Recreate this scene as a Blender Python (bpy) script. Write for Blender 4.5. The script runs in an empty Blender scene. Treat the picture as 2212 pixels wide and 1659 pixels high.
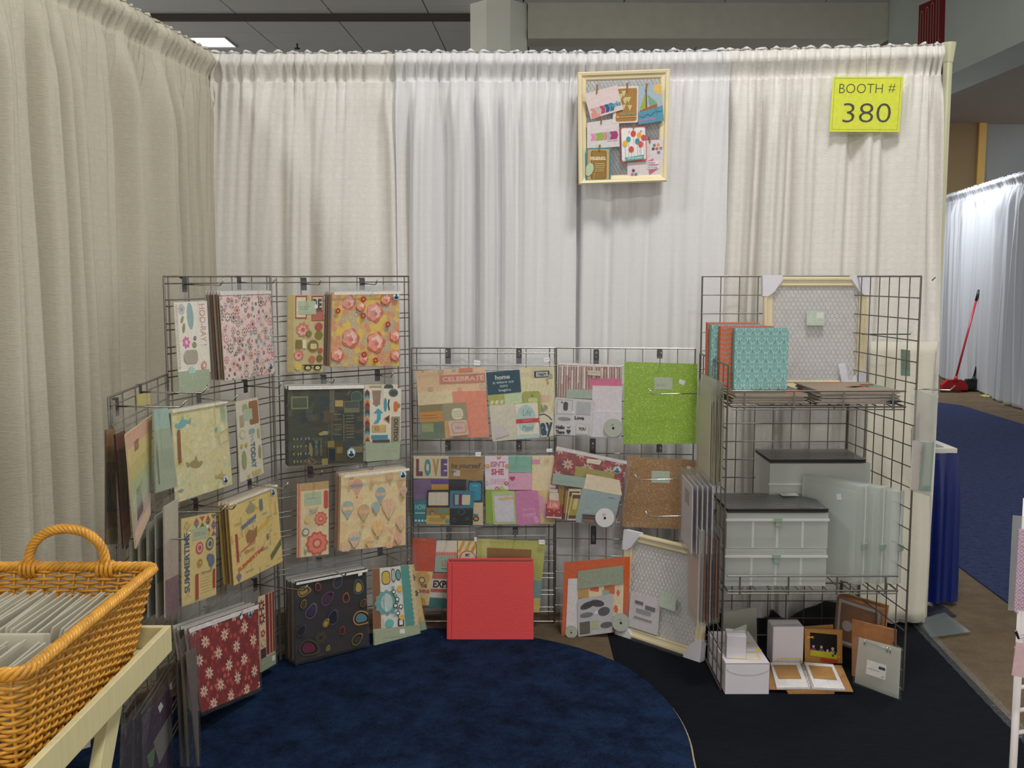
import bpy, bmesh, math, random
from mathutils import Vector, Matrix
from mathutils.noise import noise as pnoise
R = math.radians
scene = bpy.context.scene
C = scene.collection
rnd = random.Random(380)

# ---------------------------------------------------------------- camera
CAMH, FPX, CX, CY, HOR = 1.524, 2150.0, 1106.0, 829.5, 597.0
PITCH = math.atan((CY-HOR)/FPX)
cam_d = bpy.data.cameras.new('camera'); cam = bpy.data.objects.new('camera', cam_d); C.objects.link(cam)
cam_d.sensor_fit = 'HORIZONTAL'; cam_d.sensor_width = 36.0; cam_d.lens = 36.0*FPX/2212.0
cam_d.clip_start = 0.05; cam_d.clip_end = 80
cam.location = (0, 0, CAMH); cam.rotation_euler = (R(90)-PITCH, 0, 0)
scene.camera = cam

# ---------------------------------------------------------------- world, lamps, exposure
w = bpy.data.worlds.new('hall_ambient'); scene.world = w; w.use_nodes = True
w.node_tree.nodes['Background'].inputs[0].default_value = (1.0, 0.97, 0.92, 1)
w.node_tree.nodes['Background'].inputs[1].default_value = 0.85
def area(name, loc, size, power, col, aim=None, sy=None, spread=180):
    l = bpy.data.lights.new(name, 'AREA'); l.energy = power; l.color = col; l.size = size
    l.spread = R(spread)
    if sy: l.shape = 'RECTANGLE'; l.size_y = sy
    o = bpy.data.objects.new(name, l); C.objects.link(o); o.location = loc
    if aim:
        o.rotation_euler = (Vector(aim)-Vector(loc)).to_track_quat('-Z', 'Y').to_euler()
    return o
area('hall_lamp', (0.9, 2.3, 4.75), 0.6, 74, (1.0, 0.975, 0.945), sy=0.6)
area('hall_lamp', (-3.1, 1.8, 4.75), 0.6, 60, (0.97, 0.98, 1.0), sy=0.6)
area('hall_lamp', (1.0, -1.6, 4.75), 0.6, 88, (1.0, 0.965, 0.92), sy=0.6)
area('hall_lamp', (-2.4, -1.8, 4.75), 0.6, 40, (1.0, 0.90, 0.74), sy=0.6)
area('hall_lamp', (4.3, 6.2, 4.75), 0.6, 75, (0.95, 0.97, 1.0), sy=0.6)
area('hall_lamp', (-3.5, 8.0, 4.72), 0.6, 90, (0.95, 0.97, 1.0), sy=0.6)
area('hall_lamp', (5.2, 13.2, 3.95), 0.6, 110, (0.95, 0.97, 1.0), sy=0.6)
scene.view_settings.view_transform = 'Standard'
scene.view_settings.look = 'None'
scene.view_settings.gamma = 1.0
scene.view_settings.use_curve_mapping = False
scene.view_settings.exposure = 0.2
scene.cycles.transparent_max_bounces = 40

# ---------------------------------------------------------------- rays
FW = Vector((0, math.cos(PITCH), -math.sin(PITCH))); UPV = Vector((0, math.sin(PITCH), math.cos(PITCH)))
CAM = Vector((0, 0, CAMH))
def ray(px, py):
    return Vector((1, 0, 0))*((px-CX)/FPX) + UPV*((CY-py)/FPX) + FW
def floor_at(px, py, z=0.0):
    d = ray(px, py); t = (z-CAMH)/d.z
    return CAM+d*t
def at_y(px, py, Y):
    d = ray(px, py); return CAM+d*(Y/d.y)
def at_x(px, py, X):
    d = ray(px, py); return CAM+d*(X/d.x)
class Plane:
    """vertical plane from (x0,y0) to (x1,y1); normal points to the viewer's side"""
    def __init__(s, x0, y0, x1, y1):
        s.o = Vector((x0, y0, 0)); s.e = Vector((x1, y1, 0)); s.u = (s.e-s.o).normalized()
        s.L = (s.e-s.o).length
        s.n = Vector((s.u.y, -s.u.x, 0))
    def hit(s, px, py, t=0.0):
        d = ray(px, py); k = ((s.o+s.n*t-CAM).dot(s.n))/d.dot(s.n)
        return CAM+d*k
    def p(s, a, z, t=0.0):
        return s.o+s.u*a+s.n*t+Vector((0, 0, z))
class TPlane:
    """general plane by point and normal (towards viewer)"""
    def __init__(s, o, n):
        s.o = Vector(o); s.n = Vector(n).normalized()
    def hit(s, px, py, t=0.0):
        d = ray(px, py); k = ((s.o+s.n*t-CAM).dot(s.n))/d.dot(s.n)
        return CAM+d*k

# ---------------------------------------------------------------- colour and materials
def lin(c):
    return tuple(((v/255)/12.92 if v <= 10.3 else (((v/255)+0.055)/1.055)**2.4) for v in c[:3])
def L4(c, g=1.0):
    a = lin(c); return tuple(min(0.92, v*g) for v in a)+(1.0,)
MATS = {}
def mat(name, col, rough=0.6, metal=0.0, bump=0.0, bscale=60, var=0.0, vscale=8, spec=0.5, coat=0.0, stretch=None, gain=1.0):
    if name in MATS: return MATS[name]
    m = bpy.data.materials.new(name); m.use_nodes = True; nt = m.node_tree; N = nt.nodes; K = nt.links
    b = N['Principled BSDF']; c = L4(col, gain)
    b.inputs['Base Color'].default_value = c; b.inputs['Roughness'].default_value = rough
    b.inputs['Metallic'].default_value = metal; b.inputs['Specular IOR Level'].default_value = spec
    if coat: b.inputs['Coat Weight'].default_value = coat
    tc = N.new('ShaderNodeTexCoord'); mp = N.new('ShaderNodeMapping'); K.new(tc.outputs['Object'], mp.inputs[0])
    if stretch: mp.inputs['Scale'].default_value = stretch
    if var:
        n = N.new('ShaderNodeTexNoise'); n.inputs['Scale'].default_value = vscale; n.inputs['Detail'].default_value = 5
        K.new(mp.outputs[0], n.inputs['Vector'])
        r = N.new('ShaderNodeMapRange'); r.inputs[1].default_value = 0.3; r.inputs[2].default_value = 0.7
        r.inputs[3].default_value = 1-var; r.inputs[4].default_value = 1+var; K.new(n.outputs['Fac'], r.inputs[0])
        mx = N.new('ShaderNodeVectorMath'); mx.operation = 'SCALE'; mx.inputs[0].default_value = c[:3]
        K.new(r.outputs[0], mx.inputs['Scale']); K.new(mx.outputs[0], b.inputs['Base Color'])
    if bump:
        n2 = N.new('ShaderNodeTexNoise'); n2.inputs['Scale'].default_value = bscale; n2.inputs['Detail'].default_value = 4
        K.new(mp.outputs[0], n2.inputs['Vector'])
        bp = N.new('ShaderNodeBump'); bp.inputs['Strength'].default_value = bump; bp.inputs['Distance'].default_value = 0.01
        K.new(n2.outputs['Fac'], bp.inputs['Height']); K.new(bp.outputs[0], b.inputs['Normal'])
    MATS[name] = m; return m
def print_mat():
    m = bpy.data.materials.new('printed_paper'); m.use_nodes = True; nt = m.node_tree; N = nt.nodes; K = nt.links
    b = N['Principled BSDF']; b.inputs['Roughness'].default_value = 0.55; b.inputs['Specular IOR Level'].default_value = 0.3
    a = N.new('ShaderNodeVertexColor'); a.layer_name = 'Col'
    tc = N.new('ShaderNodeTexCoord'); n = N.new('ShaderNodeTexNoise'); n.inputs['Scale'].default_value = 90; n.inputs['Detail'].default_value = 6
    K.new(tc.outputs['Object'], n.inputs['Vector'])
    r = N.new('ShaderNodeMapRange'); r.inputs[1].default_value = 0.25; r.inputs[2].default_value = 0.75
    r.inputs[3].default_value = 0.9; r.inputs[4].default_value = 1.1; K.new(n.outputs['Fac'], r.inputs[0])
    mx = N.new('ShaderNodeVectorMath'); mx.operation = 'SCALE'; K.new(a.outputs[0], mx.inputs[0]); K.new(r.outputs[0], mx.inputs['Scale'])
    K.new(mx.outputs[0], b.inputs['Base Color']); return m
PRINT = print_mat()
def plastic(name, fac=0.14, tint=(235, 238, 240), rough=0.16, bscale=28, bump=0.5, stretch=(1, 1, 1)):
    """clear wrinkled film: mostly see-through, with a glossy coat and a little milkiness"""
    m = bpy.data.materials.new(name); m.use_nodes = True; nt = m.node_tree; N = nt.nodes; K = nt.links
    N.remove(N['Principled BSDF']); out = N['Material Output']
    tr = N.new('ShaderNodeBsdfTransparent'); tr.inputs[0].default_value = (0.97, 0.975, 0.975, 1)
    df = N.new('ShaderNodeBsdfDiffuse'); df.inputs[0].default_value = L4(tint)
    gl = N.new('ShaderNodeBsdfGlossy'); gl.inputs['Roughness'].default_value = rough
    tc = N.new('ShaderNodeTexCoord'); mp = N.new('ShaderNodeMapping'); mp.inputs['Scale'].default_value = stretch
    K.new(tc.outputs['Object'], mp.inputs[0])
    n = N.new('ShaderNodeTexNoise'); n.inputs['Scale'].default_value = bscale; n.inputs['Detail'].default_value = 5; n.inputs['Distortion'].default_value = 1.2
    K.new(mp.outputs[0], n.inputs['Vector'])
    bp = N.new('ShaderNodeBump'); bp.inputs['Strength'].default_value = bump; bp.inputs['Distance'].default_value = 0.006 if bump < 0.8 else 0.012
    K.new(n.outputs['Fac'], bp.inputs['Height']); K.new(bp.outputs[0], gl.inputs['Normal'])
    m1 = N.new('ShaderNodeMixShader'); m1.inputs[0].default_value = fac
    tl = N.new('ShaderNodeBsdfTranslucent'); tl.inputs[0].default_value = L4(tint); md = N.new('ShaderNodeMixShader'); md.inputs[0].default_value = 0.45
    K.new(df.outputs[0], md.inputs[1]); K.new(tl.outputs[0], md.inputs[2])
    K.new(tr.outputs[0], m1.inputs[1]); K.new(md.outputs[0], m1.inputs[2])
    ge = N.new('ShaderNodeNewGeometry'); dt = N.new('ShaderNodeVectorMath'); dt.operation = 'DOT_PRODUCT'
    K.new(ge.outputs['Incoming'], dt.inputs[0]); K.new(ge.outputs['Normal'], dt.inputs[1])
    def M_(op, a, b=None):
        q = N.new('ShaderNodeMath'); q.operation = op; K.new(a, q.inputs[0])
        if b is not None: q.inputs[1].default_value = b
        return q.outputs[0]
    om = N.new('ShaderNodeMath'); om.operation = 'SUBTRACT'; om.inputs[0].default_value = 1; K.new(M_('ABSOLUTE', dt.outputs['Value']), om.inputs[1])
    mm = N.new('ShaderNodeMath'); mm.operation = 'MULTIPLY_ADD'; mm.use_clamp = True; K.new(M_('POWER', om.outputs[0], 5.0), mm.inputs[0]); mm.inputs[1].default_value = 0.6; mm.inputs[2].default_value = 0.035
    m2 = N.new('ShaderNodeMixShader'); K.new(mm.outputs[0], m2.inputs[0]); K.new(m1.outputs[0], m2.inputs[1]); K.new(gl.outputs[0], m2.inputs[2])
    K.new(m2.outputs[0], out.inputs[0]); return m
FILM = plastic('clear_film', 0.06)
FILM2 = plastic('crinkled_clear_film', 0.06, rough=0.12, bscale=35, bump=0.9)
MILK = plastic('milky_clear_film', 0.36, (232, 232, 222), rough=0.3, bscale=20, bump=0.4)
CASE = plastic('frosted_plastic', 0.42, (236, 240, 236), rough=0.3, bscale=10, bump=0.06)
CASEW = plastic('frosted_plastic_edge', 0.7, (244, 246, 242), rough=0.3, bscale=10, bump=0.06)
def drape_mat(name, col, weave=1.0):
    m = bpy.data.materials.new(name); m.use_nodes = True; nt = m.node_tree; N = nt.nodes; K = nt.links
    b = N['Principled BSDF']; b.inputs['Roughness'].default_value = 0.75; b.inputs['Specular IOR Level'].default_value = 0.2
    c = L4(col)
    tc = N.new('ShaderNodeTexCoord'); mp = N.new('ShaderNodeMapping'); mp.inputs['Scale'].default_value = (60, 60, 260)
    K.new(tc.outputs['Object'], mp.inputs[0])
    n = N.new('ShaderNodeTexNoise'); n.inputs['Scale'].default_value = 1; n.inputs['Detail'].default_value = 3; K.new(mp.outputs[0], n.inputs['Vector'])
    # blocks of slub in rows, as in the woven cloth
    wv = N.new('ShaderNodeTexBrick'); wv.inputs['Scale'].default_value = 1.0; wv.inputs['Brick Width'].default_value = 0.035; wv.inputs['Row Height'].default_value = 0.028; wv.inputs['Mortar Size'].default_value = 0.006; wv.inputs['Mortar Smooth'].default_value = 1.0
    wv.inputs['Color1'].default_value = (1, 1, 1, 1); wv.inputs['Color2'].default_value = (0.72, 0.72, 0.72, 1); wv.inputs['Mortar'].default_value = (0.6, 0.6, 0.6, 1)
    sp_ = N.new('ShaderNodeSeparateXYZ'); K.new(tc.outputs['Object'], sp_.inputs[0]); sm = N.new('ShaderNodeMath'); K.new(sp_.outputs[0], sm.inputs[0]); K.new(sp_.outputs[1], sm.inputs[1])
    cb = N.new('ShaderNodeCombineXYZ'); K.new(sm.outputs[0], cb.inputs[0]); K.new(sp_.outputs[2], cb.inputs[1]); K.new(cb.outputs[0], wv.inputs['Vector'])
    mu = N.new('ShaderNodeMath'); mu.operation = 'MULTIPLY'; K.new(n.outputs['Fac'], mu.inputs[0]); K.new(wv.outputs['Color'], mu.inputs[1])
    r = N.new('ShaderNodeMapRange'); r.inputs[1].default_value = 0.1; r.inputs[2].default_value = 0.6
    r.inputs[3].default_value = 1-0.05*weave; r.inputs[4].default_value = 1+0.05*weave; K.new(mu.outputs[0], r.inputs[0])
    mx = N.new('ShaderNodeVectorMath'); mx.operation = 'SCALE'; mx.inputs[0].default_value = c[:3]; K.new(r.outputs[0], mx.inputs['Scale'])
    K.new(mx.outputs[0], b.inputs['Base Color'])
    bp = N.new('ShaderNodeBump'); bp.inputs['Strength'].default_value = 0.25*weave; bp.inputs['Distance'].default_value = 0.004
    K.new(n.outputs['Fac'], bp.inputs['Height']); K.new(bp.outputs[0], b.inputs['Normal'])
    tl = N.new('ShaderNodeBsdfTranslucent'); tl.inputs[0].default_value = c
    ms = N.new('ShaderNodeMixShader'); ms.inputs[0].default_value = 0.12
    K.new(b.outputs[0], ms.inputs[1]); K.new(tl.outputs[0], ms.inputs[2]); K.new(ms.outputs[0], N['Material Output'].inputs[0])
    return m
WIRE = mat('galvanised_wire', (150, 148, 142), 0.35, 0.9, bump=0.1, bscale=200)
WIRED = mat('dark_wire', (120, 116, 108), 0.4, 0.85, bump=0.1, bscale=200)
CHROME = mat('chrome', (200, 200, 198), 0.18, 1.0, var=0.05, vscale=30)
STEEL = mat('steel_bracket', (92, 92, 96), 0.35, 0.8, var=0.15, vscale=40)
WHITEM = mat('white_coated_wire', (232, 226, 226), 0.4, 0.0, var=0.03)
BLACK = mat('black_plastic', (22, 22, 24), 0.45, 0, bump=0.05)

# ---------------------------------------------------------------- object helpers
def tag(o, label=None, cat=None, group=None, kind=None):
    if label: o['label'] = label
    if cat: o['category'] = cat
    if group: o['group'] = group
    if kind: o['kind'] = kind
    return o
def thing(name, loc, label, cat, group=None, rz=0.0):
    o = bpy.data.objects.new(name, None); C.objects.link(o); o.location = loc; o.rotation_euler = (0, 0, rz)
    o.empty_display_size = 0.05
    return tag(o, label, cat, group)
class MB:
    """mesh builder in world coordinates"""
    def __init__(s): s.v = []; s.f = []; s.c = []; s.smooth = False
    def add(s, vs, fs, col=None):
        b = len(s.v); s.v += [tuple(v) for v in vs]
        for f in fs: s.f.append(tuple(i+b for i in f)); s.c.append(col)
    def box(s, lo, hi, M=None, col=None):
        x0, y0, z0 = lo; x1, y1, z1 = hi
        vs = [Vector(p) for p in ((x0,y0,z0),(x1,y0,z0),(x1,y1,z0),(x0,y1,z0),(x0,y0,z1),(x1,y0,z1),(x1,y1,z1),(x0,y1,z1))]
        if M is not None: vs = [M @ v for v in vs]
        s.add(vs, [(0,3,2,1),(4,5,6,7),(0,1,5,4),(1,2,6,5),(2,3,7,6),(3,0,4,7)], col)
    def prism(s, pts, d, col=None):
        """polygon pts (world, facing viewer) extruded by vector d (backwards)"""
        n = len(pts); vs = [Vector(p) for p in pts]+[Vector(p)+Vector(d) for p in pts]
        fs = [tuple(range(n)), tuple(range(2*n-1, n-1, -1))]
        for i in range(n):
            j = (i+1) % n; fs.append((i, i+n, j+n, j))
        s.add(vs, fs, col)
    def tube(s, pts, r, seg=6, caps=True, col=None, closed=False):
        pts = [Vector(p) for p in pts]; n = len(pts); vs = []; fs = []; up = None
        for i, p in enumerate(pts):
            if closed: t = pts[(i+1) % n]-pts[i-1]
            else: t = pts[min(i+1, n-1)]-pts[max(i-1, 0)]
            t.normalize()
            if up is None:
                up = Vector((0, 0, 1)) if abs(t.z) < 0.9 else Vector((1, 0, 0))
            a = t.cross(up).normalized(); bb = a.cross(t).normalized(); up = bb
            rr = r[i] if isinstance(r, (list, tuple)) else r
            for k in range(seg):
                th = 2*math.pi*k/seg; vs.append(p+a*(rr*math.cos(th))+bb*(rr*math.sin(th)))
        m = n if closed else n-1
        for i in range(m):
            j = (i+1) % n
            for k in range(seg):
                l = (k+1) % seg; fs.append((i*seg+k, i*seg+l, j*seg+l, j*seg+k))
        if caps and not closed:
            fs.append(tuple(range(seg-1, -1, -1))); fs.append(tuple((n-1)*seg+k for k in range(seg)))
        s.add(vs, fs, col)
    def disc(s, c, u, v, r, n=20, d=None, col=None, r2=None):
        u = Vector(u); v = Vector(v); r2 = r2 or r
        pts = [Vector(c)+u*(r*math.cos(2*math.pi*i/n))+v*(r2*math.sin(2*math.pi*i/n)) for i in range(n)]
        if d is None: s.add(pts, [tuple(range(n))], col)
        else: s.prism(pts, d, col)
    def build(s, name, material, parent=None, smooth=False, bevel=0.0, kind=None, label=None):
        me = bpy.data.meshes.new(name)
        org = Vector((0, 0, 0))
        if parent is not None:
            Mi = world_of(parent).inverted(); vs = [tuple(Mi @ Vector(v)) for v in s.v]
        else:
            n = len(s.v); mn = [min(v[k] for v in s.v) for k in range(3)]; mxx = [max(v[k] for v in s.v) for k in range(3)]
            org = Vector(((mn[0]+mxx[0])/2, (mn[1]+mxx[1])/2, mn[2])); vs = [tuple(Vector(v)-org) for v in s.v]
        me.from_pydata(vs, [], s.f); 
        if any(c is not None for c in s.c):
            ca = me.color_attributes.new('Col', 'FLOAT_COLOR', 'CORNER'); i = 0; buf = []
            for p, c in zip(me.polygons, s.c):
                buf += list(c or (0.8, 0.8, 0.8, 1))*p.loop_total
            ca.data.foreach_set('color', buf)
        me.materials.append(material)
        if smooth: me.polygons.foreach_set('use_smooth', [True]*len(me.polygons))
        me.update()
        o = bpy.data.objects.new(name, me); C.objects.link(o)
        if parent is not None: o.parent = parent
        else: o.location = org
        if bevel:
            b = o.modifiers.new('bevel', 'BEVEL'); b.width = bevel; b.segments = 2; b.limit_method = 'ANGLE'; b.angle_limit = R(50)
        if kind: o['kind'] = kind
        if label: o['label'] = label
        return o
def world_of(o):
    M = Matrix.Translation(o.location) @ o.rotation_euler.to_matrix().to_4x4()
    return world_of(o.parent) @ M if o.parent else M
def struct(name, mb, m, **k):
    o = mb.build(name, m, **k); o['kind'] = 'structure'; return o
def rbox(mb, c, sx, sy, sz, rz=0.0, col=None, rx=0.0, ry=0.0):
    M = Matrix.Translation(c) @ Matrix.Rotation(rz, 4, 'Z') @ Matrix.Rotation(ry, 4, 'Y') @ Matrix.Rotation(rx, 4, 'X')
    mb.box((-sx/2, -sy/2, -sz/2), (sx/2, sy/2, sz/2), M, col)
def crop(ox, oy, s):
    return lambda *a: [(ox+a[i]/s, oy+a[i+1]/s) for i in range(0, len(a), 2)]
c1 = crop(300, 560, 3.4565); c2 = crop(200, 820, 2.962); c3 = crop(360, 1140, 3.6867); c4 = crop(880, 730, 3.3515)
c5 = crop(880, 1120, 3.2529); c6 = crop(1440, 560, 3.5677); d1 = crop(1440, 880, 3.5677); d2 = crop(1500, 1260, 3.6867)
d3 = crop(0, 1080, 2.8653); fr = crop(1220, 130, 5.923); bs = crop(1700, 0, 2.963); e1 = crop(880, 970, 6.506)
e2 = crop(880, 770, 6.506); e3 = crop(1160, 950, 8.295); g2 = crop(1440, 800, 3.072); g4 = crop(260, 1300, 4.621)
g5 = crop(1900, 700, 3.95); g6 = crop(1960, 560, 4.881); g3 = crop(1960, 1080, 2.865); h4 = crop(600, 820, 7.373)

# text glyphs
_tx = {}
def glyphs(txt, bold=0.0):
    key = (txt, bold)
    if key not in _tx:
        cu = bpy.data.curves.new('t', 'FONT'); cu.body = txt; cu.offset = bold; cu.resolution_u = 3
        o = bpy.data.objects.new('t', cu); C.objects.link(o)
        dg = bpy.context.evaluated_depsgraph_get(); me = o.evaluated_get(dg).to_mesh()
        vs = [(v.co.x, v.co.y) for v in me.vertices]; fs = [tuple(p.vertices) for p in me.polygons]
        o.evaluated_get(dg).to_mesh_clear(); bpy.data.objects.remove(o); bpy.data.curves.remove(cu)
        x0 = min(v[0] for v in vs); x1 = max(v[0] for v in vs); y0 = min(v[1] for v in vs); y1 = max(v[1] for v in vs)
        _tx[key] = ([((x-x0)/(x1-x0), 1-(y-y0)/(y1-y0)) for x, y in vs], fs, (x1-x0)/(y1-y0))
    return _tx[key]

LAY = 0.00022
ORD = ['first', 'second', 'third', 'fourth', 'fifth', 'sixth', 'seventh', 'eighth', 'ninth', 'tenth', 'eleventh', 'twelfth', 'thirteenth', 'fourteenth', 'fifteenth', 'sixteenth', 'seventeenth', 'eighteenth', 'nineteenth', 'twentieth', 'twenty-first', 'twenty-second', 'twenty-third', 'twenty-fourth', 'twenty-fifth', 'twenty-sixth', 'twenty-seventh']
def clip01(pts):
    for ax, lim, sg in ((0, 0, 1), (0, 1, -1), (1, 0, 1), (1, 1, -1)):
        out = []; n = len(pts)
        for i in range(n):
            a = pts[i]; b = pts[(i+1) % n]; da = (a[ax]-lim)*sg; db = (b[ax]-lim)*sg
            if da >= 0: out.append(a)
            if (da >= 0) != (db >= 0):
                t = da/(da-db); out.append((a[0]+(b[0]-a[0])*t, a[1]+(b[1]-a[1])*t))
        pts = out
        if len(pts) < 3: return []
    return pts
class Sheet:
    """a flat printed piece: quad in photo pixels on a plane at offset t, with flat print as coloured layers"""
    def __init__(s, quad, plane, t, col, thick=0.0012, gain=1.15, radius=0.0, edge=None):
        s.mb = MB(); s.pl = plane; s.t = t; s.q = [plane.hit(x, y, t) for x, y in quad]; s.g = gain; s.k = 0
        s.W = (s.q[1]-s.q[0]).length; s.H = (s.q[3]-s.q[0]).length; s.asp = s.W/s.H
        s.thick = thick
        if radius: base = s.round_pts(0, 0, 1, 1, radius)
        else: base = [(0, 0), (1, 0), (1, 1), (0, 1)]
        s.base = base
        s.mb.prism([s.uv(*p) for p in base], -plane.n*thick, L4(col, gain))
    def uv(s, u, v, lift=0.0):
        a, b, c, d = s.q
        return a*(1-u)*(1-v)+b*u*(1-v)+c*u*v+d*(1-u)*v+s.pl.n*lift
    def round_pts(s, x0, y0, x1, y1, r, n=4):
        """r = radius as a fraction of the height; kept round"""
        ry = r; rx = r/s.asp; out = []
        for cx, cy, a0 in ((x0+rx, y0+ry, 180), (x1-rx, y0+ry, 270), (x1-rx, y1-ry, 0), (x0+rx, y1-ry, 90)):
            for i in range(n+1):
                a = R(a0+90*i/n); out.append((cx+rx*math.cos(a), cy+ry*math.sin(a)))
        return out
    def poly(s, pts, col, up=True, clip=True):
        if up: s.k += 1
        if clip: pts = clip01(pts)
        if len(pts) < 3: return
        s.cnt = getattr(s, 'cnt', 0)+1
        s.mb.add([s.uv(x, y, s.k*LAY+(s.cnt % 400)*5e-7) for x, y in pts], [tuple(range(len(pts)))], L4(col, s.g))
    def rect(s, x0, y0, x1, y1, col, up=True): s.poly([(x0, y0), (x1, y0), (x1, y1), (x0, y1)], col, up)
    def rrect(s, x0, y0, x1, y1, r, col): s.poly(s.round_pts(x0, y0, x1, y1, r), col)
    def disc(s, x, y, r, col, up=True, n=14, rx=None, rot=0):
        """r in fraction of the height"""
        rx = r if rx is None else rx; pts = []
        for i in range(n):
            a = 2*math.pi*i/n; p, q = rx*math.cos(a), r*math.sin(a)
            p, q = p*math.cos(rot)-q*math.sin(rot), p*math.sin(rot)+q*math.cos(rot)
            pts.append((x+p/s.asp, y+q))
        s.poly(pts, col, up)
    def ring(s, x, y, r, wd, col, bg, up=True):
        s.disc(x, y, r, col, up); s.disc(x, y, r-wd, bg, True)
    def flower(s, x, y, r, col, n=6, cen=None, depth=0.3, up=True, rot=0.0):
        pts = []
        for i in range(n*6):
            a = 2*math.pi*i/(n*6); rr = r*(1-depth*0.5+depth*0.5*math.cos(n*(a)))
            pts.append((x+rr*math.cos(a+rot)/s.asp, y+rr*math.sin(a+rot)))
        s.poly(pts, col, up)
        if cen: s.disc(x, y, r*0.35, cen)
    def line(s, pts, wd, col, up=True):
        if up: s.k += 1
        for (x0, y0), (x1, y1) in zip(pts, pts[1:]):
            dx, dy = (x1-x0)*s.asp, y1-y0; l = math.hypot(dx, dy) or 1; nx, ny = -dy/l*wd/2/s.asp, dx/l*wd/2
            s.poly([(x0+nx, y0+ny), (x1+nx, y1+ny), (x1-nx, y1-ny), (x0-nx, y0-ny)], col, False)
    def text(s, txt, x0, y0, x1, y1, col, bold=0.0, rot=0, fit=True, shear=0.0):
        """fill the uv box; rot 90 = reads downwards (clockwise), -90 = reads upwards"""
        vs, fs, asp = glyphs(txt, bold); s.k += 1
        def mp(a, b):
            a += shear*(1-b)
            if rot == 90: return (x1-(x1-x0)*b, y0+(y1-y0)*a)
            if rot == -90: return (x0+(x1-x0)*b, y1-(y1-y0)*a)
            return (x0+(x1-x0)*a, y0+(y1-y0)*b)
        s.mb.add([s.uv(*mp(a, b), s.k*LAY) for a, b in vs], fs, L4(col, s.g))
    def textq(s, txt, quad, col, bold=0.0):
        vs, fs, asp = glyphs(txt, bold); s.k += 1; A, B, Cc, D = quad
        def mp(a, b):
            return tuple(A[i]*(1-a)*(1-b)+B[i]*a*(1-b)+Cc[i]*a*b+D[i]*(1-a)*b for i in (0, 1))
        s.mb.add([s.uv(*mp(a, b), s.k*LAY) for a, b in vs], fs, L4(col, s.g))
    def scribble(s, x0, y0, x1, y1, rows, col, wd=0.008, seed=1):
        """rows of small illegible writing"""
        r = random.Random(seed)
        for i in range(rows):
            y = y0+(y1-y0)*(i+0.5)/rows; x = x0
            s.k += 1
            while x < x1:
                l = r.uniform(0.02, 0.06); 
                if x+l > x1: break
                s.poly([(x, y-wd/2), (x+l, y-wd/2), (x+l, y+wd/2), (x, y+wd/2)], col, False); x += l+0.015
    def badge(s, x, y, r):
        s.flower(x, y, r, (236, 240, 240), 12, None, 0.12); s.disc(x, y, r*0.84, (20, 90, 120)); s.disc(x, y, r*0.74, (225, 236, 236))
        s.disc(x, y+r*0.42, r*0.4, (18, 62, 96), rx=r*0.62); s.rrect(x-r*0.28/s.asp, y-r*0.4, x+r*0.3/s.asp, y+r*0.3, r*0.18, (22, 104, 124))
        s.disc(x-r*0.2/s.asp, y-r*0.34, r*0.16, (22, 104, 124))
    def build(s, name='sheet', parent=None, label=None, m=None):
        return s.mb.build(name, m or PRINT, parent, label=label)
def film(quad, plane, t, parent, m=None, name='plastic_sleeve', wob=0.003, n=10, back=None, seed=0):
    """a clear bag: wavy front skin, and optionally a back skin joined at the sides"""
    mb = MB(); q = quad
    def P(u, v, tt):
        x = q[0][0]*(1-u)*(1-v)+q[1][0]*u*(1-v)+q[2][0]*u*v+q[3][0]*(1-u)*v
        y = q[0][1]*(1-u)*(1-v)+q[1][1]*u*(1-v)+q[2][1]*u*v+q[3][1]*(1-u)*v
        e = min(u, 1-u, 1)*4; e = min(1, e)
        return plane.hit(x, y, tt)+plane.n*(wob*pnoise(Vector((x*0.045, y*0.06, seed+tt*9)))*(0.3+0.7*e))
    vs = [P(i/n, j/n, t) for j in range(n+1) for i in range(n+1)]
    fs = [(j*(n+1)+i, (j+1)*(n+1)+i, (j+1)*(n+1)+i+1, j*(n+1)+i+1) for j in range(n) for i in range(n)]
    mb.add(vs, fs)
    if back is not None:
        b4 = [plane.hit(x, y, t-back) for x, y in q]; mb.add(b4, [(0, 1, 2, 3)])
    return mb.build(name, m or FILM, parent, smooth=True)
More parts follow.
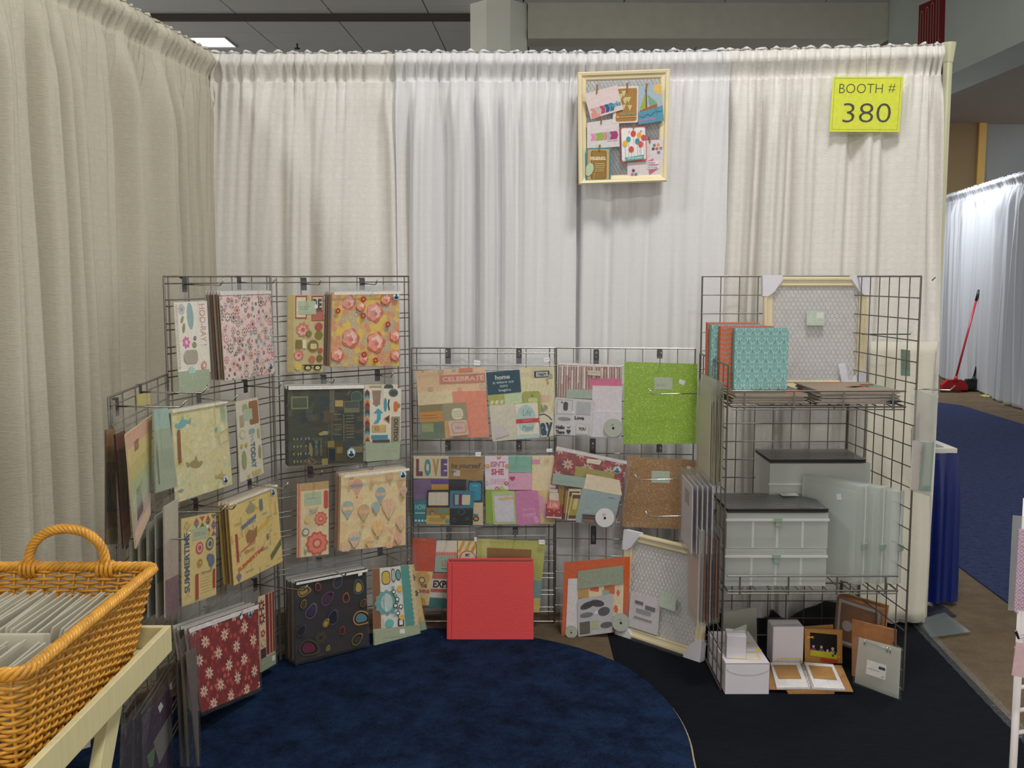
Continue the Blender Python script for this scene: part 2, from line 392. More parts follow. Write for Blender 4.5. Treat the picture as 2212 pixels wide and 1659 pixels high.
# ================================================================ THE SETTING
def carpet_mat(name, c0, c1, sc=18, fib=500, stretch=(1, 1, 1)):
    m = bpy.data.materials.new(name); m.use_nodes = True; nt = m.node_tree; N = nt.nodes; K = nt.links
    b = N['Principled BSDF']; b.inputs['Roughness'].default_value = 0.95; b.inputs['Specular IOR Level'].default_value = 0.1
    tc = N.new('ShaderNodeTexCoord'); mp = N.new('ShaderNodeMapping'); mp.inputs['Scale'].default_value = stretch; K.new(tc.outputs['Object'], mp.inputs[0])
    n = N.new('ShaderNodeTexNoise'); n.inputs['Scale'].default_value = sc; n.inputs['Detail'].default_value = 8; n.inputs['Roughness'].default_value = 0.75
    K.new(mp.outputs[0], n.inputs['Vector'])
    n2 = N.new('ShaderNodeTexNoise'); n2.inputs['Scale'].default_value = fib; n2.inputs['Detail'].default_value = 2; K.new(tc.outputs['Object'], n2.inputs['Vector'])
    ad = N.new('ShaderNodeMath'); ad.operation = 'ADD'; K.new(n.outputs['Fac'], ad.inputs[0]); K.new(n2.outputs['Fac'], ad.inputs[1])
    cr = N.new('ShaderNodeValToRGB'); cr.color_ramp.elements[0].position = 0.4; cr.color_ramp.elements[1].position = 0.62
    cr.color_ramp.elements[0].color = L4(c0); cr.color_ramp.elements[1].color = L4(c1)
    hf = N.new('ShaderNodeMath'); hf.operation = 'MULTIPLY'; hf.inputs[1].default_value = 0.5; K.new(ad.outputs[0], hf.inputs[0])
    K.new(hf.outputs[0], cr.inputs[0]); K.new(cr.outputs[0], b.inputs['Base Color'])
    bp = N.new('ShaderNodeBump'); bp.inputs['Strength'].default_value = 0.6; bp.inputs['Distance'].default_value = 0.006
    K.new(ad.outputs[0], bp.inputs['Height']); K.new(bp.outputs[0], b.inputs['Normal'])
    return m
mb = MB(); mb.box((-8, -4, -0.1), (12, 18, 0.0))
struct('floor', mb, carpet_mat('worn_brown_concrete', (88, 76, 60), (120, 104, 84), 5, 220))
# walls of the hall
WALLM = mat('painted_wall', (160, 166, 170), 0.8, bump=0.1, bscale=30, var=0.04, vscale=3)
mb = MB(); mb.box((-8, 17.0, 0), (12, 17.2, 4.9)); struct('wall_back', mb, WALLM)
# ceiling: slab with separate tiles between recessed joints
CEILZ = 4.84
mb = MB(); mb.box((-8.2, -4.2, CEILZ+0.02), (12, 17.2, CEILZ+0.12))
ceil = struct('ceiling', mb, mat('ceiling_joint', (60, 62, 62), 0.9, var=0.05))
TILEM = mat('ceiling_tile_board', (206, 208, 208), 0.95, bump=0.25, bscale=120, var=0.06, vscale=60)
tm = bpy.data.meshes.new('ceiling_tile'); b_ = MB(); b_.box((-0.602, -0.297, 0), (0.602, 0.297, 0.022))
b_.v = [v for v in b_.v]; tm.from_pydata(b_.v, [], b_.f); tm.materials.append(TILEM)
yaw = -0.040
i = 0
for r_ in range(0, 14):
    for q in range(-6, 9):
        off = 0.0 if (r_*7+q*3) % 5 else 0.0
        x = q*1.22+0.25; y = 8.1+r_*0.61
        X = x*math.cos(yaw)-y*math.sin(yaw); Y = x*math.sin(yaw)+y*math.cos(yaw)
        if X < -6.6 or Y > 16.6 or abs(X-(-4.35)) < 0.7 and abs(Y-13.9) < 0.45 and False: continue
        if X > 4.1 and Y < 12.2: continue
        o = bpy.data.objects.new('ceiling_tile', tm); C.objects.link(o); o.parent = ceil
        o.matrix_parent_inverse = Matrix.Identity(4)
        o.location = Vector((X, Y, CEILZ-0.002+rnd.uniform(-0.002, 0.002)))-ceil.location; o.rotation_euler = (0, 0, yaw)
# column and beam
COLM = mat('column_paint', (236, 238, 226), 0.7, var=0.03, vscale=4)
pc = at_y(1077, 60, 12.6); mb = MB(); pts = []
for k in range(8):
    a = R(22.5+45*k); pts.append((pc.x+0.375*math.cos(a), 12.75+0.375*math.sin(a), 0))
mb.prism(pts[::-1], (0, 0, CEILZ+0.02), None)
struct('column', mb, COLM)
mb = MB(); x0 = at_y(1140, 60, 12.6).x; mb.box((x0, 12.55, at_y(1500, 83, 12.55).z), (4.62, 13.0, CEILZ+0.02))
struct('beam', mb, mat('beam_paint', (200, 200, 184), 0.8, var=0.04))
# bulkhead along the right, lower ceiling and door beyond it
zb = 3.62; xb = at_y(2058, 159, 10.0).x
pb = floor_at(2058, 159, zb); pb2 = floor_at(2211, 89, zb); xb = (pb.x+pb2.x)/2
mb = MB(); mb.box((xb, -3.9, zb), (xb+0.5, 12.5, CEILZ+0.01)); struct('trim_1', mb, mat('bulkhead_paint', (186, 196, 188), 0.8, var=0.05, vscale=2))
mb = MB(); mb.box((xb+0.5, 4.0, 4.05), (9.0, 17.0, 4.10)); low = struct('ceiling_lower', mb, mat('lower_ceiling', (160, 152, 146), 0.9, var=0.04))
# tall door in a yellow frame, far right
mb = MB(); yd = 16.9
pa = at_y(2132, 200, yd); pbm = at_y(2112, 412, yd); xr = pa.x; xl = xr-1.3
mb.box((xl, yd-0.02, 0), (xr-0.12, yd+0.08, pa.z-0.12)); door = struct('door_1', mb, mat('tan_door', (150, 128, 92), 0.6, var=0.04))
for lo, hi in (((xr-0.12, yd-0.06, 0), (xr, yd+0.06, pa.z)), ((xl-0.12, yd-0.06, 0), (xl, yd+0.06, pa.z)), ((xl, yd-0.06, pa.z-0.12), (xr-0.12, yd+0.06, pa.z))):
    mb = MB(); mb.box(lo, hi); mb.build('door_frame', mat('yellow_frame', (232, 190, 104), 0.5, var=0.03), door)
# red sign with tall looping white outline letters on the bulkhead
sp = Plane(xb-0.012, 11.2, xb-0.012, 3.0)
if sp.n.x > 0: sp.n = -sp.n
sg = Sheet([(1985, 12), (2040, -12), (2036, 160), (1981, 160)], sp, 0.0, (110, 12, 20), 0.015, 1.2)
sgn = thing('wall_sign', sp.hit(2010, 160), 'red wall sign with tall looping pale outline letters high on the grey bulkhead', 'sign')
W_ = (176, 160, 150)
for k, (y0, y1) in enumerate(((0.16, 1.0), (0.13, 1.0), (0.1, 1.0), (0.06, 0.56))):
    xx = 0.13+k*0.21
    ya, yb = y0-0.06, y1
    P_ = [(xx-0.05, yb)]+[(xx+0.05*math.cos(a)*1.0-0.0, ya+0.05+0.05*math.sin(a)) for a in [R(180+30*q) for q in range(7)]]+[(xx+0.05, yb)]
    sg.line(P_, 0.012, W_)
sg.line([(0.71, 0.56), (0.75, 0.62), (0.83, 0.62), (0.86, 0.55)], 0.012, W_)
sg.line([(0.13-0.06, 0.8), (0.13-0.04, 0.75), (0.13, 0.75)], 0.012, W_)
sg.build('sign_panel', sgn)
# dark overhead track
mb = MB(); a = floor_at(285, 41, 4.78); b = floor_at(1018, 42, 4.78)
mb.box((a.x, a.y-0.05, 4.76), (b.x, a.y+0.05, CEILZ)); struct('trim_2', mb, mat('dark_track', (70, 62, 58), 0.6))
# lit ceiling lamp
q = [floor_at(398, 80, CEILZ-0.01), floor_at(485, 80, CEILZ-0.01), floor_at(512, 102, CEILZ-0.01), floor_at(425, 102, CEILZ-0.01)]
cl = thing('ceiling_light', (q[0]+q[2])/2, 'square lit ceiling light behind the left end of the curtain wall', 'ceiling light')
LM = bpy.data.materials.new('lamp_diffuser'); LM.use_nodes = True; e_ = LM.node_tree.nodes['Principled BSDF']
e_.inputs['Emission Color'].default_value = (0.93, 0.95, 1, 1); e_.inputs['Emission Strength'].default_value = 2.6
LM2 = LM.copy(); LM2.name = 'lamp_louvre'; LM2.node_tree.nodes['Principled BSDF'].inputs['Emission Strength'].default_value = 0.75
mb = MB(); mb.prism(q, (0, 0, 0.02)); mb.build('diffuser', LM2, cl)
qc = (q[0]+q[2])/2; mb = MB(); mb.prism([qc+(p-qc)*0.62+Vector((0.03, 0, -0.012)) for p in q], (0, 0, 0.01)); mb.build('lamp_tube', LM, cl)
mb = MB()
for k in range(4): mb.tube([q[k], q[(k+1) % 4]], 0.012, 4)
mb.build('frame', mat('lamp_frame', (200, 202, 205), 0.5), cl)
p = floor_at(642, 94, CEILZ-0.01); sk = thing('sprinkler', p-Vector((0, 0, 0.09)), 'small dark sprinkler head hanging from the tiled ceiling', 'sprinkler')
mb = MB(); mb.tube([p, p-Vector((0, 0, 0.07))], 0.012, 6); mb.build('pipe', BLACK, sk)
mb = MB(); mb.disc(p-Vector((0, 0, 0.075)), (1, 0, 0), (0, 1, 0), 0.04, 10, (0, 0, 0.012)); mb.build('deflector', BLACK, sk)

# ---------------------------------------------------------------- carpets
def slab(name, pts, z, m, th=0.008, **k):
    mb = MB(); mb.prism([Vector((p[0], p[1], z)) for p in pts][::-1], (0, 0, -th))
    return mb.build(name, m, **k)
def fl(x, y): p = floor_at(x, y); return (p.x, p.y)
NAVY = carpet_mat('dark_navy_carpet', (14, 17, 24), (27, 31, 40), 9, 600, (1, 14, 1))
a, b = fl(1985, 1352), fl(2212, 1590)
dv = (b[0]-a[0], b[1]-a[1]); a2 = (a[0]-dv[0]*0.12, a[1]-dv[1]*0.12); b2 = (a[0]+dv[0]*2.2, a[1]+dv[1]*2.2)
l1, l2 = fl(1308, 1352), fl(1330, 1440); lv = (l2[0]-l1[0], l2[1]-l1[1])
l1 = (l1[0]-lv[0]*0.8, l1[1]-lv[1]*0.8); kk = (0.3-l2[1])/lv[1]; l3 = (l2[0]+lv[0]*kk, 0.3)
dk = slab('dark_carpet', [l1, (a2[0], l1[1]), a2, b2, (b2[0], min(b2[1], 0.6)-0.3), (l3[0], 0.3)], 0.006, NAVY, 0.006)
tag(dk, 'near-black carpet under the wire tower and along the right of the booth', 'carpet')
# clear taped edge of the dark carpet
mb = MB(); pts = [Vector((a[0]+dv[0]*t_, a[1]+dv[1]*t_, 0.014)) for t_ in [i_*0.02 for i_ in range(-3, 70)]]
nrm = Vector((dv[1], -dv[0], 0)).normalized()
vs = []; 
for i_, p in enumerate(pts):
    wv_ = 0.002*math.sin(i_*1.7); vs += [p-nrm*(0.02+wv_), p+nrm*(0.03+wv_)-Vector((0, 0, 0.006))]
mb.add(vs, [(2*i_, 2*i_+1, 2*i_+3, 2*i_+2) for i_ in range(len(pts)-1)])
tag(mb.build('edge_tape', FILM2), 'shiny clear tape along the right edge of the dark carpet', 'tape')
RUG = carpet_mat('royal_navy_pile', (6, 13, 28), (34, 56, 92), 9, 420)
rp = [fl(*p) for p in ((640, 1418), (740, 1388), (840, 1372), (923, 1365), (1050, 1372), (1157, 1387), (1250, 1408), (1335, 1440), (1390, 1475), (1440, 1522), (1470, 1565), (1490, 1612), (1497, 1659))]
last = rp[-1]; rp += [(last[0]-0.02, last[1]-0.35), (last[0]-0.12, last[1]-0.8), (last[0]-0.35, last[1]-1.2), (last[0]-0.9, last[1]-1.6), (last[0]-1.6, last[1]-1.6), (last[0]-2.0, last[1]-1.0), (last[0]-2.05, last[1]-0.2)]
f0 = rp[0]; rp += [(f0[0]-0.4, f0[1]-0.5), (f0[0]-0.15, f0[1]-0.1)]
def smooth_loop(P, it=2):
    for _ in range(it):
        Q = []
        for i in range(len(P)):
            a, b = P[i], P[(i+1) % len(P)]
            Q += [(a[0]*.75+b[0]*.25, a[1]*.75+b[1]*.25), (a[0]*.25+b[0]*.75, a[1]*.25+b[1]*.75)]
        P = Q
    return P
rp = smooth_loop(rp)
rug = thing('round_rug', (last[0]-1.0, last[1], 0), 'round royal navy rug with a pale cut edge in the booth centre', 'rug')
mb = MB(); mb.prism([Vector((x, y, 0.020)) for x, y in rp], (0, 0, -0.013)); mb.build('pile', RUG, rug)
cx_ = sum(p[0] for p in rp)/len(rp); cy_ = sum(p[1] for p in rp)/len(rp)
mb = MB(); mb.prism([Vector((cx_+(x-cx_)*1.009, cy_+(y-cy_)*1.005, 0.011)) for x, y in rp], (0, 0, -0.010)); mb.build('backing_edge', mat('cut_backing', (186, 170, 130), 0.9, var=0.2, vscale=60), rug)
AISLE = carpet_mat('aisle_blue', (34, 42, 70), (60, 70, 104), 30, 300)
ap = [fl(2010, 868), fl(2075, 876), fl(2212, 918), (9, fl(2212, 918)[1]-0.6), (9, 3.0), fl(2212, 1330), fl(2030, 1195), (fl(2030, 1195)[0]-0.9, fl(2030, 1195)[1]+0.9), (fl(2010, 868)[0]-1.2, fl(2010, 868)[1])]
ac = slab('aisle_carpet', ap, 0.006, AISLE, 0.006); tag(ac, 'long blue aisle carpet on the floor to the right of the booth', 'carpet')
sh = slab('clear_floor_sheet', [fl(1985, 1345), fl(2040, 1330), fl(2097, 1372), fl(2010, 1384)], 0.016, plastic('smoky_sheet', 0.35, (150, 165, 165), 0.3), 0.003)
tag(sh, 'small sheet of clear plastic lying on the concrete by the blue table', 'plastic sheet')

# ---------------------------------------------------------------- drapes
def drape(name, label, x0, y0, x1, y1, seed, m, nf=7.0, amp=0.032, rod=2.463, zb=0.012, rise=0.022, hem=0.105, group=None, edge=0.0, mm=130):
    pl = Plane(x0, y0, x1, y1); L = pl.L; nc = int(L*mm); sd = seed*7.13
    zs = [rod+rise, rod+rise*0.6, rod+0.018, rod+0.008, rod-0.004, rod-0.016, rod-0.026, rod-0.04, rod-0.06, rod-0.085, rod-hem+0.006, rod-hem, rod-hem-0.004, rod-hem-0.02, rod-hem-0.05]
    z = rod-hem-0.09
    while z > zb: zs.append(z); z -= 0.045
    zs.append(zb)
    vs = []
    for j, z in enumerate(zs):
        dz = rod-z; g = max(0, min(1, (dz-0.03)/0.35)); g = g*g*(3-2*g)
        if dz < 0: base = 0.012+0.01*math.cos(min(1, -dz/rise)*math.pi/2)
        elif dz < 0.03: base = 0.022+0.016*math.sin(dz/0.03*math.pi/2)
        elif dz < hem: base = 0.038-0.036*math.sin((dz-0.03)/(hem-0.03)*math.pi/2)
        else: base = 0.002+0.014*min(1, (dz-hem)/0.06)
        if dz >= hem-0.002 and dz < hem+0.008: base += 0.005
        for i in range(nc+1):
            s = L*i/nc
            ss = s+0.02*pnoise(Vector((s*2.5, z*0.6, sd)))+0.012*g*math.sin(z*1.3+s*3)
            den = 1+0.9*pnoise(Vector((s*2.0, 0.3, sd+3)))
            ph = 2*math.pi*nf*ss+8.0*pnoise(Vector((ss*1.7, 5.0, sd)))+3*pnoise(Vector((ss*5, 1.0, sd+4)))
            a = amp*(0.12+2.0*min(0.75, abs(pnoise(Vector((ss*1.9, z*0.22, sd+9))))*1.5))
            f = math.sin(ph)+0.34*math.sin(2*ph+1.1)+0.22*math.sin(3.1*ph+2)
            f = math.copysign(abs(f)**0.8, f)
            pt = 2*math.pi*(nf*3.4)*s+3*pnoise(Vector((s*7, 1.0, sd)))*2+dz*9
            ft = 0.0095*(0.3+den)*(math.sin(pt)+0.5*math.sin(1.73*pt+sd))
            ft *= 1.0 if dz > 0 else 0.8
            off = base+g*(a*f)+(1-g)*ft+0.35*g*ft*max(0, 1-(dz-0.1)/0.9)
            jit = 0.006*math.sin(s*95+sd)+0.005*pnoise(Vector((s*30, 2, sd))) if j == 0 else 0
            e = edge*math.sin(z*2.1+seed)*(1 if i > nc*0.9 else 0)*(i/nc-0.9)*10
            vs.append(pl.p(s+e, z+jit, off+0.03))
    n1 = nc+1; fs = [(j*n1+i, (j+1)*n1+i, (j+1)*n1+i+1, j*n1+i+1) for j in range(len(zs)-1) for i in range(nc)]
    mb = MB(); mb.add(vs, fs); o = mb.build(name, m, smooth=True)
    sl = o.modifiers.new('cloth_thickness', 'SOLIDIFY'); sl.thickness = 0.0015; sl.offset = -1
    return tag(o, label, 'curtain', group)
CREAM = drape_mat('shaded_cream_woven_cloth', (205, 199, 180), 1.2)  # cream cloth, its colour darkened to stand for the shade on the side curtains
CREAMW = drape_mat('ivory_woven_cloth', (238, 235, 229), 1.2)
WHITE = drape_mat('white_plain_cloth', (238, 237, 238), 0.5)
G_ = 'drapes of the booth'
sx, sy = -1.338, 4.45; kx = 0.084
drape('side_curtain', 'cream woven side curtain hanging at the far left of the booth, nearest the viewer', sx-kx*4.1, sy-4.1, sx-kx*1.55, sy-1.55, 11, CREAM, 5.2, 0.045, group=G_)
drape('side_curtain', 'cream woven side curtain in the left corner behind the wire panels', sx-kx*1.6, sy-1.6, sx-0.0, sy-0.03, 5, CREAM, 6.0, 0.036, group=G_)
drape('back_curtain', 'ivory back curtain at the left, behind the two tall wire panels', sx+0.0, sy, -0.44, 4.45, 2, CREAMW, 6.0, 0.022, group=G_)
drape('back_curtain', 'plain white back curtain hanging left of the cream picture frame', -0.50, 4.43, 0.28, 4.44, 3, WHITE, 7.0, 0.030, group=G_)
drape('back_curtain', 'plain white back curtain hanging behind the cream picture frame', 0.25, 4.45, 0.93, 4.40, 4, WHITE, 7.5, 0.030, group=G_)
drape('back_curtain', 'white woven back curtain behind the yellow booth sign and the wire tower', 0.90, 4.40, 1.815, 4.295, 6, CREAMW, 7.0, 0.034, group=G_, edge=0.02)
# far right side curtain and its plain twin
xs = at_x(2050, 412, 6.1)
FARM = drape_mat('distant_white_cloth', (214, 218, 224), 0.4)
drape('far_curtain', 'white curtain in the distance at the right, brooms leaning on it', 6.62, 15.5, 5.99, 11.8, 8, FARM, 2.6, 0.06, rod=2.72, zb=0.02, hem=0.12, mm=60, group='distant curtains')
drape('far_curtain', 'white curtain at the right edge, in front of the one with brooms', 5.95, 11.8, 5.5, 8.8, 9, FARM, 2.6, 0.08, rod=2.70, zb=0.02, hem=0.12, mm=60, group='distant curtains')
# pipes
POLE = mat('ivory_pole', (206, 206, 172), 0.35, 0.2, var=0.04)
mb = MB(); x_, y_ = 1.836, 4.315; zt = at_y(2046, 93, y_).z
mb.tube([(x_, y_, 0.01), (x_, y_, zt-0.06)], 0.019, 14); mb.tube([(x_, y_, zt-0.08), (x_, y_, zt)], [0.021, 0.031], 14)
up = thing('upright_pole', (x_, y_, 0), 'ivory upright pole at the right end of the curtain wall', 'pole')
mb.build('pole', POLE, up)
mb = MB(); mb.box((x_-0.16, y_+0.02, 0), (x_+0.16, y_+0.26, 0.01)); mb.build('base_plate', STEEL, up)
mb = MB(); x2, y2 = sx-0.02, sy+0.02
mb.tube([(x2, y2, 0.0), (x2, y2, 2.50)], 0.02, 12); up = thing('upright_pole', (x2, y2, 0), 'ivory upright pole in the left corner where the curtains meet', 'pole'); mb.build('pole', POLE, up)
mb = MB(); mb.tube([(sx, sy+0.012, 2.452), (0.3, 4.475, 2.452), (1.81, 4.335, 2.452)], 0.013, 8); tag(mb.build('curtain_rod', POLE), 'long curtain rod inside the pocket of the back curtains', 'rod')
mb = MB(); mb.tube([(sx-0.02, sy-0.03, 2.452), (sx-kx*3.5-0.02, sy-3.5, 2.452)], 0.013, 8); tag(mb.build('curtain_rod', POLE), 'curtain rod inside the pocket of the left side curtains', 'rod')

# ---------------------------------------------------------------- wire panels
def panel(name, label, x0, y0, x1, y1, z1, style, z0=0.012, m=None, group=None):
    pl = Plane(x0, y0, x1, y1); m = m or WIRE
    r = thing(name, pl.p(pl.L/2, 0.0), label, 'display grid', group)
    L = pl.L; fm = MB(); P = lambda a, z, t=0: pl.p(a, z, t)
    rf, rw = 0.0036, 0.0023
    for a in (0, L): 
        f1 = MB(); f1.tube([P(a, z0), P(a, z1)], rf); f1.build('side_wire', m, r)
    if style == 'slat':
        for a in (0.022, L-0.022):
            f1 = MB(); f1.tube([P(a, z0), P(a, z1)], rf*0.8); f1.build('side_wire', m, r)
    for z in (z0, z1):
        f1 = MB(); f1.tube([P(0, z), P(L, z)], rf); f1.build('rail_wire', m, r)
    wb = MB()
    if style == 'grid':
        n = round(L/0.0762)
        for i in range(1, n): wb.tube([P(L*i/n, z0), P(L*i/n, z1)], rw, 5, False)
        n = round((z1-z0)/0.0762)
        for i in range(1, n): z = z0+(z1-z0)*i/n; wb.tube([P(0, z, 0.004), P(L, z, 0.004)], rw, 5, False)
    else:
        n = 5
        for i in range(1, n): wb.tube([P(L*i/n, z0), P(L*i/n, z1)], rw, 5, False)
        n = round((z1-z0)/0.0762)
        for i in range(0, n):
            z = z1-0.0762*(i+0.25)-(0.0 if i else 0.004)
            if z > z0: wb.tube([P(0, z, 0.004), P(L, z, 0.004)], rw, 5, False)
            if i and z-0.018 > z0 and True: wb.tube([P(0, z+0.020, 0.004), P(L, z+0.020, 0.004)], rw, 5, False)
    wb.build('wire_mesh', m, r, kind='stuff')
    return pl
P0 = panel('display_grid', 'low wire panel nearest the wicker basket, seen almost edge-on', -1.05, 2.57, -1.11, 3.19, 1.211, 'slat')
P1 = panel('display_grid', 'tall wire panel left of centre holding the pink floral pack', -1.11, 3.19, -0.915, 3.785, 1.524, 'slat')
P2 = panel('display_grid', 'tall wire panel holding the rose pack and the hot-air-balloon pack', -0.912, 3.788, -0.43, 4.17, 1.524, 'slat')
P3 = panel('display_grid', 'low wire panel behind the three rows of card kits', -0.43, 4.25, 0.183, 4.25, 1.22, 'slat')
P4 = panel('display_grid', 'low wire panel behind the green glitter paper', 0.19, 4.25, 0.775, 4.20, 1.22, 'grid')
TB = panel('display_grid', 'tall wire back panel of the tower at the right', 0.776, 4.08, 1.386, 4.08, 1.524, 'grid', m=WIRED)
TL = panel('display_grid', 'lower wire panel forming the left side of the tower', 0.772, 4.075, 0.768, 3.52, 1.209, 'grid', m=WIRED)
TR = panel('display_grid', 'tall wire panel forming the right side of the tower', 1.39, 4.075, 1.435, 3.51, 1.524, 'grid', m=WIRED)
# ================================================================ HOOKS
def hook(pl, px, py, ln, what, up=0.02, br=0.06, t0=0.006, col=None):
    p = pl.hit(px, py, 0); r = thing('display_hook', p, 'chrome display hook '+what, 'hook')
    n = pl.n; z = Vector((0, 0, 1)); u = Vector((-n.y, n.x, 0))
    mb = MB(); a = p+n*t0
    w_ = 0.012
    zt0 = 0.006
    q = [a+u*(-w_)+z*zt0, a+u*w_+z*zt0, a+u*w_-z*(br-0.022), a-u*w_-z*(br-0.022)]
    if (q[1]-q[0]).cross(q[2]-q[0]).dot(n) > 0: pass
    mb.prism(q, -n*0.003); mb.prism([a-u*w_*0.9+z*0.011, a+u*w_*0.9+z*0.011, a+u*w_*0.9+z*0.006, a-u*w_*0.9+z*0.006], -n*0.012)
    mb.build('bracket', STEEL, r, bevel=0.0008)
    mb = MB(); b = a-z*0.012; e = b+n*ln-z*0.004
    pts = [b, b+n*(ln*0.5)-z*0.002, e, e+n*0.006+z*0.003, e+n*(0.006+up*0.7)+z*(up+0.003)]
    mb.tube(pts, 0.0026, 6); mb.build('peg', CHROME, r, smooth=True); return r
hook(P1, 396, 606, 0.13, 'above the HOO-RAY sticker sheet'); hook(P1, 514, 603, 0.13, 'above the pink floral pack')
hook(P1, 427, 853, 0.13, 'above the bird paper', br=0.05); hook(P1, 528, 826, 0.13, 'above the TODAY sticker sheet')
hook(P1, 420, 1083, 0.14, 'above the SUMMERTIME sticker sheet'); hook(P1, 537, 1040, 0.14, 'above the yellow travel-print pack')
hook(P1, 445, 1315, 0.12, 'above the red floral paper'); hook(P1, 549, 1255, 0.2, 'between the travel-print pack and the red floral paper')
hook(P2, 655, 606, 0.12, 'above the vintage rose sticker sheet'); hook(P2, 781, 606, 0.1, 'above the rose paper pack')
hook(P2, 698, 815, 0.07, 'above the dark collage pack', br=0.05); hook(P2, 814, 803, 0.1, 'above the OUTDOOR sticker sheet')
hook(P2, 669, 1012, 0.08, 'above the red mandala sticker sheet'); hook(P2, 787, 1002, 0.05, 'above the hot-air-balloon pack', br=0.04)
hook(P2, 689, 1210, 0.2, 'above the dark paisley pack', br=0.05); hook(P2, 820, 1186, 0.2, 'above the teal scallop sticker sheets', br=0.05)
hook(P3, 968, 757, 0.08, 'above the peach balloon card kit', br=0.08); hook(P3, 1121, 757, 0.08, 'above the home story card kit', br=0.08)
hook(P3, 968, 957, 0.08, 'above the LOVE card kit', br=0.06); hook(P3, 1121, 957, 0.08, 'above the pink ISNT SHE card kit', br=0.06)
hook(P3, 970, 1143, 0.08, 'above the EXPLORE card kit', br=0.08); hook(P3, 1113, 1143, 0.08, 'above the green bordered card kit', br=0.05)
hook(P4, 1288, 760, 0.08, 'above the brown striped kit', br=0.09); hook(P4, 1425, 760, 0.08, 'above the green glitter paper', br=0.05)
hook(P4, 1281, 952, 0.08, 'above the red floral Life kit', br=0.09); hook(P4, 1424, 963, 0.06, 'above the brown glitter paper', br=0.05)
hook(P4, 1282, 1142, 0.14, 'above the orange card kit', br=0.09)
hook(TL, 1524, 843, 0.20, 'crossing the green glitter paper', br=0.03); hook(TL, 1518, 1028, 0.25, 'crossing the top of the brown glitter paper', br=0.03)
hook(TL, 1545, 1107, 0.24, 'crossing the lower part of the brown glitter paper', br=0.03)
hook(P0, 249, 868, 0.16, 'holding the dark paper packs on the low panel'); hook(P0, 300, 838, 0.17, 'holding the green bagged packs on the low panel')
hook(P0, 270, 1155, 0.15, 'sticking out low above the wicker basket'); hook(P0, 322, 1098, 0.2, 'midway on the low panel over the grey packs')

# ================================================================ BAGGED PRINTS
def inset(q, l=0, t=0, r=0, b=0):
    (ax, ay), (bx, by), (cx, cy), (dx, dy) = q
    return [(ax-l, ay-t), (bx+r, by-t), (cx+r, cy+b), (dx-l, dy+b)]
def mid(q): return (sum(p[0] for p in q)/4, sum(p[1] for p in q)/4)
def pack(name, label, cat, q, pl, t, col, art=None, strip=0, fl=None, behind=0, dt=0.008, bcols=((150, 130, 105),), bgroup=None, blabel=None, gain=1.2, thick=0.003, m=FILM, bm=None, wob=0.003, hdr=18):
    c = mid(q); r = thing(name, pl.hit(c[0], max(q[2][1], q[3][1]), t), label, cat)
    S = Sheet(q, pl, t, col, thick, gain)
    if art: art(S)
    if strip: S.rect(0, 0, 1, strip, (222, 220, 212)); S.scribble(0.03, strip*0.3, 0.55, strip*0.7, 1, (160, 160, 158), 0.004)
    S.build('printed_sheet', r)
    if fl is None: fl = inset(q, 3, hdr, 3, 4)
    if m: film(fl, pl, t+0.004, r, m, wob=wob, seed=len(label))
    for k in range(behind):
        tt = t-(k+1)*dt; rr = thing(name, pl.hit(c[0], q[3][1], tt), (ORD[k]+' '+blabel) if behind > 1 else blabel, cat, bgroup)
        jx, jy = rnd.uniform(-1.5, 0.5), rnd.uniform(-3.5, 0.5)
        dx = (pl.hit(*q[3], tt)-pl.hit(*q[3], t))
        # same physical sheet, further back on the hook
        S2 = Sheet(q, pl, t, bcols[k % len(bcols)], 0.003, gain)
        mv = -pl.n*((k+1)*dt)+pl.u*(jx*0.0018)+Vector((0, 0, -jy*0.0012))
        S2.rect(0, 0, 1, 0.04, (214, 210, 202)); S2.mb.v = [tuple(Vector(v)+mv) for v in S2.mb.v]; S2.build('printed_sheet', rr)
        mbf = MB(); f4 = [pl.hit(x, y, t)+mv+pl.n*0.003 for x, y in fl]; mbf.add(f4, [(0, 1, 2, 3)]); mbf.build('plastic_sleeve', bm or m or FILM, rr)
    return r, S
def dots(S, seed, n, cols, r0, r1, kind='mix', bgc=None):
    r = random.Random(seed); pts = []
    for _ in range(n*6):
        x, y = r.uniform(-0.02, 1.02), r.uniform(-0.02, 1.02); rr = r.uniform(r0, r1)
        if all(math.hypot((x-a)*S.asp, y-b) > (rr+c)*S.__dict__.get('pk', 0.95) for a, b, c in pts): pts.append((x, y, rr))
        if len(pts) >= n: break
    return pts, r
# --- pink floral
def art_pink(S):
    S.pk = 0.88; pts, r = dots(S, 3, 170, None, 0.016, 0.064)
    cols = [(206, 128, 134), (186, 172, 162), (140, 112, 100), (134, 160, 166), (222, 164, 170), (140, 138, 104), (230, 216, 204), (190, 112, 100), (120, 100, 92)]
    S.k += 1
    for x, y, rr in pts:
        c = r.choice(cols); c2 = r.choice(cols)
        if rr > 0.036: 
            S.flower(x, y, rr*1.1, c, 8, None, 0.35, up=False); S.k += 1; S.disc(x, y, rr*0.62, (232, 222, 212), False); S.k += 1; S.disc(x, y, rr*0.45, c2, False); S.k += 1; S.disc(x, y, rr*0.18, (90, 70, 70), False); S.k -= 3
        elif rr > 0.024: S.disc(x, y, rr, c, False); S.k += 1; S.disc(x, y, rr*0.5, c2, False); S.k -= 1
        else: S.disc(x, y, rr, c, False)
    S.k += 4; S.badge(0.92, 0.9, 0.055)
B_ = [(474, 631), (584, 628), (593, 806), (487, 823)]
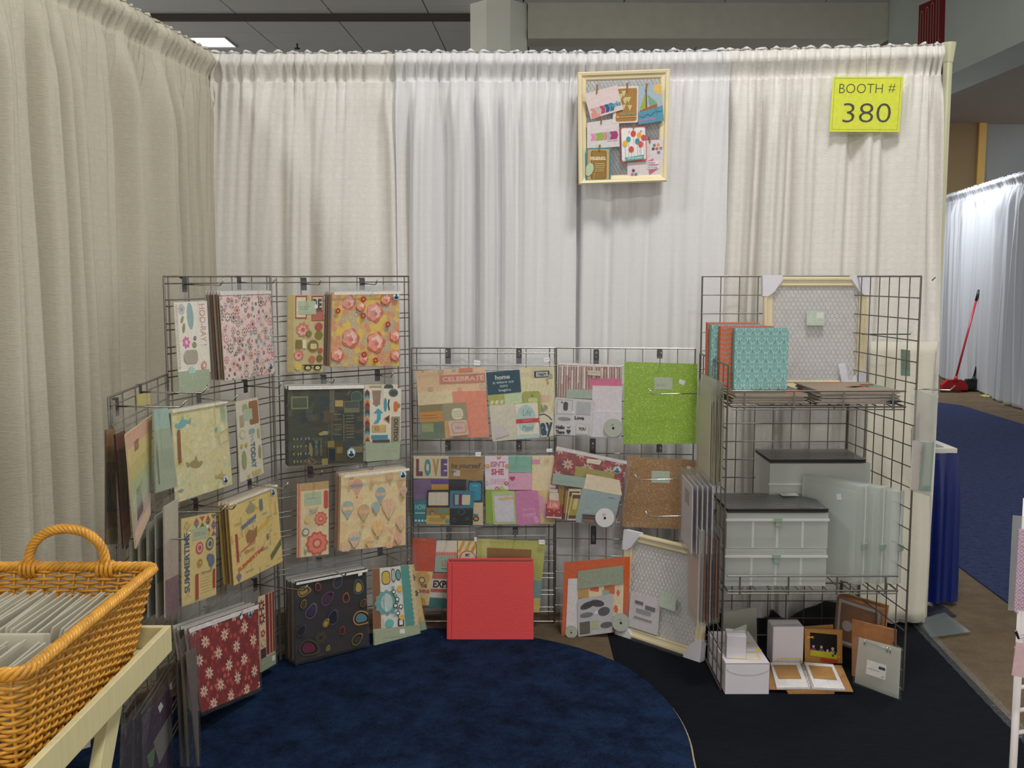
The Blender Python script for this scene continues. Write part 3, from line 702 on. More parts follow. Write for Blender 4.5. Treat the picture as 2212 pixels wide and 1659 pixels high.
pack('paper_pack', 'square paper pack printed with small pink and grey flowers', 'paper pack', B_, P1, 0.075, (226, 202, 196), art_pink, 0.035, behind=5, dt=0.011,
     bcols=((142, 118, 96), (170, 150, 128), (128, 60, 52), (150, 138, 120), (196, 170, 150)), bgroup='paper packs behind the pink floral pack', blabel='paper pack behind the pink floral pack, counted from the front', hdr=16, m=FILM)
# --- HOO-RAY stickers
def art_hoo(S):
    S.text('HOO-RAY !', 0.74, 0.04, 0.92, 0.62, (196, 128, 120), rot=90)
    S.disc(0.45, 0.2, 0.19, (142, 170, 168), rx=0.075, rot=-0.05); S.disc(0.2, 0.1, 0.075, (176, 192, 190)); S.disc(0.2, 0.1, 0.03, (204, 140, 116))
    S.disc(0.2, 0.24, 0.055, (136, 146, 96), rx=0.025, rot=0.5); S.disc(0.23, 0.36, 0.07, (136, 146, 96), rx=0.03, rot=0.2)
    S.flower(0.28, 0.56, 0.09, (214, 110, 160), 7, (222, 200, 190), 0.35); S.flower(0.55, 0.51, 0.035, (96, 84, 84), 6, (210, 180, 180)); S.disc(0.52, 0.6, 0.04, (136, 146, 96), rx=0.05, rot=0.4)
    S.rrect(0.2, 0.67, 0.6, 0.86, 0.06, (168, 160, 144)); S.disc(0.3, 0.765, 0.096, (168, 160, 144))
    S.flower(0.78, 0.9, 0.07, (206, 150, 140), 9, (228, 222, 212), 0.2)
    S.flower(0.38, 0.98, 0.09, (170, 196, 188), 9, None, 0.2)
    for i in range(20): S.rect(0.02, 0.03+i*0.045, 0.06, 0.055+i*0.045, (196, 178, 168), i == 0)
pack('sticker_sheet', 'narrow white sticker sheet reading HOO-RAY beside blue and pink flowers', 'sticker sheet', [(376, 653), (447, 650), (455, 803), (386, 809)], P1, 0.05, (226, 220, 206), art_hoo, fl=[(370, 626), (464, 622), (470, 845), (384, 858)])
def art_card(S): S.scribble(0.1, 0.45, 0.9, 0.65, 1, (150, 160, 148), 0.02)
pack('backing_card', 'pale green backing card below the HOO-RAY sticker sheet', 'card', [(386, 803), (452, 797), (453, 842), (387, 852)], P1, 0.053, (164, 176, 150), art_card, m=None)
# --- birds
def art_birds(S):
    pts, r = dots(S, 9, 90, None, 0.02, 0.08)
    S.k += 1
    for x, y, rr in pts:
        S.disc(x, y, rr, r.choice([(214, 206, 150), (224, 220, 176), (206, 198, 132), (222, 214, 170), (196, 204, 168)]), False, rx=rr*r.uniform(.5, 1), rot=r.uniform(0, 3))
    S.k += 1
    def bird(x, y, s, c, f=1):
        s *= 1.5; S.disc(x, y, s*0.32, c, rx=s*0.75, rot=0.25*f); S.disc(x+f*s*0.75/S.asp, y+s*0.02, s*0.2, c); S.poly([(x-f*s*0.5/S.asp, y-s*.05), (x-f*s*1.3/S.asp, y-s*0.45), (x-f*s*1.05/S.asp, y+s*0.1)], c)
        S.poly([(x-s*0.3/S.asp, y), (x+s*0.1/S.asp, y-s*0.8), (x+s*0.35/S.asp, y)], c)
    bird(0.17, 0.17, 0.085, (120, 176, 178), -1); bird(0.36, 0.64, 0.085, (168, 148, 96)); bird(0.8, 0.86, 0.06, (190, 170, 110)); bird(0.09, 0.88, 0.03, (140, 168, 160))
    S.rect(0.07, 0.22, 0.115, 0.58, (142, 96, 68)); 
    for i in range(10): S.line([(0.87, 0.03+i*0.02), (0.96, 0.01+i*0.02)], 0.009, (140, 186, 180), i == 0)
    S.line([(0.8, 0.36), (0.97, 0.33), (0.98, 0.46), (0.81, 0.49), (0.8, 0.36)], 0.006, (170, 156, 120))
    S.disc(0.76, 0.3, 0.02, (128, 178, 176)); S.badge(0.86, 0.91, 0.05)
pack('paper_pack', 'pale yellow paper sheet with blue and brown birds', 'paper pack', [(370, 886), (488, 866), (502, 1046), (379, 1087)], P1, 0.06, (216, 208, 160), art_birds, 0.025, behind=1, dt=0.012, bcols=((112, 110, 96),), blabel='dark-edged paper sheet directly behind the bird paper', hdr=22)
def art_today(S):
    S.rrect(0.55, 0.03, 0.96, 0.33, 0.03, (150, 104, 66)); S.rrect(0.25, 0.05, 0.5, 0.16, 0.05, (160, 166, 120)); S.rect(0.12, 0.18, 0.3, 0.33, (176, 160, 126)); S.rect(0.28, 0.12, 0.68, 0.26, (176, 188, 160))
    S.ring(0.2, 0.42, 0.06, 0.015, (190, 180, 130), (214, 208, 184)); S.rrect(0.48, 0.38, 0.74, 0.44, 0.02, (140, 168, 166)); S.rect(0.84, 0.4, 0.94, 0.52, (168, 170, 110))
    S.text('TODAY', 0.5, 0.55, 0.7, 0.88, (96, 112, 132), 0.03, rot=90); S.text('Hi', 0.52, 0.46, 0.68, 0.54, (150, 180, 182), rot=90)
    S.disc(0.13, 0.56, 0.028, (190, 170, 84)); S.disc(0.32, 0.56, 0.028, (190, 170, 84)); S.disc(0.2, 0.74, 0.12, (150, 162, 100), rx=0.045)
    S.disc(0.35, 0.96, 0.025, (190, 170, 84)); S.rect(0.5, 0.92, 0.85, 0.97, (196, 180, 100)); S.disc(0.88, 0.7, 0.09, (170, 150, 110), rx=0.025)
pack('sticker_sheet', 'narrow sticker sheet reading TODAY with a brown label and green leaves', 'sticker sheet', [(509, 868), (557, 858), (570, 1022), (519, 1042)], P1, 0.05, (212, 206, 184), art_today, hdr=14)
def art_summer(S):
    S.text('SUMMERTIME', 0.06, 0.17, 0.22, 0.86, (70, 92, 112), 0.04, rot=-90)
    r = random.Random(2); cs = [(176, 84, 70), (96, 118, 136), (104, 112, 70), (206, 170, 70), (124, 90, 124)]
    for i in range(4):
        for j in range(4):
            x = 0.34+j*0.17; y = 0.02+i*0.065; c = r.choice(cs)
            S.poly([(x, y), (x+0.16, y), (x+0.08, y+0.06)] if (i+j) % 2 else [(x, y+0.06), (x+0.16, y+0.06), (x+0.08, y)], c, i+j == 0)
    S.rect(0.3, 0.14, 0.76, 0.28, (168, 178, 146)); S.scribble(0.34, 0.19, 0.7, 0.24, 2, (120, 130, 110), 0.008); S.disc(0.74, 0.15, 0.024, (214, 212, 200))
    for x, y, rr, c, c2 in ((0.5, 0.38, 0.075, (178, 84, 88), (214, 168, 160)), (0.8, 0.36, 0.08, (96, 104, 104), (190, 182, 150)), (0.5, 0.55, 0.055, (196, 160, 70), (120, 112, 84))):
        S.flower(x, y, rr, c, 14, None, 0.12); S.disc(x, y, rr*0.68, c2); S.disc(x, y, rr*0.42, c)
    S.disc(0.84, 0.56, 0.075, (98, 110, 132), rx=0.06); S.disc(0.76, 0.51, 0.04, (98, 110, 132)); S.line([(0.84, 0.62), (0.82, 0.68)], 0.012, (98, 110, 132))
    S.rect(0.36, 0.67, 0.44, 0.97, (160, 62, 46)); S.rect(0.88, 0.67, 0.94, 0.9, (160, 62, 46)); S.text('DETAILS', 0.52, 0.67, 0.8, 0.69, (90, 84, 70), 0.03)
    for i in range(6): S.line([(0.5, 0.74+i*0.035), (0.82, 0.74+i*0.035)], 0.004, (150, 130, 90), i == 0)
    S.line([(0.04, 0.09), (0.12, 0.04), (0.2, 0.09), (0.12, 0.14), (0.04, 0.09)], 0.008, (150, 134, 84)); S.line([(0.04, 0.92), (0.12, 0.87), (0.2, 0.92)], 0.008, (150, 134, 84))
pack('sticker_sheet', 'narrow yellow sticker sheet reading SUMMERTIME upwards, with flags and medallions', 'sticker sheet', [(392, 1121), (466, 1106), (467, 1285), (394, 1311)], P1, 0.05, (206, 186, 126), art_summer, hdr=14, gain=1.35)
def art_map(S):
    r = random.Random(5); S.k += 1
    for i in range(46):
        x, y = r.uniform(0, .92), r.uniform(0.02, .96); w_, h_ = r.uniform(.05, .16), r.uniform(.015, .04)
        if r.random() < .3: w_, h_ = h_, w_*1.3
        S.poly([(x, y), (x+w_, y), (x+w_, y+h_), (x, y+h_)], r.choice([(198, 176, 104), (190, 168, 110), (170, 166, 120), (206, 188, 130), (150, 156, 140), (206, 170, 76), (188, 160, 100)]), False)
    S.poly([(0.2, 0.34), (0.52, 0.26), (0.52, 0.31), (0.22, 0.39)], (104, 118, 146)); S.poly([(0.5, 0.46), (0.8, 0.36), (0.8, 0.41), (0.51, 0.51)], (206, 174, 60))
    S.poly([(0.08, 0.4), (0.125, 0.4), (0.125, 0.76), (0.1, 0.73), (0.08, 0.77)], (176, 56, 40)); S.poly([(0.74, 0.85), (0.99, 0.7), (0.99, 0.78), (0.76, 0.92)], (98, 108, 62))
    S.poly([(0.28, 0.46), (0.36, 0.41), (0.44, 0.45), (0.52, 0.4), (0.5, 0.53), (0.4, 0.58), (0.3, 0.56)], (150, 112, 70)); S.poly([(0.32, 0.16), (0.42, 0.08), (0.52, 0.16), (0.48, 0.22), (0.36, 0.22)], (150, 148, 112))
    S.textq('SUMMERTIME', [(0.08, 0.82), (0.62, 0.68), (0.63, 0.73), (0.09, 0.87)], (196, 92, 56), 0.03); S.line([(0.16, 0.64), (0.46, 0.56)], 0.016, (196, 96, 60))
    S.text('$', 0.69, 0.56, 0.74, 0.64, (120, 104, 80), 0.02); S.text('Quality', 0.24, 0.63, 0.44, 0.7, (170, 140, 90)); S.text('NUMBERS', 0.09, 0.42, 0.125, 0.7, (130, 110, 90), rot=-90)
    S.poly([(0.04, 0.9), (0.1, 0.87), (0.14, 0.92), (0.09, 0.99)], (120, 118, 140)); S.rect(0.6, 0.1, 0.66, 0.24, (96, 124, 130)); S.badge(0.9, 0.07, 0.055)
pack('paper_pack', 'yellow paper pack printed with travel words, ribbons and arrows', 'paper pack', [(493, 1087), (597, 1046), (611, 1212), (506, 1265)], P1, 0.08, (214, 190, 122), art_map, 0.03, behind=3, dt=0.013, bcols=((170, 140, 70), (140, 112, 76), (196, 162, 80)), bgroup='paper packs behind the yellow travel-print pack', blabel='paper pack behind the yellow travel-print pack, counted from the front', hdr=14, gain=1.35)
def art_redfl(S, big=True):
    r = random.Random(8); S.k += 1
    for i in range(16):
        for j in range(17):
            x = (i+0.5*(j % 2))/15.5+r.uniform(-.02, .02); y = j/16+r.uniform(-.02, .02)
            c = r.choice([(122, 28, 34), (150, 48, 44), (176, 72, 62), (138, 34, 42), (112, 40, 34), (190, 88, 78)])
            S.flower(x, y, 0.036, c, 5, None, 0.5, up=False, rot=r.uniform(0, 6))
    S.k += 1
    for i in range(4):
        for j in range(6):
            x = (i+0.5*(j % 2))/3.6+0.07+r.uniform(-.02, .02); y = j/5.4+0.03
            S.flower(x, y, 0.078, (206, 178, 156), 8, None, 0.5, up=False, rot=r.uniform(0, 6)); S.k += 1; S.disc(x, y, 0.022, (176, 120, 96), False); S.k -= 1
    S.k += 3
G_ = [(406, 1358), (557, 1305), (561, 1486), (435, 1539)]
def art_red2(S): art_redfl(S); S.badge(0.87, 0.075, 0.05); S.poly([(0.7, 0.07), (0.74, 0.05), (0.755, 0.09), (0.715, 0.11)], (220, 216, 208))
pack('paper_pack', 'dark red floral paper pack hanging lowest beside the rug', 'paper pack', G_, P1, 0.12, (120, 40, 38), art_red2, 0.05, behind=4, dt=0.014, bcols=((176, 168, 150), (60, 50, 46), (150, 138, 120)), bgroup='bagged packs behind the dark red floral pack', blabel='bagged pack behind the dark red floral pack, counted from the front, a pale edge', fl=[(396, 1318), (560, 1268), (566, 1492), (436, 1548)], gain=1.45, m=FILM2)
def art_border(S):
    for x, w_, c in ((0.42, 0.2, (118, 30, 34)), (0.66, 0.16, (140, 50, 44)), (0.86, 0.12, (118, 30, 34))): S.rect(x, 0, x+w_, 0.82, c)
    for y in (0.13, 0.3): S.flower(0.16, y, 0.09, (110, 34, 48), 8, (206, 160, 130), 0.5)
    S.flower(0.2, 0.5, 0.055, (176, 50, 60), 5, (214, 180, 150)); S.ring(0.2, 0.63, 0.05, 0.015, (170, 150, 110), (206, 188, 150)); S.rect(0.02, 0.7, 0.36, 0.83, (70, 36, 42)); S.rect(0, 0.83, 1, 1, (140, 148, 122)); S.rect(0.74, 0.87, 0.94, 0.94, (212, 210, 200)); S.scribble(0.1, 0.9, 0.6, 0.95, 1, (110, 118, 100), 0.008)
pack('sticker_sheet', 'sticker sheet with dark red stripes and flowers behind the red floral pack', 'sticker sheet', [(558, 1290), (592, 1277), (595, 1433), (563, 1452)], P1, 0.05, (206, 188, 150), art_border, gain=1.4, hdr=10)

# --- panel 2
def art_vint(S):
    S.rect(0, 0, 0.17, 1, (184, 164, 104)); S.rect(0.21, 0.01, 0.53, 0.31, (160, 66, 50)); S.rect(0.24, 0.03, 0.5, 0.29, (214, 204, 172)); S.rect(0.66, 0.01, 1.0, 0.34, (160, 66, 50)); S.rect(0.69, 0.03, 0.97, 0.2, (206, 198, 170)); S.rect(0.68, 0.22, 0.98, 0.33, (178, 100, 78))
    S.text('RE', 0.7, 0.05, 0.95, 0.2, (60, 56, 54), 0.05); S.rect(0.29, 0.08, 0.78, 0.25, (176, 188, 156)); S.scribble(0.33, 0.14, 0.6, 0.2, 2, (130, 142, 120), 0.008); S.disc(0.78, 0.15, 0.028, (220, 218, 206))
    for x, y, rr in ((0.42, 0.45, 0.1), (0.31, 0.78, 0.075)):
        S.flower(x, y, rr, (198, 120, 100), 9, None, 0.2); S.flower(x-0.02, y+0.01, rr*0.7, (222, 170, 152), 7, None, 0.25); S.disc(x, y, rr*0.3, (190, 100, 84))
    for x, y, rr, c in ((0.86, 0.41, .055, (168, 86, 78)), (0.86, 0.52, .055, (128, 118, 60)), (0.7, 0.66, .08, (130, 110, 62)), (0.9, 0.72, .036, (178, 92, 80)), (0.67, 0.83, .045, (190, 110, 90)), (0.88, 0.82, .045, (120, 104, 60))): S.disc(x, y, rr, c)
    S.rrect(0.62, 0.63, 0.8, 0.7, 0.02, (196, 186, 140)); S.rect(0.22, 0.58, 0.38, 0.69, (126, 112, 66)); S.rect(0.4, 0.58, 0.5, 0.69, (214, 206, 176)); S.flower(0.28, 0.93, 0.05, (206, 182, 84), 7, None, 0.2); S.disc(0.58, 0.5, .04, (120, 124, 70))
    S.disc(0.55, 0.94, 0.038, (58, 44, 40), rx=0.055); S.disc(0.82, 0.94, 0.038, (58, 44, 40), rx=0.055); S.disc(0.55, 0.945, 0.024, (196, 182, 130), rx=0.036); S.disc(0.82, 0.945, 0.024, (196, 182, 130), rx=0.036); S.line([(0.4, 0.91), (0.97, 0.91)], 0.012, (58, 44, 40))
pack('sticker_sheet', 'olive sticker sheet with roses, a word label and cat-eye glasses', 'sticker sheet', [(621, 637), (699, 637), (698, 803), (620, 804)], P2, 0.04, (196, 180, 128), art_vint, hdr=20)
def art_rose(S):
    S.k += 1; S.pk = 0.6
    pts, r = dots(S, 12, 150, None, 0.04, 0.085)
    for x, y, rr in pts:
        k = r.random()
        if k < 0.3: S.flower(x, y, rr, (218, 186, 84), 8, None, 0.25, up=False)
        elif k < 0.62:
            S.flower(x, y, rr, (176, 164, 136), 12, None, 0.25, up=False); S.k += 1; S.flower(x, y, rr*0.75, (206, 178, 130), 12, None, 0.25, up=False); S.k += 1; S.disc(x, y, rr*0.45, (168, 160, 140), False); S.k += 1; S.disc(x, y, rr*0.25, (206, 184, 150), False); S.k -= 3
        else: S.flower(x, y, rr*0.9, (206, 146, 104), 6, None, 0.3, up=False)
    S.k += 4
    for x, y, rr in ((0.24, 0.14, .11), (0.62, 0.28, .14), (0.27, 0.62, .14), (0.64, 0.68, .15), (0.93, 0.6, .09), (0.08, 0.84, .1), (0.78, 0.1, .09), (0.93, 0.86, .08), (0.4, 0.2, .07), (0.45, 0.9, .07)):
        S.flower(x, y, rr, (196, 104, 84), 5, None, 0.18); S.flower(x-0.01, y-0.01, rr*0.86, (218, 150, 132), 6, None, 0.2, rot=0.6); S.flower(x+0.01, y-0.01, rr*0.62, (232, 190, 174), 5, None, 0.3, rot=1.1); S.flower(x-0.015, y+0.015, rr*0.4, (214, 140, 124), 5, None, 0.3); S.disc(x+0.01, y+0.02, rr*0.2, (200, 116, 98))
    for x, y in ((0.43, 0.1), (0.43, 0.32), (0.8, 0.44), (0.62, 0.92), (0.45, 0.84), (0.06, 0.25)): S.flower(x, y, 0.045, (164, 60, 44), 7, (206, 130, 100), 0.3)
    S.badge(0.92, 0.06, 0.055)
pack('paper_pack', 'square paper pack printed with pink roses and yellow and grey doilies', 'paper pack', [(718, 631), (863, 629), (862, 790), (714, 792)], P2, 0.07, (206, 170, 116), art_rose, 0.035, behind=6, dt=0.009,
     bcols=((206, 176, 150), (156, 120, 92), (196, 160, 130), (130, 96, 76)), bgroup='paper packs behind the rose pack', blabel='paper pack behind the rose-print pack, counted from the front', hdr=12)
def art_coll(S):
    r = random.Random(31); S.k += 1
    for i in range(70):
        x, y = r.uniform(-.05, .95), r.uniform(.0, .95); w_, h_ = r.uniform(.05, .2), r.uniform(.03, .16)
        S.poly([(x, y), (x+w_, y), (x+w_, y+h_), (x, y+h_)], r.choice([(52, 58, 48), (66, 74, 60), (46, 62, 66), (84, 72, 50), (72, 78, 56), (60, 56, 42), (38, 56, 60)]), False)
    S.k += 1
    S.rect(0.04, 0.13, 0.26, 0.29, (122, 122, 84)); S.rect(0.06, 0.15, 0.24, 0.27, (70, 84, 60)); S.rect(0.54, 0.02, 0.6, 0.34, (112, 108, 84)); S.text('OUTDOOR', 0.55, 0.04, 0.59, 0.32, (60, 62, 50), rot=-90)
    S.rect(0.61, 0.19, 0.72, 0.27, (176, 150, 92)); S.disc(0.9, 0.15, 0.075, (104, 116, 94), rx=0.085); S.disc(0.9, 0.15, 0.065, (60, 84, 76), rx=0.075)
    S.rect(0.73, 0.2, 0.94, 0.35, (110, 112, 84)); S.rect(0.74, 0.21, 0.93, 0.29, (66, 76, 72))
    S.rect(0.72, 0.36, 0.73, 0.7, (120, 116, 84)); S.rect(0.56, 0.36, 0.565, 0.7, (120, 116, 84))
    for i in range(5): S.rect(0.59, 0.36+i*0.065, 0.69, 0.372+i*0.065, (110, 108, 78), i == 0)
    for i in range(8): S.rect(0.75, 0.38+i*0.04, 0.86, 0.39+i*0.04, (118, 116, 80), i == 0)
    for i in range(4):
        for j in range(5): S.disc(0.06+j*0.05+r.uniform(-.01, .01), 0.66+i*0.095, 0.014+r.uniform(0, .006), (150, 140, 92), i+j == 0, rx=0.01)
    S.text('GONE', 0.33, 0.68, 0.375, 0.88, (104, 116, 96), 0.04, rot=-90); S.text('FISHING', 0.4, 0.66, 0.43, 0.88, (112, 112, 80), 0.03, rot=-90)
    S.disc(0.28, 0.8, 0.09, (132, 122, 84), rx=0.025, rot=-0.1); S.poly([(0.38, 0.6), (0.45, 0.57), (0.52, 0.58), (0.5, 0.62), (0.4, 0.63)], (150, 142, 104))
    S.rect(0.5, 0.7, 0.72, 0.96, (84, 76, 52)); S.rect(0.52, 0.8, 0.6, 0.95, (42, 52, 58)); S.rect(0.5, 0.7, 0.59, 0.78, (128, 118, 76)); S.rect(0.62, 0.78, 0.7, 0.86, (120, 110, 76)); S.rect(0.42, 0.92, 0.5, 1, (140, 128, 84))
    S.line([(0.2, 0.94), (0.27, 0.9), (0.35, 0.96), (0.28, 0.99), (0.2, 0.94)], 0.006, (130, 122, 90)); S.rect(0.8, 0.78, 0.98, 0.86, (112, 112, 84)); S.badge(0.82, 0.86, 0.062)
pack('paper_pack', 'dark green collage paper pack reading GONE FISHING', 'paper pack', [(621, 834), (785, 831), (785, 1000), (624, 1007)], P2, 0.07, (58, 62, 48), art_coll, 0.045, behind=2, dt=0.012, bcols=((60, 56, 50), (70, 66, 56)), bgroup='dark packs behind the collage pack', blabel='dark paper pack behind the green collage pack, counted from the front', hdr=12, m=FILM2)
def art_outd(S):
    cs = [(110, 70, 54), (60, 70, 70), (64, 150, 170), (200, 170, 110), (206, 110, 54), (110, 50, 40), (128, 78, 78)]
    for i in range(20):
        y = 0.01+i*0.048; c = cs[i % 7]; S.poly([(0.01, y+0.05), (0.075, y), (0.14, y+0.05), (0.14, y+0.1), (0.075, y+0.05), (0.01, y+0.1)], c, False)
    S.k += 1
    S.poly([(0.2, 0.03), (0.45, 0.03), (0.42, 0.27), (0.45, 0.27), (0.32, 0.34), (0.2, 0.27), (0.235, 0.27)], (150, 128, 110)); S.disc(0.78, 0.08, 0.075, (52, 72, 68), rx=0.105); S.disc(0.78, 0.08, 0.06, (120, 134, 122), rx=0.09); S.disc(0.78, 0.08, 0.05, (56, 76, 72), rx=0.08)
    S.disc(0.56, 0.3, 0.13, (66, 150, 172), rx=0.035); S.line([(0.66, 0.2), (0.64, 0.3), (0.67, 0.4)], 0.03, (60, 52, 50)); S.rrect(0.79, 0.24, 0.9, 0.43, 0.03, (204, 116, 58)); S.rrect(0.79, 0.28, 0.97, 0.36, 0.03, (204, 116, 58))
    S.poly([(0.36, 0.36), (0.5, 0.45), (0.43, 0.45), (0.43, 0.55), (0.36, 0.64), (0.22, 0.65), (0.33, 0.56), (0.34, 0.45), (0.24, 0.45)], (70, 160, 184)); S.poly([(0.5, 0.56), (0.68, 0.48), (0.68, 0.65)], (176, 150, 120)); S.poly([(0.54, 0.56), (0.66, 0.5), (0.66, 0.63)], (104, 52, 36))
    S.rect(0.73, 0.52, 0.96, 0.99, (150, 138, 112)); S.text('OUTDO', 0.79, 0.555, 0.91, 0.98, (54, 60, 58), 0.03, rot=90); S.rect(0.19, 0.67, 0.58, 0.8, (200, 170, 112)); S.text('XO', 0.24, 0.7, 0.38, 0.78, (90, 60, 44))
    S.poly([(0.17, 0.86), (0.64, 0.86), (0.61, 0.895), (0.64, 0.93), (0.17, 0.93)], (62, 142, 162)); S.rect(0.2, 0.945, 0.68, 1, (74, 72, 76))
pack('sticker_sheet', 'white sticker sheet with arrows and the word OUTDOOR', 'sticker sheet', [(787, 840), (867, 839), (865, 955), (788, 956)], P2, 0.045, (224, 216, 196), art_outd, fl=[(784, 812), (872, 810), (868, 1000), (786, 1002)])
pack('sticker_sheet', 'second arrow sticker sheet, its top edge peeking above the OUTDOOR one', 'sticker sheet', [(788, 831), (859, 830), (858, 950), (788, 952)], P2, 0.035, (216, 206, 184), lambda S: (S.disc(0.72, 0.06, 0.07, (60, 78, 72), rx=0.1), S.rect(0.14, 0.02, 0.5, 0.06, (170, 150, 130))), m=None)
pack('backing_card', 'pale green backing card below the OUTDOOR sticker sheet', 'card', [(788, 954), (865, 952), (863, 992), (790, 997)], P2, 0.047, (164, 176, 150), art_card, m=None)
def art_mand(S):
    S.rect(0, 0, 0.12, 1, (206, 150, 120)); S.rect(0.04, 0, 0.07, 1, (186, 92, 70)); S.rect(0.12, 0.0, 1, 0.1, (184, 150, 104)); S.rrect(0.84, 0.12, 0.98, 0.37, 0.03, (186, 80, 66)); S.rect(0.22, 0.13, 0.76, 0.3, (172, 184, 154)); S.scribble(0.27, 0.18, 0.66, 0.24, 1, (130, 144, 120), 0.008)
    for x, y, rr in ((0.74, 0.5, .1), (0.62, 0.83, .17)):
        S.flower(x, y, rr, (196, 92, 74), 10, None, 0.16); S.flower(x, y, rr*0.8, (214, 128, 106), 10, None, 0.14); S.disc(x, y, rr*0.42, (196, 92, 74)); S.disc(x, y, rr*0.25, (220, 160, 136))
    S.ring(0.26, 0.66, 0.055, 0.018, (120, 132, 132), (210, 194, 160)); S.poly([(0.36, 0.34), (0.5, 0.37), (0.66, 0.33), (0.56, 0.41), (0.44, 0.41)], (156, 158, 142)); S.disc(0.42, 0.42, 0.02, (150, 160, 152)); S.disc(0.3, 0.5, 0.04, (206, 176, 110)); S.poly([(0.2, 0.86), (0.26, 0.92), (0.32, 0.86), (0.26, 0.99)], (110, 150, 120))
    for i in range(8): S.line([(0.3+i*0.05, 0.32), (0.26+i*0.05, 0.6)], 0.004, (196, 180, 140), i == 0)
pack('sticker_sheet', 'tall cream sticker sheet with two coral red mandala flowers', 'sticker sheet', [(642, 1046), (710, 1039), (710, 1197), (641, 1205)], P2, 0.04, (214, 196, 156), art_mand, hdr=18, gain=1.3)
def balloon(S, x, y, rr, c1_, c2_):
    S.disc(x, y, rr, c1_, n=18); S.poly([(x-rr*0.9/S.asp, y+rr*0.3), (x+rr*0.9/S.asp, y+rr*0.3), (x+rr*0.2/S.asp, y+rr*1.5), (x-rr*0.2/S.asp, y+rr*1.5)], c1_)
    S.poly([(x-rr*0.97/S.asp, y-rr*0.1), (x+rr*0.97/S.asp, y-rr*0.1), (x+rr*0.8/S.asp, y+rr*0.45), (x-rr*0.8/S.asp, y+rr*0.45)], c2_); S.line([(x-rr*0.3/S.asp, y-rr*0.9), (x-rr*0.05/S.asp, y+rr*1.4)], rr*0.06, (190, 160, 120)); S.line([(x+rr*0.3/S.asp, y-rr*0.9), (x+rr*0.05/S.asp, y+rr*1.4)], rr*0.06, (190, 160, 120))
    S.rect(x-rr*0.14/S.asp, y+rr*1.65, x+rr*0.14/S.asp, y+rr*1.9, (168, 130, 90))
def art_ball(S):
    r = random.Random(4); S.k += 1
    for i in range(40): S.disc(r.random(), r.random(), r.uniform(.03, .08), r.choice([(226, 200, 154), (220, 190, 144), (228, 206, 164)]), False)
    pa = [(202, 178, 160), (214, 160, 140), (146, 168, 170), (216, 180, 130), (180, 164, 120), (206, 176, 146)]
    for x, y, rr in ((0.24, 0.17, .085), (0.6, 0.3, .08), (0.74, 0.09, .06), (0.1, 0.44, .085), (0.34, 0.5, .085), (0.72, 0.47, .1), (0.52, 0.46, .06), (0.55, 0.72, .085), (0.2, 0.84, .08), (0.9, 0.68, .075), (0.86, 0.88, .06), (0.42, 0.9, .06), (0.93, 0.28, .055), (0.06, 0.95, .07), (0.12, 0.08, .04), (0.45, 0.1, .035), (0.3, 0.66, .03), (0.74, 0.76, .03), (0.7, 0.97, .05)):
        balloon(S, x, y, rr, r.choice(pa), r.choice(pa))
    S.badge(0.9, 0.07, 0.055)
pack('paper_pack', 'square peach paper pack printed with pastel hot-air balloons', 'paper pack', [(737, 1024), (877, 1009), (876, 1177), (733, 1190)], P2, 0.07, (224, 198, 152), art_ball, 0.03, behind=4, dt=0.01, bcols=((196, 150, 116), (150, 110, 92), (190, 150, 120)), bgroup='paper packs behind the balloon pack', blabel='paper pack behind the hot-air-balloon pack, counted from the front', hdr=13, gain=1.3)
def teardrop(S, x, y, s, c, c2_, rot=0.0, f=1):
    pts = []
    for i in range(22):
        a = 2*math.pi*i/22; rr = s*(0.62+0.0*math.cos(a)); px = rr*math.cos(a); py = rr*math.sin(a)
        if py < 0: px += f*0.5*s*(py/s)**2*1.4; py *= 1.75
        px, py = px*math.cos(rot)-py*math.sin(rot), px*math.sin(rot)+py*math.cos(rot); pts.append((x+px/S.asp, y+py))
    S.poly(pts, c); S.poly([(x+(p[0]-x)*0.8, y+(p[1]-y)*0.8) for p in pts], (38, 32, 34)); S.poly([(x+(p[0]-x)*0.62, y+(p[1]-y)*0.62) for p in pts], c2_)
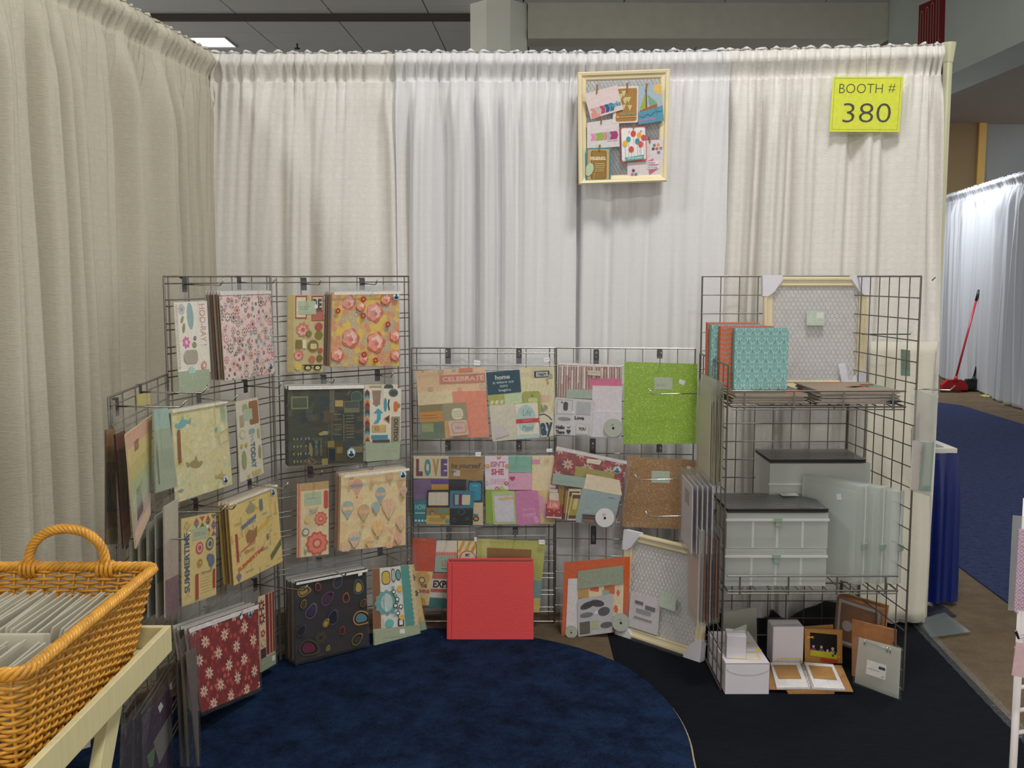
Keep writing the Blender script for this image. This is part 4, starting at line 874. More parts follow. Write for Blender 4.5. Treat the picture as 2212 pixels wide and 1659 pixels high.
def art_pais(S):
    r = random.Random(14); cs = [(70, 76, 84), (110, 92, 52), (96, 60, 84), (64, 100, 108), (120, 76, 50), (84, 48, 66), (60, 60, 70)]
    S.k += 1
    for i in range(60): S.disc(r.random(), r.random(), r.uniform(.02, .06), r.choice([(44, 34, 38), (34, 32, 40), (52, 38, 44), (40, 40, 46)]), False)
    for x, y, s, c, c2_, ro, f in ((0.1, 0.14, .08, (140, 116, 60), (150, 126, 66), 1.2, 1), (0.58, 0.12, .08, cs[0], (40, 44, 56), .2, 1), (0.88, 0.24, .09, (70, 84, 84), (176, 150, 70), .2, -1), (0.7, 0.34, .06, (140, 84, 50), (60, 36, 40), -.3, 1), (0.42, 0.3, .09, (90, 50, 84), (60, 36, 60), .5, 1), (0.2, 0.42, .09, (84, 70, 96), (56, 50, 72), .8, -1), (0.5, 0.56, .09, (60, 68, 84), (36, 40, 54), 0, 1), (0.4, 0.6, .05, (150, 130, 60), (160, 140, 64), .3, 1), (0.88, 0.62, .12, (150, 110, 66), (84, 120, 130), 1.6, 1), (0.14, 0.84, .13, (60, 60, 50), (92, 44, 62), 1.7, 1), (0.82, 0.9, .08, (110, 96, 50), (60, 56, 60), .6, 1), (0.1, 0.3, .05, (120, 108, 60), (70, 64, 50), 0, 1), (0.62, 0.74, .05, (120, 70, 40), (70, 40, 44), 0, 1), (0.42, 0.92, .035, (140, 130, 64), (110, 100, 60), 0, 1), (0.3, 0.12, .05, (130, 84, 60), (70, 40, 50), 0, -1), (0.92, 0.44, .05, (110, 96, 44), (80, 60, 50), .4, 1), (0.05, 0.62, .07, (54, 60, 66), (36, 38, 48), .4, 1)):
        g_ = lambda q: tuple(min(255, int(v*1.1)) for v in q)
        teardrop(S, x, y, s*1.3, g_(c), c2_, ro, f)
    for i in range(14):
        a = R(i*360/14); S.line([(0.32+0.03*math.cos(a), 0.75+0.03*math.sin(a)), (0.32+0.08*math.cos(a), 0.75+0.08*math.sin(a))], 0.008, (96, 84, 60), i == 0)
    S.poly([(0.86, 0.03), (0.92, 0.02), (0.92, 0.06), (0.86, 0.07)], (222, 220, 214))
pack('paper_pack', 'nearly black paper pack with a colourful paisley print at the rug edge', 'paper pack', [(637, 1257), (791, 1228), (795, 1392), (639, 1431)], P2, 0.11, (42, 36, 38), art_pais, 0.03, behind=6, dt=0.012, bcols=((70, 60, 56), (120, 90, 60), (60, 54, 52)), bgroup='bagged packs behind the paisley pack', blabel='bagged pack behind the dark paisley pack, counted from the front, its bag top showing', fl=[(630, 1228), (795, 1198), (799, 1396), (638, 1438)], m=FILM, gain=1.3)
def art_tog(S):
    S.rect(0, 0, 0.17, 0.78, (140, 92, 56)); S.rect(0.19, 0, 0.68, 0.78, (222, 218, 210)); S.rect(0.7, 0, 0.86, 0.86, (84, 152, 146)); S.rect(0.86, 0, 1, 0.8, (206, 190, 150))
    for i in range(14): S.disc(0.86, 0.03+i*0.06, 0.035, (84, 152, 146), i == 0); 
    S.rrect(0.21, 0.04, 0.42, 0.22, 0.05, (70, 60, 44)); S.rrect(0.225, 0.05, 0.405, 0.21, 0.045, (206, 176, 80)); S.rrect(0.45, 0.02, 0.55, 0.2, 0.04, (90, 80, 84)); S.rrect(0.465, 0.035, 0.535, 0.185, 0.03, (222, 218, 210)); S.disc(0.62, 0.11, 0.075, (70, 70, 66), rx=0.04); S.disc(0.62, 0.11, 0.06, (104, 170, 162), rx=0.03)
    S.flower(0.31, 0.45, 0.17, (112, 162, 160), 12, None, 0.14); S.disc(0.31, 0.45, 0.12, (186, 206, 200), rx=0.08); S.textq('Together', [(0.27, 0.34), (0.27, 0.58), (0.2, 0.58), (0.2, 0.34)][::1], (96, 130, 128))
    S.line([(0.48, 0.28), (0.46, 0.36), (0.52, 0.42), (0.5, 0.5), (0.56, 0.55), (0.54, 0.64), (0.58, 0.7)], 0.008, (44, 42, 44))
    for x, y in ((0.48, 0.32), (0.55, 0.42), (0.5, 0.5), (0.62, 0.52), (0.54, 0.6)): S.ring(x, y, 0.03, 0.01, (44, 42, 44), (222, 218, 210))
    S.flower(0.34, 0.72, 0.06, (104, 176, 168), 10, None, 0.2); S.rect(0.2, 0.64, 0.22, 0.8, (200, 190, 180)); S.rect(0.53, 0.68, 0.66, 0.77, (60, 56, 56)); S.rect(0.555, 0.695, 0.635, 0.755, (226, 222, 214))
    S.disc(0.62, 0.28, 0.04, (214, 176, 84)); S.disc(0.62, 0.66, 0.035, (214, 176, 84)); S.disc(0.46, 0.26, 0.02, (120, 170, 170)); S.disc(0.48, 0.6, 0.02, (120, 170, 170))
    S.rect(0, 0.78, 1, 1, (158, 168, 142)); S.rect(0.55, 0.81, 0.66, 0.87, (218, 218, 210)); S.scribble(0.2, 0.88, 0.8, 0.93, 1, (130, 140, 120), 0.008)
pack('sticker_sheet', 'front sticker sheet with a blue framed word Together and a brown strip', 'sticker sheet', [(805, 1229), (890, 1220), (908, 1384), (807, 1396)], P2, 0.09, (214, 206, 184), art_tog, fl=[(800, 1188), (896, 1180), (914, 1392), (806, 1402)], m=FILM2, gain=1.3)
def art_teal(S):
    S.rect(0.0, 0, 0.3, 0.8, (84, 152, 146)); S.rect(0.3, 0.0, 1, 0.8, (206, 176, 120)); 
    for i in range(12): S.disc(0.3, 0.03+i*0.066, 0.035, (84, 152, 146), i == 0)
    S.rect(0.5, 0.1, 0.9, 0.74, (222, 196, 140)); S.flower(0.7, 0.18, 0.06, (90, 84, 84), 8, (206, 190, 160)); S.flower(0.72, 0.4, 0.055, (90, 84, 84), 8, (206, 190, 160)); S.rect(0, 0.8, 1, 1, (158, 168, 142)); S.rect(0.2, 0.83, 0.4, 0.88, (218, 218, 210))
pack('sticker_sheet', 'tilted sticker sheet with a teal scalloped border at the back right of its hook', 'sticker sheet', [(862, 1224), (894, 1219), (923, 1368), (868, 1394)], P2, 0.07, (206, 190, 150), art_teal, m=FILM, gain=1.3, hdr=24)
# ================================================================ CARD KITS ON THE LOW PANELS
def kit(label, bag, pl, t, cards, m=FILM2, gain=1.15, tag_=None, zipc=True, cat='card kit', name='card_kit', extra=None, wob=0.004):
    c = mid(bag); r = thing(name, pl.hit(c[0], bag[3][1], t), label, cat)
    for k, cd in enumerate(cards):
        q, col, art = cd[0], cd[1], cd[2]; rad = cd[3] if len(cd) > 3 else 0.03
        nm = cd[4] if len(cd) > 4 else 'card'
        S = Sheet(q, pl, t+0.0022*(k+1), col, 0.0018, gain, rad)
        if art: art(S)
        S.build(nm, r)
    tt = t+0.0022*(len(cards)+1)+0.003
    if extra: extra(r, tt)
    film(bag, pl, tt+0.004, r, m, wob=wob, n=14, back=0.03, seed=len(label)*3)
    if tag_:
        S = Sheet(tag_, pl, tt+0.010, (226, 226, 230), 0.0005, gain); S.scribble(0.1, 0.3, 0.9, 0.7, 1, (150, 150, 160), 0.12); S.build('price_sticker', r)
    if zipc:
        a, b = bag[0], bag[1]; z = MB(); z.tube([pl.hit(a[0]+2, a[1]+13, tt+0.006), pl.hit(b[0]-2, b[1]+13, tt+0.006)], 0.0012, 5); z.build('zip_seal', CASEW, r)
    return r
N_ = None
def a_peach(S):
    for x, y, rr in ((0.36, 0.1, .16), (0.1, 0.0, .1), (0.62, 0.92, .12), (0.95, 0.8, .14), (0.55, 0.0, .12), (0.2, 0.86, .12)):
        S.disc(x, y, rr, random.Random(int(x*99)).choice([(168, 178, 190), (206, 160, 130), (196, 170, 140)])); S.rect(x-rr/S.asp, y-rr*.2, x+rr/S.asp, y+rr*.15, (206, 176, 150))
    S.rect(0.62, 0.0, 0.82, 0.16, (206, 128, 104)); S.rect(0.34, 0.26, 1.0, 0.62, (198, 124, 108)); S.text('CELEBRATE', 0.38, 0.34, 0.98, 0.54, (222, 190, 170), 0.02)
def a_scr(col=(110, 84, 60), rows=3, y0=0.2, y1=0.8):
    return lambda S: S.scribble(0.15, y0, 0.85, y1, rows, col, 0.03)
def a_green4(S): S.rect(0.55, 0, 1, 1, (104, 122, 100)); S.rect(0, 0.62, 1, 1, (112, 128, 104)); S.rrect(0.05, 0.1, 0.55, 0.58, 0.04, (150, 160, 118))
def a_frame(S): S.rrect(0.14, 0.1, 0.94, 0.86, 0.2, (206, 160, 110)); S.rrect(0.2, 0.18, 0.86, 0.78, 0.2, (206, 186, 182)); S.text('hello', 0.34, 0.32, 0.74, 0.6, (206, 140, 130), 0.02)
def a_quote(S): S.flower(0.6, 0.62, 0.36, (222, 214, 184), 4, N_, 0.1, rot=0.78); S.scribble(0.4, 0.42, 0.82, 0.84, 4, (120, 110, 90), 0.02)
kit('clear bagged card kit with peach balloon paper and a coral card', e2(70, 30, 1085, 20, 1155, 1150, 140, 1160), P3, 0.05, [
    (e2(118, 205, 1090, 145, 1100, 485, 140, 510), (222, 188, 150), a_peach, 0.02), (e2(140, 505, 640, 480, 650, 660, 150, 690), (222, 206, 166), N_, 0.0),
    (e2(630, 495, 1105, 480, 1150, 1135, 700, 1140), (222, 140, 112), N_, 0.0), (e2(165, 690, 490, 665, 510, 910, 175, 925), (200, 140, 72), lambda S: (S.rect(0, 0, 1, 0.4, (140, 128, 88)), S.scribble(0.1, 0.55, 0.8, 0.85, 2, (120, 70, 40), 0.03)), 0.08),
    (e2(490, 665, 820, 645, 845, 890, 515, 910), (152, 146, 118), a_quote, 0.04), (e2(180, 925, 515, 910, 530, 1150, 195, 1170), (118, 134, 106), a_green4, 0.08),
    (e2(515, 905, 600, 905, 640, 1150, 535, 1150), (214, 156, 92), N_, 0.04), (e2(570, 905, 835, 890, 865, 1100, 600, 1125), (206, 184, 172), a_frame, 0.04)],
    tag_=e2(940, 50, 1025, 60, 1020, 125, 932, 118))
def a_home(S):
    S.text('home', 0.26, 0.16, 0.7, 0.36, (206, 214, 206), 0.02); S.text('is where our', 0.18, 0.42, 0.82, 0.54, (186, 200, 196), 0.01); S.text('story', 0.38, 0.6, 0.62, 0.74, (186, 200, 196), 0.01); S.text('begins', 0.34, 0.78, 0.7, 0.92, (186, 200, 196), 0.01)
def a_heart(S):
    S.rect(0.3, 0.0, 0.95, 0.25, (206, 198, 160)); S.k += 1
    for i in range(14): S.line([(-0.1+i*0.12, 1.0), (0.2+i*0.12, 0.35)], 0.015, (196, 196, 160), False)
    S.k += 1; S.rect(0.45, 0.6, 0.85, 0.74, (216, 180, 156)); S.disc(0.58, 0.86, 0.045, (150, 146, 124)); S.disc(0.72, 0.86, 0.045, (150, 146, 124)); S.poly([(0.5, 0.88), (0.8, 0.88), (0.65, 0.98)], (150, 146, 124))
    S.rect(0.4, 0.08, 0.85, 0.22, (50, 60, 90)); S.rect(0.46, 0.1, 0.8, 0.2, (206, 206, 200)); S.text('Heart', 0.5, 0.11, 0.76, 0.19, (50, 60, 90), 0.03); S.disc(0.88, 0.2, 0.05, (168, 164, 130)); S.disc(0.78, 0.27, 0.03, (160, 160, 100)); S.disc(0.8, 0.34, 0.025, (196, 130, 90))
def a_messy(S):
    S.rect(0.0, 0.88, 1, 1, (180, 200, 194)); S.disc(0.45, 0.44, 0.39, (172, 198, 190), rx=0.27, n=24); S.text('Life', 0.3, 0.16, 0.68, 0.36, (110, 140, 140), shear=0.1); S.rect(0.0, 0.44, 1.0, 0.56, (196, 56, 60)); S.text('IS PRETTY', 0.3, 0.475, 0.7, 0.52, (222, 160, 156)); S.text('Messy', 0.24, 0.62, 0.74, 0.82, (110, 140, 140), shear=0.1)
kit('clear bagged card kit with a dark teal card reading home is where our story begins', e2(1100, 25, 2080, 20, 2110, 1140, 1160, 1180), P3, 0.05, [
    (e2(1590, 165, 2065, 140, 2075, 800, 1600, 800), (216, 206, 166), a_heart, 0.02), (e2(1105, 225, 1575, 185, 1600, 500, 1130, 545), (24, 66, 84), a_home, 0.04),
    (e2(1130, 545, 1365, 530, 1380, 690, 1150, 710), (168, 168, 84), lambda S: [S.disc(0.2+0.3*i, 0.65, 0.2, (206, 206, 170), rx=0.14, rot=0.5) for i in range(3)], 0.05), (e2(1360, 530, 1610, 510, 1620, 650, 1370, 680), (186, 204, 160), N_, 0.0),
    (e2(1615, 495, 1860, 485, 1885, 790, 1640, 800), (160, 164, 84), lambda S: (S.rrect(0.3, 0.3, 0.85, 0.5, 0.06, (190, 196, 140)), S.poly([(0.5, 0.1), (0.65, 0.25), (0.45, 0.25)], (120, 130, 70))), 0.1),
    (e2(1850, 800, 2060, 790, 2065, 1115, 1880, 1135), (214, 204, 176), lambda S: (S.textq('a', [(0.0, 0.4), (0.45, 0.4), (0.45, 0.95), (0.0, 0.95)], (30, 70, 96), 0.05), S.textq('y', [(0.4, 0.4), (0.9, 0.4), (0.9, 1.0), (0.4, 1.0)], (30, 70, 96), 0.05), S.line([(0.0, 0.06), (0.35, 0.04), (0.65, 0.16), (0.85, 0.32)], 0.05, (30, 70, 96))), 0.0),
    (e2(1150, 690, 1520, 665, 1545, 1165, 1195, 1195), (206, 198, 180), lambda S: (S.poly([(0.14, 0.52), (0.5, 0.62), (0.7, 0.8), (0.7, 0.86), (0.1, 0.92)], (200, 190, 190)), S.poly([(0.14, 0.92), (0.7, 0.85), (0.7, 0.88), (0.14, 0.97)], (160, 160, 140))), 0.05),
    (e2(1515, 665, 1830, 645, 1860, 1140, 1545, 1160), (222, 214, 194), a_messy, 0.04)], tag_=e2(1915, 20, 1995, 10, 2005, 65, 1920, 78))
def a_love(S):
    for i, (ch, c) in enumerate(zip('LOVE', ((110, 36, 66), (56, 138, 152), (186, 140, 56), (92, 52, 132)))): S.text(ch, 0.07+i*0.235, 0.12, 0.26+i*0.235, 0.9, c, 0.07)
def a_be(S): S.text('be yourself', 0.06, 0.26, 0.92, 0.56, (50, 30, 20), 0.02, shear=0.03); S.rect(0.14, 0.58, 0.33, 0.84, (200, 196, 190)); S.rect(0.05, 0.62, 0.2, 0.68, (50, 116, 140))
def a_how(S): S.text('HOW', 0.1, 0.16, 0.95, 0.4, (150, 190, 190), 0.03); S.scribble(0.1, 0.5, 0.95, 0.58, 1, (190, 214, 210), 0.05); [S.disc(0.16+i*0.26, 0.87, 0.05, (214, 220, 210)) for i in range(4)]
def a_lab(S): S.rrect(0.07, 0.13, 0.92, 0.87, 0.06, (206, 196, 176))
def a_tealc(S): S.rrect(0.12, 0.18, 0.55, 0.86, 0.04, (104, 36, 76)); S.rect(0.2, 0.22, 0.36, 0.8, (130, 176, 180)); S.rrect(0.5, 0.24, 0.84, 0.8, 0.04, (206, 196, 170))
def a_gold(S): S.rect(0, 0, 1, 0.45, (150, 120, 50)); S.disc(0.25, 0.3, 0.16, (100, 96, 120)); S.disc(0.26, 0.36, 0.1, (190, 140, 60)); S.rect(0.5, 0.1, 0.95, 0.3, (90, 150, 140)); S.disc(0.72, 0.52, 0.18, (160, 130, 50)); S.disc(0.92, 0.8, 0.14, (90, 150, 140)); S.scribble(0.12, 0.6, 0.7, 0.85, 2, (120, 90, 50), 0.03)
def a_night(S):
    for x, y, rr in ((0.5, 0.2, .2), (0.2, 0.7, .12), (0.75, 0.6, .1)): S.ring(x, y, rr, 0.03, (84, 92, 96), (28, 28, 34))
def a_blue(S): S.rrect(0.08, 0.06, 0.92, 0.94, 0.1, (44, 140, 168)); S.text('hello', 0.3, 0.16, 0.7, 0.24, (150, 200, 206))
kit('clear bagged card kit with a white card reading LOVE above purple and gold cards', e1(60, 15, 1070, 15, 1075, 1075, 85, 1060), P3, 0.05, [
    (e1(88, 100, 580, 100, 580, 412, 88, 412), (222, 206, 166), a_love, 0.03), (e1(583, 112, 1060, 110, 1062, 438, 585, 428), (164, 124, 52), a_be, 0.05),
    (e1(88, 425, 340, 420, 340, 720, 92, 725), (120, 88, 132), N_, 0.0), (e1(335, 425, 580, 425, 580, 500, 335, 498), (92, 60, 136), N_, 0.0), (e1(337, 495, 580, 495, 580, 620, 337, 620), (184, 140, 50), N_, 0.0),
    (e1(582, 425, 828, 428, 828, 620, 582, 620), (26, 26, 32), N_, 0.06), (e1(850, 455, 1052, 455, 1050, 740, 860, 738), (28, 44, 66), a_blue, 0.12),
    (e1(90, 725, 270, 725, 268, 1048, 92, 1045), (36, 124, 136), a_how, 0.0), (e1(930, 755, 1060, 755, 1062, 1070, 920, 1065), (206, 190, 156), lambda S: (S.disc(0.3, 0.72, 0.13, (44, 34, 34)), S.disc(0.3, 0.72, 0.08, (190, 140, 56)), S.rect(0.0, 0.5, 0.5, 0.6, (50, 136, 150))), 0.0),
    (e1(275, 575, 600, 572, 600, 825, 270, 825), (52, 26, 40), a_lab, 0.07), (e1(600, 585, 940, 585, 930, 835, 600, 830), (46, 122, 140), a_tealc, 0.08), (e1(268, 825, 595, 825, 588, 1060, 266, 1055), (196, 164, 90), a_gold, 0.05), (e1(597, 832, 925, 832, 918, 1070, 597, 1068), (28, 28, 34), a_night, 0.05)],
    tag_=e1(955, 45, 1035, 42, 1032, 105, 957, 102))
def a_isnt(S):
    S.text("ISN'T", 0.24, 0.16, 0.86, 0.33, (190, 110, 140), 0.04); S.text('SHE', 0.26, 0.38, 0.8, 0.56, (190, 70, 100), 0.04); S.text('sweet', 0.2, 0.64, 0.84, 0.84, (216, 160, 180), shear=0.08)
    for x, y, c in ((0.1, 0.3, (206, 160, 60)), (0.95, 0.3, (206, 140, 60)), (0.6, 0.03, (206, 120, 80)), (0.9, 0.8, (206, 90, 80)), (0.05, 0.8, (160, 180, 190)), (0.7, 0.95, (170, 190, 110)), (0.5, 0.96, (196, 90, 110))): S.flower(x, y, 0.07, c, 7, (222, 200, 180))
def a_lined(S): S.flower(0.55, 0.55, 0.0, (255, 255, 255)); S.rrect(0.1, 0.14, 0.92, 0.92, 0.03, (206, 204, 212)); S.poly([(0.28, 0.2), (0.92, 0.17), (0.92, 0.25), (0.29, 0.28)], (216, 180, 120))
def a_pinkc(S): S.text('hey there', 0.3, 0.5, 0.8, 0.6, (226, 170, 204)); S.text('sweet', 0.28, 0.64, 0.85, 0.78, (226, 170, 204)); S.rect(0.76, 0.78, 0.9, 0.95, (226, 176, 206)); S.rect(0.79, 0.8, 0.87, 0.93, (206, 134, 176))
kit("clear bagged card kit with a pink and green card reading ISN'T SHE", e1(1085, 15, 2070, 10, 2085, 1062, 1095, 1075), P3, 0.05, [
    (e1(1090, 95, 1420, 95, 1425, 575, 1095, 570), (222, 206, 216), a_isnt, 0.02), (e1(1420, 95, 1750, 95, 1750, 330, 1425, 325), (126, 176, 156), N_, 0.05), (e1(1425, 335, 1750, 335, 1750, 575, 1428, 572), (216, 160, 186), lambda S: (S.disc(0.1, 0.3, 0.1, (176, 60, 90)), S.disc(0.2, 0.3, 0.1, (176, 60, 90)), S.poly([(0.03, 0.34), (0.27, 0.34), (0.15, 0.5)], (176, 60, 90))), 0.03),
    (e1(1752, 95, 2065, 98, 2070, 620, 1752, 590), (222, 204, 166), lambda S: (S.poly([(0.0, 0.1), (0.38, 0.1), (0.34, 0.16), (0.38, 0.23), (0.0, 0.23)], (214, 140, 170))), 0.0), (e1(1745, 575, 2070, 580, 2075, 1055, 1860, 1050), (214, 190, 130), lambda S: S.disc(0.4, 0.5, 0.35, (214, 160, 180), rx=0.12), 0.04),
    (e1(1100, 575, 1420, 570, 1425, 1045, 1105, 1045), (140, 168, 60), N_, 0.03), (e1(1180, 600, 1510, 588, 1535, 1055, 1210, 1060), (176, 192, 132), a_lined, 0.04), (e1(1512, 590, 1835, 580, 1870, 1055, 1540, 1072), (200, 124, 168), a_pinkc, 0.05)],
    tag_=e1(1952, 0, 2035, -8, 2035, 38, 1958, 44))
def a_hol(S): S.k += 1; [S.line([(0.05+i*0.35, 0.5), (0.35+i*0.35, 0)], 0.12, (206, 160, 70), False) for i in range(3)]; S.disc(0.55, 0.75, 0.36, (206, 92, 72)); S.disc(0.56, 0.76, 0.32, (222, 212, 194)); S.text('MY', 0.42, 0.52, 0.68, 0.66, (50, 46, 50), 0.05); S.text('HOLIDAY', 0.1, 0.72, 0.95, 0.88, (170, 90, 80), 0.03)
def a_exp(S): S.rect(0, 0, 1, 0.16, (196, 104, 92)); S.rect(0, 0.45, 1, 0.55, (190, 96, 84)); S.text('EXPLORE', 0.05, 0.2, 1.0, 0.42, (44, 42, 48), 0.04); S.rect(0, 0.72, 1, 1, (50, 116, 116)); [S.disc(0.03+i*0.07, 0.72, 0.02, (50, 116, 116), i == 0) for i in range(15)]
def a_shine(S): S.disc(0.45, 0.2, 0.22, (214, 170, 90)); S.disc(0.4, 0.26, 0.1, (100, 80, 60)); S.disc(0.4, 0.26, 0.07, (222, 206, 170)); S.text('THE', 0.3, 0.38, 0.72, 0.48, (80, 54, 50), 0.04); S.text('SHINE', 0.12, 0.53, 0.92, 0.64, (190, 70, 66), 0.04); S.disc(0.35, 0.95, 0.18, (214, 160, 60))
def a_coralw(S): S.k += 1; [S.disc(0.06+i*0.12, 0.42, 0.07, (206, 130, 110), False, rx=0.04) for i in range(9)]; S.rect(0, 0.48, 1, 1, (160, 186, 172)); S.text('LIFE', 0.3, 0.62, 0.85, 0.8, (180, 150, 110), 0.04); S.scribble(0.3, 0.85, 0.8, 0.93, 1, (90, 84, 80), 0.03)
kit('clear bagged card kit reading EXPLORE and MY HOLIDAY behind the red album', c5(35, 60, 480, 55, 490, 640, 60, 660), P3, 0.05, [
    (c5(30, 137, 200, 142, 190, 375, 20, 370), (196, 84, 60), N_, 0.04), (c5(205, 155, 350, 155, 345, 380, 190, 375), (220, 210, 196), a_coralw, 0.0), (c5(355, 155, 482, 160, 480, 330, 355, 320), (222, 206, 166), a_hol, 0.0),
    (c5(50, 370, 180, 375, 155, 610, 70, 605), (222, 200, 150), a_shine, 0.0), (c5(178, 385, 400, 390, 400, 640, 150, 622), (214, 206, 200), a_exp, 0.0)], tag_=c5(470, 132, 488, 132, 487, 162, 470, 160), gain=1.2)
kit('clear bagged kit with a green border and brown centre behind the red album', c5(490, 80, 980, 75, 950, 660, 500, 660), P3, 0.055, [
    (c5(485, 142, 972, 160, 925, 660, 500, 640), (178, 180, 96), lambda S: (S.rect(0.08, 0.0, 0.2, 1, (196, 190, 120)), S.rect(0.8, 0.55, 1, 0.8, (126, 160, 156)), S.rect(0.8, 0.8, 1, 1, (214, 190, 110))), 0.0), (c5(560, 205, 873, 220, 860, 420, 562, 420), (140, 98, 54), N_, 0.0)],
    tag_=c5(922, 150, 966, 150, 966, 182, 924, 180), gain=1.2)

# stamps, spools and other small solid pieces of the kits
CARDW = mat('white_reel_card', (214, 210, 210), 0.6, var=0.04, gain=1.1); REELG = mat('grey_green_reel_card', (168, 176, 162), 0.6, var=0.04, gain=1.1)
def spool(pl, c, r_px, t, parent, m, tilt=0, dk=(26, 26, 34)):
    p = pl.hit(*c, t); rr = (pl.hit(c[0], c[1]+r_px, t)-p).length; z = Vector((0, 0, 1)); u = pl.u
    mb = MB(); mb.disc(p+pl.n*0.010, u, z, rr, 28, -pl.n*0.0015); o = mb.build('ribbon_reel', m, parent)
    k = MB(); k.disc(p+pl.n*0.0085, u, z, rr*0.8, 24, -pl.n*0.007, L4((60, 60, 84))); k.build('ribbon', PRINT, o)
    k = MB(); k.disc(p-pl.n*0.0, u, z, rr, 28, -pl.n*0.0015); k.build('ribbon_reel_back', m, o)
    k = MB(); k.disc(p+pl.n*0.0115, u, z, rr*0.13, 12, -pl.n*0.0008, L4(dk)); S = k.build('hub_hole', PRINT, o)
    sc = MB()
    for i, w_ in enumerate((0.34, 0.26)):
        a = p+pl.n*0.0106+z*(rr*(0.45-0.14*i))-u*(rr*0.25)
        sc.add([a, a+u*rr*w_, a+u*rr*w_-z*rr*0.06, a-z*rr*0.06], [(0, 3, 2, 1)], L4((150, 150, 150)))
    sc.build('reel_print', PRINT, o)
def a_stripe(S):
    S.k += 1
    for i in range(26): S.rect(0.02+i*0.04, 0, 0.032+i*0.04, 1, (206, 184, 176), False)
    S.k += 1
    for x, y, l in ((0.05, .1, .5), (0.13, .0, .35), (0.21, .2, .7), (0.3, .05, .5), (0.4, .1, .6), (0.55, 0, .4), (0.68, .1, .4), (0.78, 0, .5), (0.9, .1, .4)): S.rect(x, y, x+0.025, y+l, (222, 212, 206), False); 
    for x, y in ((0.05, 0), (0.38, 0.03), (0.72, 0.06), (0.86, 0.0), (0.16, 0.42)): S.rect(x, y, x+0.03, y+0.06, (190, 84, 56), False)
    S.k += 1; S.rect(0, 0, 1, 0.06, (222, 216, 214))
def a_stamps(S):
    S.rect(0.05, 0.05, 0.46, 0.44, (150, 150, 150)); S.rect(0.065, 0.065, 0.445, 0.425, (206, 202, 204)); S.rrect(0.22, 0.1, 0.34, 0.34, 0.05, (70, 68, 70)); S.disc(0.18, 0.12, 0.025, (70, 68, 70)); S.rect(0.56, 0.06, 0.93, 0.42, (176, 176, 178))
    S.disc(0.26, 0.56, 0.05, (140, 140, 140), rx=0.18); S.disc(0.48, 0.37, 0.035, (232, 232, 226)); S.text('Love', 0.53, 0.46, 0.78, 0.56, (50, 50, 52), 0.05); S.text('Hello', 0.04, 0.74, 0.28, 0.84, (44, 44, 46), 0.06); S.text('There', 0.04, 0.87, 0.28, 0.97, (44, 44, 46), 0.06)
    S.disc(0.36, 0.88, 0.035, (50, 50, 52)); S.disc(0.41, 0.88, 0.035, (50, 50, 52)); S.poly([(0.33, 0.9), (0.44, 0.9), (0.385, 0.97)], (50, 50, 52)); S.line([(0.34, 0.76), (0.38, 0.8), (0.43, 0.75)], 0.02, (50, 50, 52)); S.rect(0.58, 0.66, 0.93, 0.96, (196, 190, 190)); S.rect(0.6, 0.68, 0.91, 0.94, (208, 204, 204)); S.text('YOU', 0.64, 0.76, 0.84, 0.85, (60, 60, 62), 0.06)
kit('clear bagged kit with brown striped paper, pink and white cards and a stamp sheet', c4(1090, 160, 1560, 165, 1555, 745, 1062, 715), P4, 0.06, [
    (c4(1095, 178, 1550, 195, 1550, 470, 1088, 430), (150, 118, 108), a_stripe, 0.0), (c4(1310, 292, 1552, 295, 1552, 400, 1325, 380), (206, 110, 140), N_, 0.0), (c4(1150, 372, 1345, 375, 1345, 440, 1150, 435), (160, 176, 160), N_, 0.0),
    (c4(1340, 345, 1555, 350, 1550, 540, 1335, 530), (218, 210, 214), N_, 0.0), (c4(1335, 530, 1552, 535, 1548, 725, 1330, 715), (214, 208, 214), N_, 0.0), (c4(1307, 235, 1400, 240, 1398, 275, 1308, 268), (214, 200, 176), a_scr((60, 50, 50), 1, .4, .6), 0.1), (c4(1070, 430, 1350, 450, 1330, 712, 1062, 700), (206, 202, 204), a_stamps, 0.03, 'stamp_sheet')],
    extra=lambda r, tt: spool(P4, c4(1490, 650)[0], 19.5, tt-0.004, r, REELG), gain=1.1)
def strips(r, tt):
    S = Sheet(e3(815, 1330, 1045, 1345, 1045, 1500, 805, 1470), P4, tt, (120, 108, 104), 0.003, 1.1)
    for k in range(3): S.rect(0.02, 0.08+k*0.3, 0.98, 0.28+k*0.3, ((70, 40, 40), (60, 60, 64), (150, 96, 70))[k])
    S.build('brad_strip', r)
def a_life(S):
    art_redfl(S); S.rect(0, 0, 1, 0.05, (216, 210, 212)); S.badge(0.885, 0.16, 0.06)
def a_lifetag(S): S.text('Life', 0.18, 0.22, 0.84, 0.78, (226, 190, 176), 0.03)
